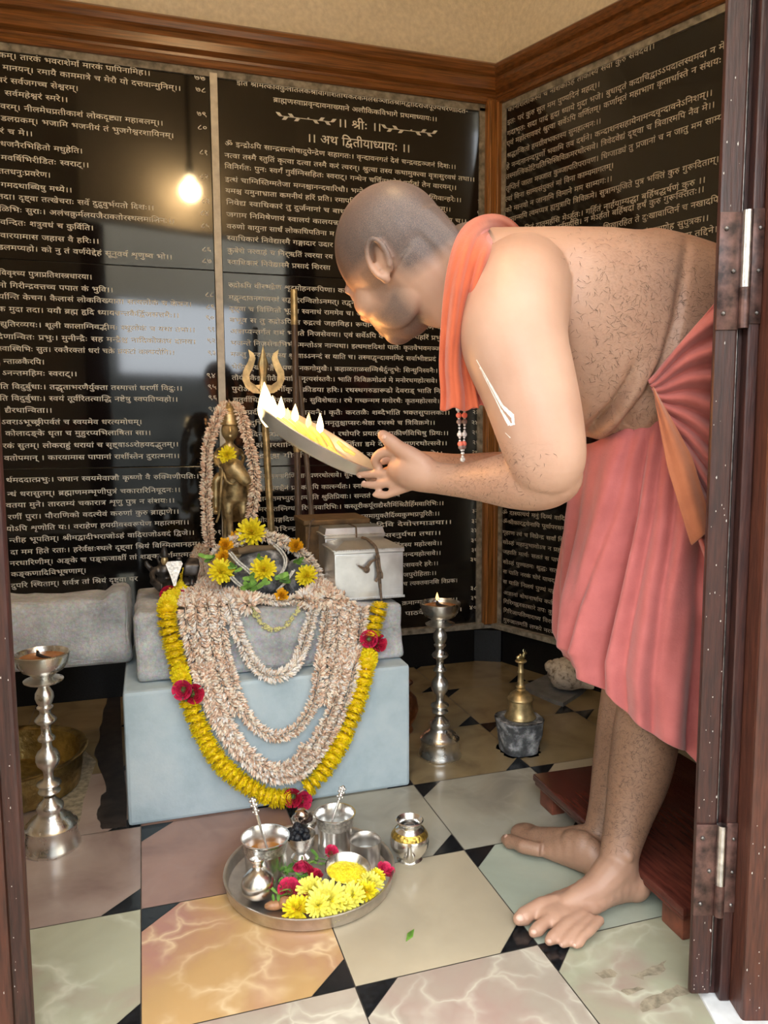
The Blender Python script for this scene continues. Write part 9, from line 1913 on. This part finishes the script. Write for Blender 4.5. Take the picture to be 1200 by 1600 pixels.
def foot_shape(mb, heel, ball, ankle, toes, bw_, side):
    """heel, ball of the foot and ankle as points; toes as (root offset, tip point, radius)"""
    ax_ = (ball - heel).normalized(); sd_ = Vector((-ax_.y, ax_.x, 0)).normalized()
    mb.ball(heel + Vector((0, 0, 0.032)), (0.033, 0.033, 0.034), 16, 12)
    for k in range(11):
        t = k * 0.114
        p = heel.lerp(ball, t); hgt = 0.031 + 0.030 * math.exp(-((t - 0.25) / 0.3) ** 2) - 0.005 * t
        w = 0.030 + (bw_ - 0.030) * min(1, t) ** 1.2 - 0.05 * max(0, t - 1)
        M_ = Matrix((ax_, sd_, Vector((0, 0, 1)))).transposed()
        mb.ball(p + Vector((0, 0, hgt * 0.72)) + sd_ * side * 0.006 * math.sin(PI * t), (0.036, w, hgt * 0.72), 16, 10, R=M_)
    mb.tube([ankle, ankle.lerp(heel.lerp(ball, 0.45) + Vector((0, 0, 0.05)), 0.5), heel.lerp(ball, 0.55) + Vector((0, 0, 0.040)), ball + Vector((0, 0, 0.025))], [0.036, 0.035, 0.030, 0.018], 14)
    for root, tip, r_ in toes:
        m1 = root.lerp(tip, 0.45) + Vector((0, 0, 0.005))
        mb.tube([root.lerp(heel, 0.25) + Vector((0, 0, 0.012)), root + Vector((0, 0, 0.006)), m1, root.lerp(tip, 0.8), tip], [r_ * 0.9, r_ * 0.98, r_ * 0.86, r_ * 1.02, r_ * 0.72], 10)
        mb.ball(tip, r_ * 0.74, 10, 7)


def fl_(u, v, z): return pz(u, v, z)


toesN = []
for (u, v, r_), (ru, rv) in zip(((811, 1436, 0.0165), (833, 1457, 0.0130), (858, 1470, 0.0122), (880, 1475, 0.0105), (900, 1476, 0.0102)), ((846, 1420), (866, 1436), (885, 1449), (902, 1456), (920, 1460))):
    toesN.append((fl_(ru, rv, r_ + 0.003), fl_(u, v, r_), r_))
heelN = fl_(990, 1405, 0.0); ballN = fl_(878, 1436, 0.0)
foot_shape(mb, heelN, ballN, pd(967, 1350, 1.392), toesN, 0.048, -1)
mb.ball(pd(982, 1338, 1.37), 0.012, 10, 8)
toesF = []
for (u, v, r_), (ru, rv) in zip(((791, 1312, 0.0165), (806, 1302, 0.0115), (822, 1298, 0.009), (834, 1297, 0.0085), (848, 1298, 0.008)), ((817, 1326), (834, 1316), (848, 1310), (858, 1306), (866, 1304))):
    toesF.append((fl_(ru, rv, r_ + 0.003), fl_(u, v, r_), r_))
heelF = fl_(935, 1372, 0.0); ballF = fl_(834, 1322, 0.0)
foot_shape(mb, heelF, ballF, pd(931, 1318, 1.51), toesF, 0.042, 1)
# hands: palm and five fingers each
def finger(mb, rows, sub=4):
    pts = smooth_path([pd(*r[:3]) for r in rows], sub); rad = [p.x for p in smooth_path([(r[3], 0, 0) for r in rows], sub)]
    mb.tube(pts, rad, 10); mb.ball(pts[-1], rad[-1], 10, 8); mb.ball(pts[0], rad[0], 10, 8)


limb(mb, [(680, 747, 1.252, 0.026), (660, 741, 1.266, 0.030), (640, 736, 1.280, 0.030), (627, 733, 1.290, 0.025)])
finger(mb, [(662, 728, 1.258, 0.020), (640, 711, 1.266, 0.016), (622, 699, 1.276, 0.0130), (606, 686, 1.286, 0.0118), (598, 680, 1.292, 0.0098)])
finger(mb, [(632, 718, 1.284, 0.0115), (612, 706, 1.292, 0.0100), (594, 709, 1.302, 0.0092), (586, 720, 1.312, 0.0085), (592, 730, 1.318, 0.0078)])
finger(mb, [(626, 738, 1.292, 0.0105), (602, 740, 1.306, 0.0080), (582, 741, 1.322, 0.0074), (561, 742, 1.336, 0.0062)])
finger(mb, [(626, 750, 1.290, 0.0105), (604, 755, 1.300, 0.0080), (586, 758, 1.312, 0.0072), (568, 757, 1.324, 0.0062)])
finger(mb, [(636, 760, 1.282, 0.0100), (616, 769, 1.290, 0.0074), (602, 774, 1.298, 0.0068), (586, 773, 1.306, 0.0058)])
limb(mb, [(675, 728, 1.44, 0.027), (650, 730, 1.435, 0.030), (626, 734, 1.43, 0.027)])
finger(mb, [(652, 718, 1.43, 0.018), (632, 708, 1.425, 0.014), (612, 712, 1.42, 0.012), (598, 719, 1.415, 0.010)])
for k in range(4):
    finger(mb, [(628, 728 + 6 * k, 1.445 - 0.018 * k, 0.0115), (604, 738 + 5 * k, 1.45 - 0.018 * k, 0.0105), (586, 742 + 4 * k, 1.445 - 0.018 * k, 0.0095), (572 + 3 * k, 742 + 4 * k, 1.44 - 0.018 * k, 0.008)])
# head
HF = cdir(-0.62, 0.64, -0.455).normalized(); HU = cdir(-0.50, 0.10, 0.86); HU = (HU - HF * HU.dot(HF)).normalized(); HL = HU.cross(HF)
HC = pd(617, 411, 1.255); HM = Matrix((HF, HL, HU)).transposed(); HS = 0.97


def hp(f_, l_, u_): return HC + (HF * f_ + HL * l_ + HU * u_) * HS


def hb(f_, l_, u_, rf, rl, ru, n=20, m_=14): mb.ball(hp(f_, l_, u_), (rf * HS, rl * HS, ru * HS), n, m_, R=HM)


hb(-0.010, 0, 0.028, 0.101, 0.079, 0.094, 30, 22)
hb(0.030, 0, -0.040, 0.064, 0.060, 0.078, 26, 18)
hb(0.060, 0, -0.090, 0.028, 0.032, 0.024); hb(0.083, 0, 0.010, 0.012, 0.046, 0.014)
for s_ in (-1, 1):
    hb(0.008, s_ * 0.043, -0.056, 0.056, 0.018, 0.048); hb(0.052, s_ * 0.036, -0.030, 0.034, 0.028, 0.030); hb(0.076, s_ * 0.031, -0.006, 0.012, 0.014, 0.009)
    hb(0.094, s_ * 0.012, -0.038, 0.010, 0.008, 0.008)
    # ear: rolled edge, bowl, lobe
    mb.tube([hp(-0.034 + 0.016 * math.cos(a) - 0.006 * math.sin(a), s_ * (0.080 + 0.010 * (1 - math.cos(a + 2.6)) / 2), -0.006 + 0.029 * math.sin(a)) for a in np.linspace(-1.3, 4.0, 16)], 0.0052, 8)
    hb(-0.036, s_ * 0.076, -0.010, 0.014, 0.006, 0.024); hb(-0.022, s_ * 0.078, -0.034, 0.009, 0.006, 0.010); hb(-0.020, s_ * 0.078, -0.012, 0.005, 0.006, 0.008)
mb.tube([hp(0.082, 0, 0.006), hp(0.096, 0, -0.016), hp(0.106, 0, -0.034), hp(0.100, 0, -0.043)], [0.009, 0.0095, 0.0125, 0.008], 12)
mb.tube([hp(0.079, 0.024, -0.067), hp(0.091, 0.010, -0.064), hp(0.092, -0.010, -0.064), hp(0.079, -0.024, -0.067)], [0.004, 0.006, 0.006, 0.004], 8)
mb.tube([hp(0.078, 0.020, -0.073), hp(0.089, 0.008, -0.077), hp(0.089, -0.008, -0.077), hp(0.078, -0.020, -0.073)], [0.004, 0.007, 0.007, 0.004], 8)
mb.tube([hp(-0.035, 0, -0.03), hp(-0.052, 0, -0.085), pd(690, 432, 1.285), pd(730, 430, 1.30)], [0.066, 0.062, 0.064, 0.075], 24)
mb.tube([hp(-0.065, 0, 0.01), hp(-0.085, 0, -0.06), pd(735, 395, 1.30)], [0.05, 0.045, 0.05], 18)

skin, nt, b = _nt('warm_brown_skin')
at_h = nt.nodes.new('ShaderNodeAttribute'); at_h.attribute_name = 'stubble'
at_f = nt.nodes.new('ShaderNodeAttribute'); at_f.attribute_name = 'body_hair'
n1 = noise_tex(nt, 9, 5); sk = ramp(nt, n1.outputs[0], [(0.3, (0.385, 0.212, 0.142)), (0.7, (0.455, 0.265, 0.182))])
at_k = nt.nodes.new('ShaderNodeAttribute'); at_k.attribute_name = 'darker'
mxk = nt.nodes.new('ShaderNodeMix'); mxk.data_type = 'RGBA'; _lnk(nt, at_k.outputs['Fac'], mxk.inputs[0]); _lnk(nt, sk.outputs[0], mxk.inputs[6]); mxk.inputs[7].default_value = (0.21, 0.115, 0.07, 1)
n2 = noise_tex(nt, 900, 2, 0.8); r2 = ramp(nt, n2.outputs[0], [(0.40, (1, 1, 1)), (0.64, (0.66, 0.66, 0.66))])
mu = nt.nodes.new('ShaderNodeMath'); mu.operation = 'MULTIPLY'; _lnk(nt, at_h.outputs['Fac'], mu.inputs[0]); _lnk(nt, r2.outputs[0], mu.inputs[1])
mx1 = nt.nodes.new('ShaderNodeMix'); mx1.data_type = 'RGBA'; _lnk(nt, mu.outputs[0], mx1.inputs[0]); _lnk(nt, mxk.outputs[2], mx1.inputs[6]); mx1.inputs[7].default_value = (0.030, 0.032, 0.038, 1)
n3 = noise_tex(nt, 75, 3, 0.6, dist=2.5, stretch=(1, 1, 2.2)); r3 = ramp(nt, n3.outputs[0], [(0.50, (0, 0, 0)), (0.60, (0.8, 0.8, 0.8))])
mu2 = nt.nodes.new('ShaderNodeMath'); mu2.operation = 'MULTIPLY'; _lnk(nt, at_f.outputs['Fac'], mu2.inputs[0]); _lnk(nt, r3.outputs[0], mu2.inputs[1])
mx2 = nt.nodes.new('ShaderNodeMix'); mx2.data_type = 'RGBA'; _lnk(nt, mu2.outputs[0], mx2.inputs[0]); _lnk(nt, mx1.outputs[2], mx2.inputs[6]); mx2.inputs[7].default_value = (0.09, 0.05, 0.03, 1)
_lnk(nt, mx2.outputs[2], b.inputs['Base Color']); b.inputs['Roughness'].default_value = 0.48
b.inputs['Subsurface Weight'].default_value = 0.12; b.inputs['Subsurface Radius'].default_value = (0.012, 0.005, 0.003); b.inputs['Subsurface Scale'].default_value = 1.0
bump(nt, b, noise_tex(nt, 160, 3).outputs[0], 0.12, 0.002)

body = fuse('body', mb, skin, 0.0031, None, 6, 0.5)
me = body.data; N_ = len(me.vertices)
co = np.empty(N_ * 3); me.vertices.foreach_get('co', co); co = co.reshape(-1, 3)
nor = np.empty(N_ * 3); me.vertices.foreach_get('normal', nor); nor = nor.reshape(-1, 3)
A3 = np.array


def proj(c):
    d = c - A3(CAMP); z = d @ A3(CF)
    return 600 + FOC * (d @ A3(CX)) / z, 800 - FOC * (d @ A3(CU)) / z, d @ A3(_FH)


U_, V_, D_ = proj(co)
toward = -(nor * ((co - A3(CAMP)) / np.linalg.norm(co - A3(CAMP), axis=1)[:, None])).sum(1)


def seg_dist(path):
    """pixel distance to a polyline, and how far along it the nearest place is"""
    best = np.full(N_, 1e9); along = np.zeros(N_); m_ = len(path) - 1
    for k, ((x0, y0), (x1, y1)) in enumerate(zip(path, path[1:])):
        dx, dy = x1 - x0, y1 - y0
        t = np.clip(((U_ - x0) * dx + (V_ - y0) * dy) / (dx * dx + dy * dy), 0, 1)
        d = np.hypot(U_ - x0 - t * dx, V_ - y0 - t * dy)
        along = np.where(d < best, (k + t) / m_, along); best = np.minimum(best, d)
    return best, along


sidemask = np.clip(toward * 2, 0, 1) * (D_ > 1.14)
# soft rolls of the flank, the hollow behind the arm, the spine
for path, w, dep in (([(900, 696), (925, 672), (958, 640), (983, 600), (998, 556)], 8, 0.026), ([(930, 705), (975, 668), (1012, 622), (1040, 566), (1058, 500), (1068, 430), (1080, 330)], 8, 0.018),
                     ([(960, 700), (1005, 655), (1040, 600)], 8, 0.008), ([(912, 700), (952, 668), (988, 622), (1016, 570)], 13, -0.008), ([(880, 690), (905, 668), (935, 628)], 14, -0.006), ([(866, 462), (880, 530), (892, 600)], 9, 0.006)):
    sd_, al_ = seg_dist(path)
    g_ = np.exp(-(sd_ / w) ** 2) * sidemask * (1 - al_ ** 2)
    co -= nor * (g_ * dep)[:, None]
co[:, 2] = np.where(co[:, 2] < 0.0008, 0.0008, co[:, 2])
me.vertices.foreach_set('co', co.ravel()); me.update()
loc = (co - A3(HC)) @ A3(HM)              # head coordinates: forward, left, up
f_, l_, u_ = loc[:, 0], loc[:, 1], loc[:, 2]
inhead = (np.linalg.norm(loc, axis=1) < 0.16)
sm = lambda x, a, c: np.clip((x - a) / (c - a), 0, 1)
hairline = sm(u_ + 0.30 * f_ * (f_ < 0) * 0.0, -0.012, 0.020) * sm(-f_, -0.082, -0.060)
back = sm(-f_, 0.030, 0.055) * sm(u_, -0.060, -0.035)
scalp = np.maximum(hairline * sm(-f_, -0.085, -0.055), back)
thin = 1 - 0.42 * np.exp(-((f_ + 0.0) ** 2 + l_ ** 2 + (u_ - 0.125) ** 2) / 0.0035)
beard = sm(-u_ + 0.35 * (f_ < 0.02) * (0.02 - f_), 0.040, 0.066) * sm(f_, -0.034, -0.006)
burn = sm(f_, -0.012, -0.002) * sm(-f_, -0.032, -0.018) * sm(np.abs(l_), 0.05, 0.06) * sm(u_ * -1, -0.02, 0.0)
stub = inhead * np.clip(np.maximum(scalp * thin * 0.92, np.maximum(beard * 0.78, burn * 0.6)), 0, 1)
a_ = me.attributes.new('stubble', 'FLOAT', 'POINT'); a_.data.foreach_set('value', stub.astype(np.float32))
torso = sm(U_, 840, 930) * sm(-V_, -725, -690) * (D_ > 1.15) * (0.25 + 0.45 * sm(U_, 900, 1000))
fore = (V_ > 690) * (V_ < 830) * sm(U_, 660, 720) * sm(-U_, -880, -770) * 0.5
shin = (V_ > 1100) * sm(-V_, -1350, -1290) * 0.9
a_ = me.attributes.new('body_hair', 'FLOAT', 'POINT'); a_.data.foreach_set('value', np.clip(np.maximum(np.maximum(torso * 0.45, fore * 0.7), shin * 0.55), 0, 1).astype(np.float32))
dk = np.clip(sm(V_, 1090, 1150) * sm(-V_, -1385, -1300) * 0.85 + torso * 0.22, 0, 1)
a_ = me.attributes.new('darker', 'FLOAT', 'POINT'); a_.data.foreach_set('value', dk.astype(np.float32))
body.parent = man; body.matrix_parent_inverse = Matrix.Translation(-man.location)


def part(o):
    o.parent = man; o.matrix_parent_inverse = Matrix.Translation(-man.location); return o


from mathutils.bvhtree import BVHTree
BV = BVHTree.FromPolygons([tuple(c) for c in co], [tuple(p.vertices) for p in me.polygons])


def hit(u, v, off=0.0008):
    d = ray(u, v).normalized(); r_ = BV.ray_cast(CAMP, d)
    return (r_[0] + r_[1] * off, r_[1]) if r_[0] else (None, None)


# curly hairs standing off the back, flank, shin and forearm
HR = random.Random(9); mb = MB()


def hairs(n_, box, L, spread):
    for _ in range(n_):
        u, v = HR.uniform(box[0], box[2]), HR.uniform(box[1], box[3])
        p, nn = hit(u, v, -0.0005)
        if p is None or not spread(u, v, p): continue
        t_ = Vector((HR.uniform(-1, 1), HR.uniform(-1, 1), HR.uniform(-1.2, 0.4))); t_ = (t_ - nn * t_.dot(nn)).normalized()
        l_ = L * HR.uniform(0.6, 1.2); s_ = nn.cross(t_) * 0.00021
        q = p + t_ * l_ * 0.5 + nn * 0.0022; e = p + t_ * l_ * 0.9 + nn * 0.001 + nn.cross(t_) * l_ * HR.uniform(-.35, .35)
        mb.add([p - s_, p + s_, q + s_, q - s_, e], [(0, 1, 2, 3), (3, 2, 4)])


hairs(1500, (870, 348, 1118, 700), 0.015, lambda u, v, p: (p - CAMP).dot(_FH) > 1.14 and HR.random() < 0.35 + (u - 870) / 300)
hairs(900, (925, 1100, 1075, 1330), 0.013, lambda u, v, p: True)
hairs(420, (680, 700, 870, 800), 0.010, lambda u, v, p: HR.random() > abs(u - 750) / 120)
part(mb.build('body_hair', mat('black_body_hair', (0.045, 0.026, 0.018), 0.6), smooth=False))['kind'] = 'stuff'
# pale ash mark on the upper arm
mb = MB()
for a0, a1, w0, w1 in (((745, 562), (785, 634), 1, 4.5), ((750, 574), (783, 640), 0.8, 2), ((785, 634), (801, 650), 4.5, 7), ((783, 640), (797, 664), 3, 6), ((801, 648), (803, 664), 5, 4), ((797, 664), (803, 662), 4, 3), ((790, 676), (798, 684), 1, 1.5)):
    L_ = []; n_ = 10
    dx, dy = a1[0] - a0[0], a1[1] - a0[1]; ln = math.hypot(dx, dy); nx, ny = -dy / ln, dx / ln
    for k in range(n_ + 1):
        t_ = k / n_; w = w0 + (w1 - w0) * t_ + HR.uniform(-.5, .5)
        for s_ in (-0.5, 0.5):
            p, _n = hit(a0[0] + dx * t_ + nx * w * s_, a0[1] + dy * t_ + ny * w * s_, 0.0007)
            L_.append(p)
    if all(q is not None for q in L_):
        mb.add(L_, [(2 * k, 2 * k + 1, 2 * k + 3, 2 * k + 2) for k in range(n_)])
if mb.f: tag(part(mb.build('ash_mark', mat('pale_ash_paste', (0.78, 0.72, 0.66), 0.8, var=0.1, scale=200))), 'pale ash mark on the upper arm')
# finger and toe nails
mb = MB()
for u, v, r_ in ((813, 1434, 0.008), (834, 1456, 0.0055), (858, 1471, 0.005), (876, 1476, 0.0045), (897, 1477, 0.004), (790, 1306, 0.006), (562, 745, 0.004), (568, 753, 0.004), (600, 683, 0.005)):
    p, nn = hit(u, v, 0.0)
    if p is not None: mb.ball(p, (r_, r_ * 0.8, 0.0016), 10, 6, R=nn.to_track_quat('Z', 'Y').to_matrix())
part(mb.build('nails', mat('pale_nail', (0.55, 0.34, 0.26), 0.35, var=0.05)))

# ---- clothes
def cloth_mat(name, c, c2, sc=18):
    return mat(name, c, 0.85, var=0.08, scale=sc, col2=c2, bmp=0.25, bscale=260, bdist=0.002, sheen=0.3)


pink = cloth_mat('salmon_pink_cotton', (0.50, 0.135, 0.128), (0.44, 0.108, 0.10))
rust = cloth_mat('rust_pink_cotton', (0.42, 0.105, 0.085), (0.33, 0.075, 0.06))
orange_c = cloth_mat('orange_cotton', (0.47, 0.088, 0.028), (0.40, 0.068, 0.022))


def sheet(name, grid, m, thick=0.0025):
    R_, C_ = len(grid), len(grid[0]); mb = MB()
    mb.add([p for row in grid for p in row], [(i * C_ + j, i * C_ + j + 1, (i + 1) * C_ + j + 1, (i + 1) * C_ + j) for i in range(R_ - 1) for j in range(C_ - 1)])
    o = mb.build(name, m, angle=180)
    s_ = o.modifiers.new('s', 'SOLIDIFY'); s_.thickness = thick; s_.offset = 0
    s2 = o.modifiers.new('u', 'SUBSURF'); s2.levels = 1
    bpy.context.view_layer.update(); apply_mods(o); o.data.shade_smooth()
    return part(o)


def lerp_rows(rows, t):
    for (t0, r0), (t1, r1) in zip(rows, rows[1:]):
        if t <= t1:
            k = (t - t0) / (t1 - t0); k = k * k * (3 - 2 * k) * 0.4 + k * 0.6
            return [a + (c - a) * k for a, c in zip(r0, r1)]
    return rows[-1][1]


# dhoti: a skirt of folded cloth round hips and legs; rows of t: centre u, v, distance, front edge u, v, half depth
DR = [(0.0, (1080, 540, 1.47, 917, 692, 0.212)), (0.12, (1082, 612, 1.47, 908, 730, 0.214)), (0.30, (1075, 770, 1.48, 893, 820, 0.205)), (0.55, (1055, 910, 1.48, 878, 925, 0.185)), (0.80, (1035, 1035, 1.48, 872, 1005, 0.170)), (1.0, (1025, 1116, 1.48, 890, 1034, 0.160))]
grid = []
NT, NA = 46, 150
for i in range(NT + 1):
    row = []
    for j in range(NA):
        a = -1.5 + (2 * PI - 0.9) * j / (NA - 1)
        # the hem hangs lower at the near side than in front
        hem = 1.0 + 0.03 * math.sin(max(0, min(PI / 2, a * 0.9))) - 0.03 * math.exp(-((a - 0.62) / 0.10) ** 2) + 0.012 * math.sin(a * 7)
        t = min(1.0, i / NT) * hem
        cu, cv, cd, fu, fv, hd = lerp_rows(DR, min(t, 1.0))
        if t > 1.0: cv += (t - 1) * 560; fv += (t - 1) * 560
        c = pd(cu, cv, cd); fr = pd(fu, fv, cd - 0.02) - c
        amp = 0.002 + 0.012 * min(1, t * 1.6)
        knot = 1.12
        fold = math.sin((a - knot) * (9 - 2.5 * t) + 1.2 * math.sin(t * 3)) * amp + amp * 0.5 * math.sin((a - knot) * 19 + t * 2)
        pinch = sum(-q * math.exp(-((a - 1.02 - (c_ - 1.02) * (0.35 + 0.65 * t)) / (0.03 + 0.045 * t)) ** 2) for c_, q in ((0.18, 0.016), (0.55, 0.034), (0.86, 0.018), (1.20, 0.030), (1.62, 0.022))) * min(1, 0.15 + t * 2.2)
        s_ = 1 + (fold + pinch) / 0.19
        p = c + fr * (math.cos(a) * s_) - EY * (hd * math.sin(a) * s_)
        p = p + Vector((0, 0, 0.006 * math.sin(a * 5 + t * 14) * t + 0.004 * noise.noise(p * 14)))
        row.append(p)
    grid.append(row)
sheet('dhoti', grid, pink, 0.003)['label'] = 'salmon pink draped lower cloth'
# gathered waist wrap, seen in fine pleats at the hip
grid = []
for i in range(120):
    t = i / 119; row = []
    for j in range(26):
        s_ = j / 25
        # from the front of the belly round the near hip; rows run from the top edge to the lower edge
        top = (1012 + 128 * s_, 596 - 150 * s_); bot = (1034 + 105 * s_, 640 + 330 * s_ ** 0.8)
        u = top[0] + (bot[0] - top[0]) * t; v = top[1] + (bot[1] - top[1]) * t
        dep = 1.222 - 0.012 * math.sin(s_ * PI) + 0.02 * (1 - s_) + 0.011 * math.sin(t * 62 + s_ * 3 + 2 * math.sin(s_ * 5)) * (0.25 + 0.75 * s_)
        row.append(pd(u, v, dep))
    grid.append(row)
sheet('waist_wrap', grid, rust, 0.003)['label'] = 'rust pink pleated waist wrap'
grid = []
for i in range(30):
    t = i / 29; row = []
    for j in range(10):
        s_ = j / 9
        u = 1020 + 72 * t + (-16 + 46 * s_) * min(1, t * 2.0) * (1 - 0.25 * t); v = 604 + 250 * t - 30 * s_ * t
        row.append(pd(u, v, 1.203 - 0.005 * math.sin(s_ * PI) + 0.003 * math.sin(s_ * 9)))
    grid.append(row)
sheet('waist_flap', grid, cloth_mat('burnt_orange_cotton', (0.38, 0.115, 0.045), (0.32, 0.09, 0.035)), 0.0025)['label'] = 'burnt orange flap of the waist cloth'
# folded cloth over the shoulder: centre line (u, v, distance, half width px)
SC_ = [(815, 396, 1.44, 22), (785, 362, 1.38, 24), (757, 362, 1.23, 26), (739, 384, 1.135, 29), (724, 440, 1.112, 28), (714, 510, 1.115, 25), (711, 570, 1.125, 25), (716, 612, 1.128, 28), (718, 640, 1.128, 31)]
for nm, du, dd, m_, cut in (('shoulder_cloth', 0, 0.0, orange_c, 1.0), ('shoulder_cloth_fold', 16, 0.022, cloth_mat('dusty_pink_cotton', (0.66, 0.17, 0.13), (0.55, 0.13, 0.10)), 1.0)):
    cl = smooth_path([(r[0], r[1], r[2]) for r in SC_], 7); hw = [p.x for p in smooth_path([(r[3], 0, 0) for r in SC_], 7)]
    grid = []
    for i, p in enumerate(cl):
        row = []
        tt = i / (len(cl) - 1)
        a_ = cl[max(i - 1, 0)]; c_ = cl[min(i + 1, len(cl) - 1)]
        dx, dy = c_.x - a_.x, c_.y - a_.y; ln = math.hypot(dx, dy) or 1
        nx, ny = (-dy / ln, dx / ln)
        if tt > 0.5: nx, ny = (-1.0, 0.0)
        for j in range(21):
            s_ = j / 20 * 2 - 1
            fold = 0.007 * math.sin(s_ * 5.5 + 0.8 * math.sin(tt * 6)) + 0.003 * math.sin(s_ * 13 + tt * 4)
            bulge = -0.010 * (1 - s_ * s_)
            w = hw[i] * (1 - 0.25 * (nm != 'shoulder_cloth'))
            row.append(pd(p.x - nx * s_ * w + du * tt, p.y - ny * s_ * w + (3 * math.sin(s_ * 6) if tt > 0.9 else 0) - (4 if nm != 'shoulder_cloth' and tt > .9 else 0), p.z + fold + bulge + dd))
        grid.append(row)
    o = sheet(nm, grid, m_, 0.004)
    o['label'] = 'orange folded shoulder cloth' if nm == 'shoulder_cloth' else 'dusty pink inner fold of the shoulder cloth'
# bead necklace hanging from under the cloth
nk = part(tag(empty('bead_necklace', (0, 0, 0)), None)); mb = MB(); bm2 = MB(); bm3 = MB()
for s_, px in ((0, [(716, 634), (717, 650), (718, 672), (719, 692), (722, 708), (723, 718)]), (1, [(726, 634), (726, 652), (726, 670), (725, 690), (724, 706), (723, 718)])):
    pth = smooth_path([(u, v, 0) for u, v in px], 8)
    P_ = resample([pd(p.x, p.y, 1.165 + 0.01 * s_) for p in pth], 0.0048)
    for i, p in enumerate(P_):
        if i % 4 == 1: (bm2 if (i // 4) % 2 else mb).ball(p, 0.0042, 9, 7)
        elif i % 9 == 3: bm3.ball(p, 0.0045, 9, 7)
        else: mb.ball(p, 0.0020, 7, 5)
for nm, q, m_ in (('crystal_beads', mb, mat('clear_grey_bead', (0.62, 0.58, 0.55), 0.12, var=0.2, scale=200)), ('dark_beads', bm2, mat('brown_bead', (0.22, 0.14, 0.12), 0.25)), ('coral_beads', bm3, mat('coral_bead', (0.75, 0.16, 0.10), 0.25))):
    o = q.build(nm, m_); o.parent = nk

# ---- fingertips of somebody else on the edge of the left door
hand = thing('person', 'fingertips of an unseen person gripping the edge of the left door', 'person', cf(-0.52, 0.98, 0.97))
mb = MB(); mb.ball(cf(-0.575, 0.965, 0.985), (0.045, 0.02, 0.042), 16, 12)
for k in range(4):
    z = 1.008 - 0.019 * k; e = (-0.487, -0.4835, -0.486, -0.491)[k]
    mb.tube([cf(-0.56, 0.972, z), cf(-0.525, 0.972, z + 0.003), cf(e - 0.010, 0.978, z), cf(e - 0.008, 0.988, z - 0.002)], [0.0105, 0.0105, 0.0098, 0.0085], 10)
mb.tube([cf(-0.58, 0.95, 1.01), cf(-0.55, 0.94, 1.035), cf(-0.53, 0.945, 1.045)], [0.014, 0.012, 0.010], 10)
mb.tube([cf(-0.60, 0.96, 0.98), cf(-0.70, 0.92, 0.93), cf(-0.80, 0.85, 0.88)], [0.028, 0.030, 0.036], 14)
o = fuse('hand', mb, mat('pink_skin', (0.66, 0.33, 0.26), 0.5, var=0.08, scale=30, sss=0.1), 0.003, None, 3)
o.parent = hand; o.matrix_parent_inverse = Matrix.Translation(-hand.location)
